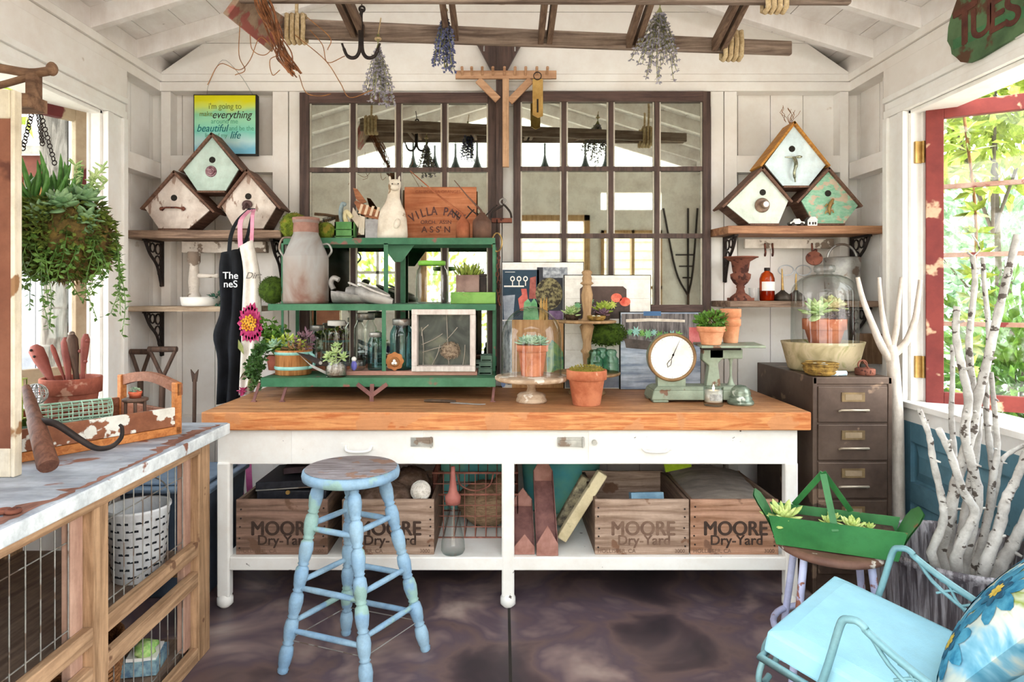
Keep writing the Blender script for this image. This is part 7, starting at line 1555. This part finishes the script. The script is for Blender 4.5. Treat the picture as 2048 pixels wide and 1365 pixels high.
m = MB(); m.obb(Vector(((x0+x1)/2, (y0+y1)/2, z0+.04)), (.36, .4, .06)); m.build('folded_sack', mat('dim_sack', '#6d5a4a', '#86705e', .95, sc=12, bump=.6), label='folded brown sack in the bottom of the faded-lettering crate', cat='sack')
x0, x1, y0, y1, z0, z1 = c4
m = MB(); N = 10; vs = []
for i in range(N+1):
    for j in range(N+1): u, v = i/N, j/N; vs.append((x0+.004+(x1-x0-.008)*u, y0+.004+(y1-y0-.008)*v, z1-.03+.03*v+.035*math.sin(u*PI)*(.5+.5*v)+ru(-.004, .004)))
m.add(vs, [(i*(N+1)+j, (i+1)*(N+1)+j, (i+1)*(N+1)+j+1, i*(N+1)+j+1) for i in range(N) for j in range(N)], True)
m.prism([(x0+.004, y0+.004, z0), (x1-.004, y0+.004, z0), (x1-.004, y1-.004, z0), (x0+.004, y1-.004, z0)], (0, 0, z1-.06-z0)); m.build('grey_drop_cloth', mat('grey_drop_cloth', '#7b7169', '#968b81', .95, sc=4, st=(1, 5, 1), bump=.4), label='rumpled grey-brown cloth filling the rightmost crate', cat='cloth')
m = MB(); c = Vector((x0+.04, y1-.05, z1+.05)); m.obb(c, (.14, .02, .05), (0, -12, 0)); m.build('lime_packet', mat('acid_green', '#a9c91f', '#c0dc3f', .6, sc=9), label='bright lime green packet at the back of the rightmost crate', cat='packet')
# glass bottle with red funnel
Y = 3.04; k = Y/F; c = at(906, 0, Y, ST+.0005); t = thing('oil_bottle', 'clear glass oil bottle with a tall faded red spout under the bench', 'bottle', c); z0 = 0
m = MB(); m.lathe(c, [(0, .004), (21*k, 0), (24*k, 6*k), (23*k, 22*k), (17*k, 50*k), (11*k, 78*k), (10*k, 100*k)], 30, False); m.build('bottle_body', M_glass, t)
m = MB(); m.lathe(c, [(10.6*k, 97*k), (15*k, 98*k), (16*k, 112*k), (12*k, 117*k), (9*k, 122*k), (5.5*k, 145*k), (4*k, 172*k), (0, 172*k)], 26, False); m.build('spout', mat('faded_red_plastic', '#8f5049', '#ab6a60', .6, sc=8), t)
# wire basket with burlap
x0, x1, y0, y1, z0 = -.345, .075, 3.22, 3.62, ST+.002; t = thing('wire_crate', 'rusty wire basket stuffed with burlap beside the centre leg', 'wire basket', ((x0+x1)/2, 3.42, z0)); m = MB(); zt = z0+.32
for f in range(9):
    x = x0+(x1-x0)*f/8
    for y in (y0, y1): m.cyl((x, y, z0), (x, y, zt), .0025, seg=5)
    y = y0+(y1-y0)*f/8
    for x_ in (x0, x1): m.cyl((x_, y, z0), (x_, y, zt), .0025, seg=5)
    m.cyl((x, y0, z0+.002), (x, y1, z0+.002), .0025, seg=5)
for j in range(7):
    z = z0+(zt-z0)*j/6; m.tube([(x0, y0, z), (x1, y0, z), (x1, y1, z), (x0, y1, z)], .005 if j in (0, 4, 6) else .0025, 6, True)
m.tube(curve_pts([(x0+.12, y0-.004, zt), (x0+.14, y0-.006, zt-.06), ((x0+x1)/2, y0-.006, zt-.085), (x1-.14, y0-.006, zt-.06), (x1-.12, y0-.004, zt)], 5), .004, 6)
m.build('wire_frame', mat('rusty_wire', '#7d4d42', '#a36b5c', .7, .2, sc=30), t)
m = MB(); m.ell(((x0+x1)/2+.05, 3.40, z0+.115), (.15, .15, .11), 20, 12, .08); m.ell((x1-.07, 3.36, z0+.2), (.06, .09, .08), 14, 10, .1); m.build('burlap_sack', mat('coarse_burlap', '#80664e', '#a68a6d', .95, sc=30, st=(1, 1, 4), bump=1), label='coarse tan burlap stuffed in the rusty wire basket', cat='burlap')
# teal tub and box added in place of the teal glow behind
c = Vector((.33, 3.67, ST+.001)); m = MB(); m.lathe(c, [(0, 0), (.19, 0), (.2, .01), (.225, .30), (.235, .31), (.22, .31), (.195, .02), (0, .015)], 36, False)
for v in m.v: v.y = c.y+(v.y-c.y)*.5
m.build('teal_glow_tub', mat('teal_glow_colour', '#5fb8c4', '#86cdb0', .3, sc=3, grime=.05), label='added teal tub in place of the teal glow at the back of the lower shelf, right of centre', cat='tub')
c = Vector((-.2, 3.70, ST+.001)); m = MB(); m.box(-.36, .06, 3.66, 3.74, ST+.001, ST+.27); m.build('teal_glow_box', mat('teal_glow_colour', ''), label='added teal box in place of the teal glow behind the rusty wire basket', cat='box', bevel=.004)
# rust metal prisms (channels with triangular ends)
def channel(label, x, y0, y1, w, h, z, up, mm):
    t = thing('metal_trough', label, 'trough', (x, y0, z)); m = MB(); dz = up
    A1 = [(x-w/2, y0, z), (x+w/2, y0, z), (x+w/2, y0, z+h*.38), (x, y0, z+h), (x-w/2, y0, z+h*.38)]
    m.prism(A1, (0, .012, 0)); m.build('end_plate', mm, t, .002)
    m = MB(); a = [Vector((x-w/2, y0+.013, z)), Vector((x+w/2, y0+.013, z))]; b = [Vector((x-w/2, y1, z+dz)), Vector((x+w/2, y1, z+dz))]
    m.hexa([a[0], a[1], b[1], b[0]], [p+Vector((0, 0, .004)) for p in (a[0], a[1], b[1], b[0])])
    for i in (0, 1): d = Vector(((.004 if i == 0 else -.004), 0, 0)); m.hexa([a[i], a[i]+d, b[i]+d, b[i]], [p+Vector((0, 0, h*.38)) for p in (a[i], a[i]+d, b[i]+d, b[i])])
    m.build('channel', M_rustf, t); m = MB(); y = y1; A2 = [(x-w/2, y, z+dz), (x+w/2, y, z+dz), (x+w/2, y, z+dz+h*.38), (x, y, z+dz+h), (x-w/2, y, z+dz+h*.38)]; m.prism(A2, (0, .012, 0)); m.build('end_plate', mm, t, .002)
M_pinkrust = mat('pinkish_rust', '#96685c', '#b3857a', .8, sc=10, chip='#6d473d', csc=12, camt=.66)
channel('shorter rusty metal trough with a pointed end plate beside the centre leg', wx(1049, 3.0), 3.01, 3.26, .095, .095, ST+.001, .14, M_pinkrust)
channel('longer rusty metal trough with a pointed end plate and worn silver patch', wx(1095, 2.99), 2.995, 3.32, .10, .14, ST+.001, .25, M_pinkrust)
# leaning pale frames
def leaner(label, p0, p1, w, mm, name='picture_frame'):
    a, b = W(*p0), W(*p1); m = MB(); m.beam(a, b, w, .045, (0, 1, 0)); m.beam(a+Vector((.0, .035, 0)), b+Vector((.0, .035, 0)), w*.5, .02, (0, 1, 0)); return m.build(name, mm, label=label, cat='frame', bevel=.006)
M_palef = mat('pale_cream_frame', '#c2b48f', '#dccfae', .6, sc=5, chip='#8f8464', csc=9, camt=.66)
o = leaner('pale cream moulding leaning against the third crate under the bench', (1122, 1078, 3.10), (1205, 946, 3.10), .05, M_palef, 'moulding')
o = leaner('dark-edged cream moulding leaning behind the pale one', (1118, 1050, 3.34), (1172, 955, 3.34), .05, mat('mottled_frame', '#5a5248', '#b9ad8c', .7, sc=24), 'moulding')

# ================================================================ overhead: ladder, hooks, herbs, vine
M_lad = wood('old_ladder_wood', '#635248', '#9a877a', 'x', 3, .75); M_lady = wood('old_ladder_rung', '#5c463a', '#826a58', 'y', 4, .75)
t = thing('hanging_ladder', 'weathered wooden stepladder hung flat from the ceiling by ropes', 'ladder', (.15, 2.85, 2.6))
YA, YN = 3.0, 2.64
def lz(x, y): return 2.645-.035*x   # slight tilt
m = MB(); a, b = W(556, 54, YA), W(1585, 94, YA); m.hexa([(a.x, YA, a.z-.045), (b.x, YA, b.z-.033), (b.x, YA+.03, b.z-.033), (a.x, YA+.03, a.z-.045)], [(a.x, YA, a.z+.045), (b.x, YA, b.z+.03), (b.x, YA+.03, b.z+.03), (a.x, YA+.03, a.z+.045)]); m.build('rail', M_lad, t, .006)
za, zb2 = wz(2, YN), wz(6, YN); m = MB(); m.hexa([(-1.08, YN, za), (1.42, YN, zb2), (1.42, YN+.03, zb2), (-1.08, YN+.03, za)], [(-1.08, YN, za+.085), (1.42, YN, zb2+.07), (1.42, YN+.03, zb2+.07), (-1.08, YN+.03, za+.085)]); m.build('rail', M_lad, t, .006)
for px in (716, 903, 1090, 1266, 1437):
    zf = W(px, 54+(px-556)/1029*40, YA).z; x = wx(px, YA); sl = -.35 if px < 1000 else .35
    if px == 1090: sl = .0
    zn = za+.045
    m = MB(); w_ = .06
    for o_, l_ in ((-.02, .0), (.02, .012)): m.hexa([(x+o_-.013-sl*.02, YN+.03, zn-.035), (x+o_+.013-sl*.02, YN+.03, zn-.035), (x+o_+.013, YA, zf-.035), (x+o_-.013, YA, zf-.035)], [(x+o_-.013, YN+.03, zn+.02), (x+o_+.013, YN+.03, zn+.02), (x+o_+.013, YA, zf+.02), (x+o_-.013, YA, zf+.02)])
    m.build('tread', M_lady, t, .003)
m = MB(); m.hexa([W(545, 105, YA+.01), W(572, 36, YA+.01), W(492, -18, YN), W(455, 32, YN)], [p+Vector((-.02, .0, .012)) for p in (W(545, 105, YA+.01), W(572, 36, YA+.01), W(492, -18, YN), W(455, 32, YN))])
m.build('top_cap', mat('worn_red_grey_cap', '#8a7260', '#a8917c', .8, sc=4, st=(1, 5, 5), chip='#9a5a52', csc=6, camt=.6), t, .003)
def ropewrap(label, px, Y, z, n, zup):
    t = thing('rope_lashing', label, 'rope', W(px, 60, Y)); x = wx(px, Y); m = MB()
    for k in range(n):
        o = (k-(n-1)/2)*.024; m.tube([(x+o, Y-.012+ru(-.003, 0), z-.058), (x+o+ru(-.004, .004), Y-.016, z), (x+o, Y-.012, z+.055), (x+o, Y+.02, z+.062), (x+o, Y+.046, z+.05), (x+o, Y+.046, z-.05), (x+o, Y+.02, z-.064)], .011, 8, True)
    m.build('wrap', M_rope, t); m = MB(); m.tube([(x, Y+.015, z+.06), (x+.005, Y+.01, z+.2), (x, Y+.015, zup)], .008, 7); m.build('hanging_cord', M_rope, t)
ropewrap('jute rope lashing around the left end of the hanging ladder', 591, YA, W(0, 55, YA).z, 4, 2.98); ropewrap('jute rope lashing near the right end of the hanging ladder', 1465, YA, W(0, 89, YA).z, 4, 2.86)
ropewrap('jute rope lashing on the near rail of the ladder at the top edge', 1552, YN, zb2+.035, 4, 2.86)
# double hook
Y = 2.93; t = thing('meat_hook', 'dark double iron hook hanging from the ladder', 'hook', W(722, 60, Y)); m = MB(); 
for s in (-1, 1): m.tube(curve_pts([W(722+s*2, 50, Y), W(722+s*2, 95, Y), W(722+s*8, 112, Y), W(722+s*18, 116, Y), W(722+s*28, 111, Y), W(722+s*34, 98, Y), W(722+s*38, 87, Y)], 5), [.0085]*20+[.007]*6+[.005]*5, 8)
m.tube([W(722, 60, Y), W(722, 30, Y), W(724, 18, Y)], .008, 8); m.tube(arc(W(724, 18, Y), UX, UZ, .012, 0, 360, 14)[:-1], .005, 7, True); m.build('double_hook', M_iron, t); m = MB(); m.tube([W(724, 14, Y), W(720, -14, Y)], .003, 5); m.build('chain', M_iron, t)
def herb(label, top, tie, spread, cx_, n, ln0, ln1, mm, mstem, Y, splay=.4, cord=True):
    t = thing('dried_lavender_bunch', label, 'dried flowers', W(*tie, Y)); b = W(*tie, Y); m = MB(); f = MB()
    for k in range(n):
        e = b+Vector((ru(-1, 1)*splay*.12+cx_, ru(-1, 1)*.04, -ru(ln0, ln1))); mid = b.lerp(e, .5)+Vector((ru(-.01, .01), 0, -.01)); P = curve_pts([b+Vector((ru(-.006, .006), ru(-.006, .006), .02)), b+Vector((0, 0, -.02)), mid, e], 5); m.tube(P, .0016, 4)
        for p in P[7:]:
            for j in range(4): f.leaf(p, (ru(-1, 1), ru(-1, 1), ru(-1, .2)), .018, .011)
    m.build('stems', mstem, t); f.build('flower_heads', mm, t)
    if cord:
        m = MB(); m.tube([W(*top, Y), b+Vector((0, 0, .015))], .003, 5); m.tube(arc(b, UX, (0, 1, 0), .012, 0, 360, 10)[:-1], .005, 6, True); m.build('tie_cord', M_rope, t)
M_lavg = mat('grey_lavender', '#8b8792', '#b3adb6', .9, sc=30, bump=0); M_lavp = mat('purple_lavender', '#55597f', '#7b7fa3', .9, sc=30, bump=0); M_stem = mat('dry_green_stem', '#7d7d52', '#9b9a6d', .9, sc=20, bump=0)
herb('silvery dried lavender bunch tied to the right prong of the double hook', (762, 36), (756, 78), 0, .004, 30, .17, .29, M_lavg, M_stem, 2.94, .55)
herb('short dense blue-purple lavender bunch hanging from the ladder', (893, -12), (889, 20), 0, -.005, 30, .13, .27, M_lavp, M_stem, 2.90, .42)
herb('loose grey-mauve lavender bunch spreading at the right of the ladder', (1322, -16), (1320, 4), 0, -.02, 30, .18, .36, M_lavg, M_stem, 2.92, .85)
# vine bundle
t = thing('vine_bundle', 'bundle of twisted red-brown vines hanging off the left end of the ladder', 'vine', W(560, 60, 2.66)); M_vine = mat('red_brown_vine', '#5c3620', '#96603c', .75, sc=25)
m = MB()
for k in range(24):
    o = Vector((ru(-.02, .02), ru(-.025, .025), ru(-.01, .01))); e = ru(.7, 1.05)
    P = curve_pts([W(508+ru(-12, 12), -25, 2.66)+o, W(532+ru(-8, 8), 25, 2.64)+o*1.5, W(552+ru(-9, 9), 75, 2.62)+o, W(566+ru(-14, 14), 112, 2.62)+o*.8, W(572+e*22+ru(-12, 12), 120+e*30+ru(-12, 6), 2.62)+o*.4], 6); m.tube(P, .0027, 5)
m.build('vine_strands', M_vine, t)
m = MB()
for pts in ([(545, 95), (520, 75), (500, 120), (478, 140), (440, 128), (415, 170)], [(480, 45), (478, 110), (490, 140), (470, 150)], [(555, 85), (530, 110), (505, 100), (500, 70)], [(560, 110), (540, 120), (545, 150), (560, 140)], [(598, 150), (612, 185), (640, 192), (662, 188)], [(590, 70), (650, 120), (680, 165), (700, 195), (745, 180)], [(620, 60), (645, 90), (655, 125), (690, 112)], [(615, 35), (660, 75), (655, 100)]):
    P = curve_pts(L(pts, 2.66), 6); m.tube(P, .0018, 4)
m.build('loose_tendrils', M_twig, t)
# pendant at the very top
c = W(1004, 3, 2.85); t = thing('pendant_lamp', 'dark red round pendant shade just showing at the top centre', 'lamp', c); m = MB(); m.lathe(c, [(0, 0), (.04, .003), (.075, .02), (.085, .05), (.06, .09), (.02, .11), (0, .112)], 28, False); m.build('lamp_shade', mat('oxblood_enamel', '#5a2a26', '#6d3832', .4, sc=8), t); m = MB(); m.tube([c+Vector((0, 0, .11)), Vector((c.x, c.y, 3.38))], .004, 6); m.build('cord', M_iron, t)

# ================================================================ centre post, peg rack, hung things
Y = 3.80; t = thing('gusset_post', 'dark brown post with a triangular gusset between the two mirrored frames', 'post', W(1000, 440, Y))
m = MB(); m.box(wx(992, Y), wx(1006, Y), Y, Y+.05, wz(440, Y), wz(85, Y)); m.build('post', M_darkwood, t, .003)
m = MB(); m.prism([W(953, 84, Y+.005), W(1044, 84, Y+.005), W(1010, 146, Y+.005), W(986, 146, Y+.005)][::-1], (0, .04, 0)); m.build('gusset', M_darkwood, t)
m = MB(); m.box(wx(953, Y), wx(1044, Y), Y-.02, Y+.06, wz(84, Y), wz(80, Y)); m.build('cap_board', M_darkwoodx, t)
m = MB(); 
for px in (968, 1030): m.box(wx(px, Y)-.004, wx(px, Y)+.004, Y+.002, Y+.005, wz(102, Y), wz(88, Y))
m.build('nail_strip', M_zinc, t)
Y = 3.775; t = thing('peg_rack', 'raw wood peg rack with angled braces across the centre post', 'peg rack', W(1011, 160, Y)); M_peg = wood('pale_peg_wood', '#b98d6c', '#d0a685', 'x', 4, .65)
m = MB(); m.box(wx(911, Y), wx(1113, Y), Y, Y+.02, wz(157, Y), wz(141, Y)); m.build('rail', M_peg, t, .002)
m = MB(); m.box(wx(1005, Y), wx(1018, Y), Y-.004, Y+.02, wz(334, Y), wz(157.2, Y)); m.build('upright', wood('pale_peg_upright', '#b9906d', '#d3ab8a', 'z', 4, .65), t, .002)
for a, b in (((956, 160), (996, 200)), ((1062, 160), (1019, 204))): m = MB(); m.beam(W(*a, Y+.01), W(*b, Y+.01), .042, .018, (0, 1, 0)); m.build('brace', M_peg, t, .002)
for px in (925, 944, 965, 986, 1009, 1030, 1051, 1073, 1094): m = MB(); p = W(px, 150, Y); m.cyl(p, p+Vector((0, -.05, .028)), .0075, .0085, 9); m.build('peg', M_peg, t)
Y = 3.74; t = thing('trowel_tag', 'narrow brass-coloured slotted plaque hanging from the peg rack', 'plaque', W(1075, 235, Y)); m = MB()
m.prism([W(1065, 158, Y), W(1086, 158, Y), W(1086, 232, Y), W(1076, 236, Y), W(1065, 230, Y)][::-1], (0, .006, 0)); m.build('plate', M_brass, t, .001); m = MB(); m.prism([W(1073.5, 198, Y-.001), W(1077, 198, Y-.001), W(1077, 225, Y-.001), W(1073.5, 225, Y-.001)][::-1], (0, .0012, 0)); m.build('slot', M_ink, t); m = MB(); m.tube(arc(W(1075, 152, Y), UX, UZ, .022, 0, 360, 16)[:-1], .003, 6, True); m.build('ring', M_iron, t)
# stirrup and bit chain
Y = 3.74; t = thing('stirrup', 'dark iron stirrup hanging on the centre post', 'stirrup', W(1006, 445, Y)); m = MB()
m.tube(curve_pts(L([(983, 436), (986, 424), (1004, 412), (1008, 410), (1020, 424), (1023, 436)], Y), 5), .006, 8); m.build('arch', M_iron, t); m = MB(); m.box(wx(983, Y), wx(1024, Y), Y-.02, Y+.02, wz(446, Y), wz(437, Y)); m.build('tread', M_rust, t, .003); m = MB(); m.tube(arc(W(1006, 404, Y), UX, UZ, .018, 0, 360, 14)[:-1], .005, 7, True); m.cyl(W(1006, 398, Y), W(1006, 396, 3.8), .005, seg=8); m.build('eye', M_grey, t)
Y = 3.72; t = thing('bridle_chain', 'long rusty bridle chain with rings hanging beside the rack', 'chain', W(997, 610, Y)); m = MB(); m.tube(arc(W(994, 485, Y), UX, UZ*1.9, .028, 0, 360, 20)[:-1], .005, 7, True); m.build('ring', mat('old_brass_cast', ''), t); m = MB()
for k in range(11): m.tube(arc(W(996+math.sin(k)*1.5, 508+k*8.2, Y), UX if k % 2 else Vector((0, 1, 0)), UZ*1.5, .009, 0, 360, 10)[:-1], .003, 5, True)
m.tube(L([(998, 590), (996, 600), (1000, 612)], Y), .006, 7); m.build('links', M_rust, t); m = MB(); m.tube(L([(994, 470), (994, 440)], Y)+[W(994, 438, 3.81)], .004, 6); m.build('hanger', M_iron, t)

# ================================================================ painted sign, upper right
xs = XR-.024; za_, zb_ = wz(148, 2.85), 2.90
t = thing('painted_sign', 'ragged green painted sign reading TUES at the top right', 'sign', (xs, 2.6, 2.5)); P = []
yl, yr = 2.965, 2.2
def sp_(px, py): Yp = xs*F/(px-CX); return Vector((xs-.02, Yp, wz(py, Yp)))
P = [sp_(x, y) for x, y in ((1925, -8), (1918, 12), (1910, 35), (1905, 55), (1903, 82), (1910, 95), (1912, 108), (1922, 116), (1930, 124), (1945, 126), (1965, 118), (1990, 103), (2020, 85), (2060, 62), (2110, 30), (2110, -100), (1990, -90))]
m = MB(); m.prism(P, (.018, 0, 0)); m.build('board', mat('green_brown_board', '#4a6546', '#5f7b56', .75, sc=4, chip='#5e4130', csc=6, camt=.62), t)
lm = mat('maroon_letter', '#54302a', '#6b4034', .8, sc=15, bump=0)
for ch, px, py, sz in (('T', 1939, 55, .24), ('u', 1973, 45, .19), ('e', 2003, 33, .19), ('s', 2036, 20, .19)):
    p = sp_(px, py); p.x = xs-.0215; text(ch.upper(), p, (0, -1, 0), (0, 0, 1), sz, lm, t, off=.03)
m = MB(); a, b = sp_(1915, 100), sp_(2090, 20); a.x = b.x = xs-.021; h = Vector((0, 0, .045)); m.add([a, b, b+h, a+h], [(0, 1, 2, 3)]); m.build('green_stripe', mat('fresh_green_stripe', '#3a6a44', '#4b7d54', .7, sc=6), t)

# ================================================================ what the mirrors see outside the doorway
m = MB()
for i in range(16): z = -.1+i*.17; m.hexa([(.3, -4.6, z), (4.5, -4.6, z), (4.5, -4.62, z+.17), (.3, -4.62, z+.17)], [(.3, -4.75, z), (4.5, -4.75, z), (4.5, -4.75, z+.17), (.3, -4.75, z+.17)])
m.build('clapboard_garage', mat('tan_clapboard', '#b7a58e', '#c6b59f', .8, sc=3), label='tan clapboard garage wall reflected in the right mirrored frame', cat='garage')
t = thing('garden_hedge', 'yellow-green hedge reflected in the left mirrored frame', 'hedge', (-1.6, -4.6, -.1)); m = MB(); m.cloud((-1.7, -4.6, 1.0), (1.9, .6, 1.5), 1500, .2, shell=.5, zmin=-.1); m.build('foliage', M_leafy, t); m = MB()
for x in (-2.8, -1.7, -.6): m.tube([(x, -4.6, -.1), (x, -4.6, 1.2)], .05, 7)
m.build('stem', M_twig, t)

# hay fork and bottles on the front wall, seen in the mirrors
t = thing('hay_fork', 'long dark three-tined hay fork seen reflected in the right mirror', 'fork', (1.93, .915, 1.1)); m = MB(); m.cyl((1.95, .915, 1.1), (1.95, .915, 1.45), .014, seg=8); m.build('shaft', M_tool, t)
m = MB()
for dx in (-.26, 0, .10): m.tube(curve_pts([(1.95, .915, 1.43), (1.95+dx*.5, .915, 1.7), (1.95+dx, .915, 2.35)], 5), .011, 7)
for z in (1.62, 1.74, 1.86): m.cyl((1.95-.26*(z-1.43)/.85, .915, z), (1.95+.10*(z-1.43)/.75, .915, z), .008, seg=7)
m.build('tines', M_iron, t)
for k, x in enumerate((-.95, -.72, -.50, -.27, .45, .66, .88, 1.1)):
    m = MB(); h = (.34, .28, .3, .38, .3, .4, .33, .26)[k]; m.lathe((x, .83, 2.7605), [(0, 0), (.05, 0), (.052, .04), (.03, .09), (.014, .16), (.012, h-.03), (.018, h-.02), (.0, h)], 16, False)
    m.build('finial_bottle', mat('dark_bottle', '#23302e', '#35443f', .3), label=('slim dark bottle silhouette on the front beam, number %s from the left' % ('first', 'second', 'third', 'fourth', 'fifth', 'sixth', 'seventh', 'eighth')[k]).replace(', number', ','), cat='bottle', group='bottles on the front beam reflected in the mirrors')
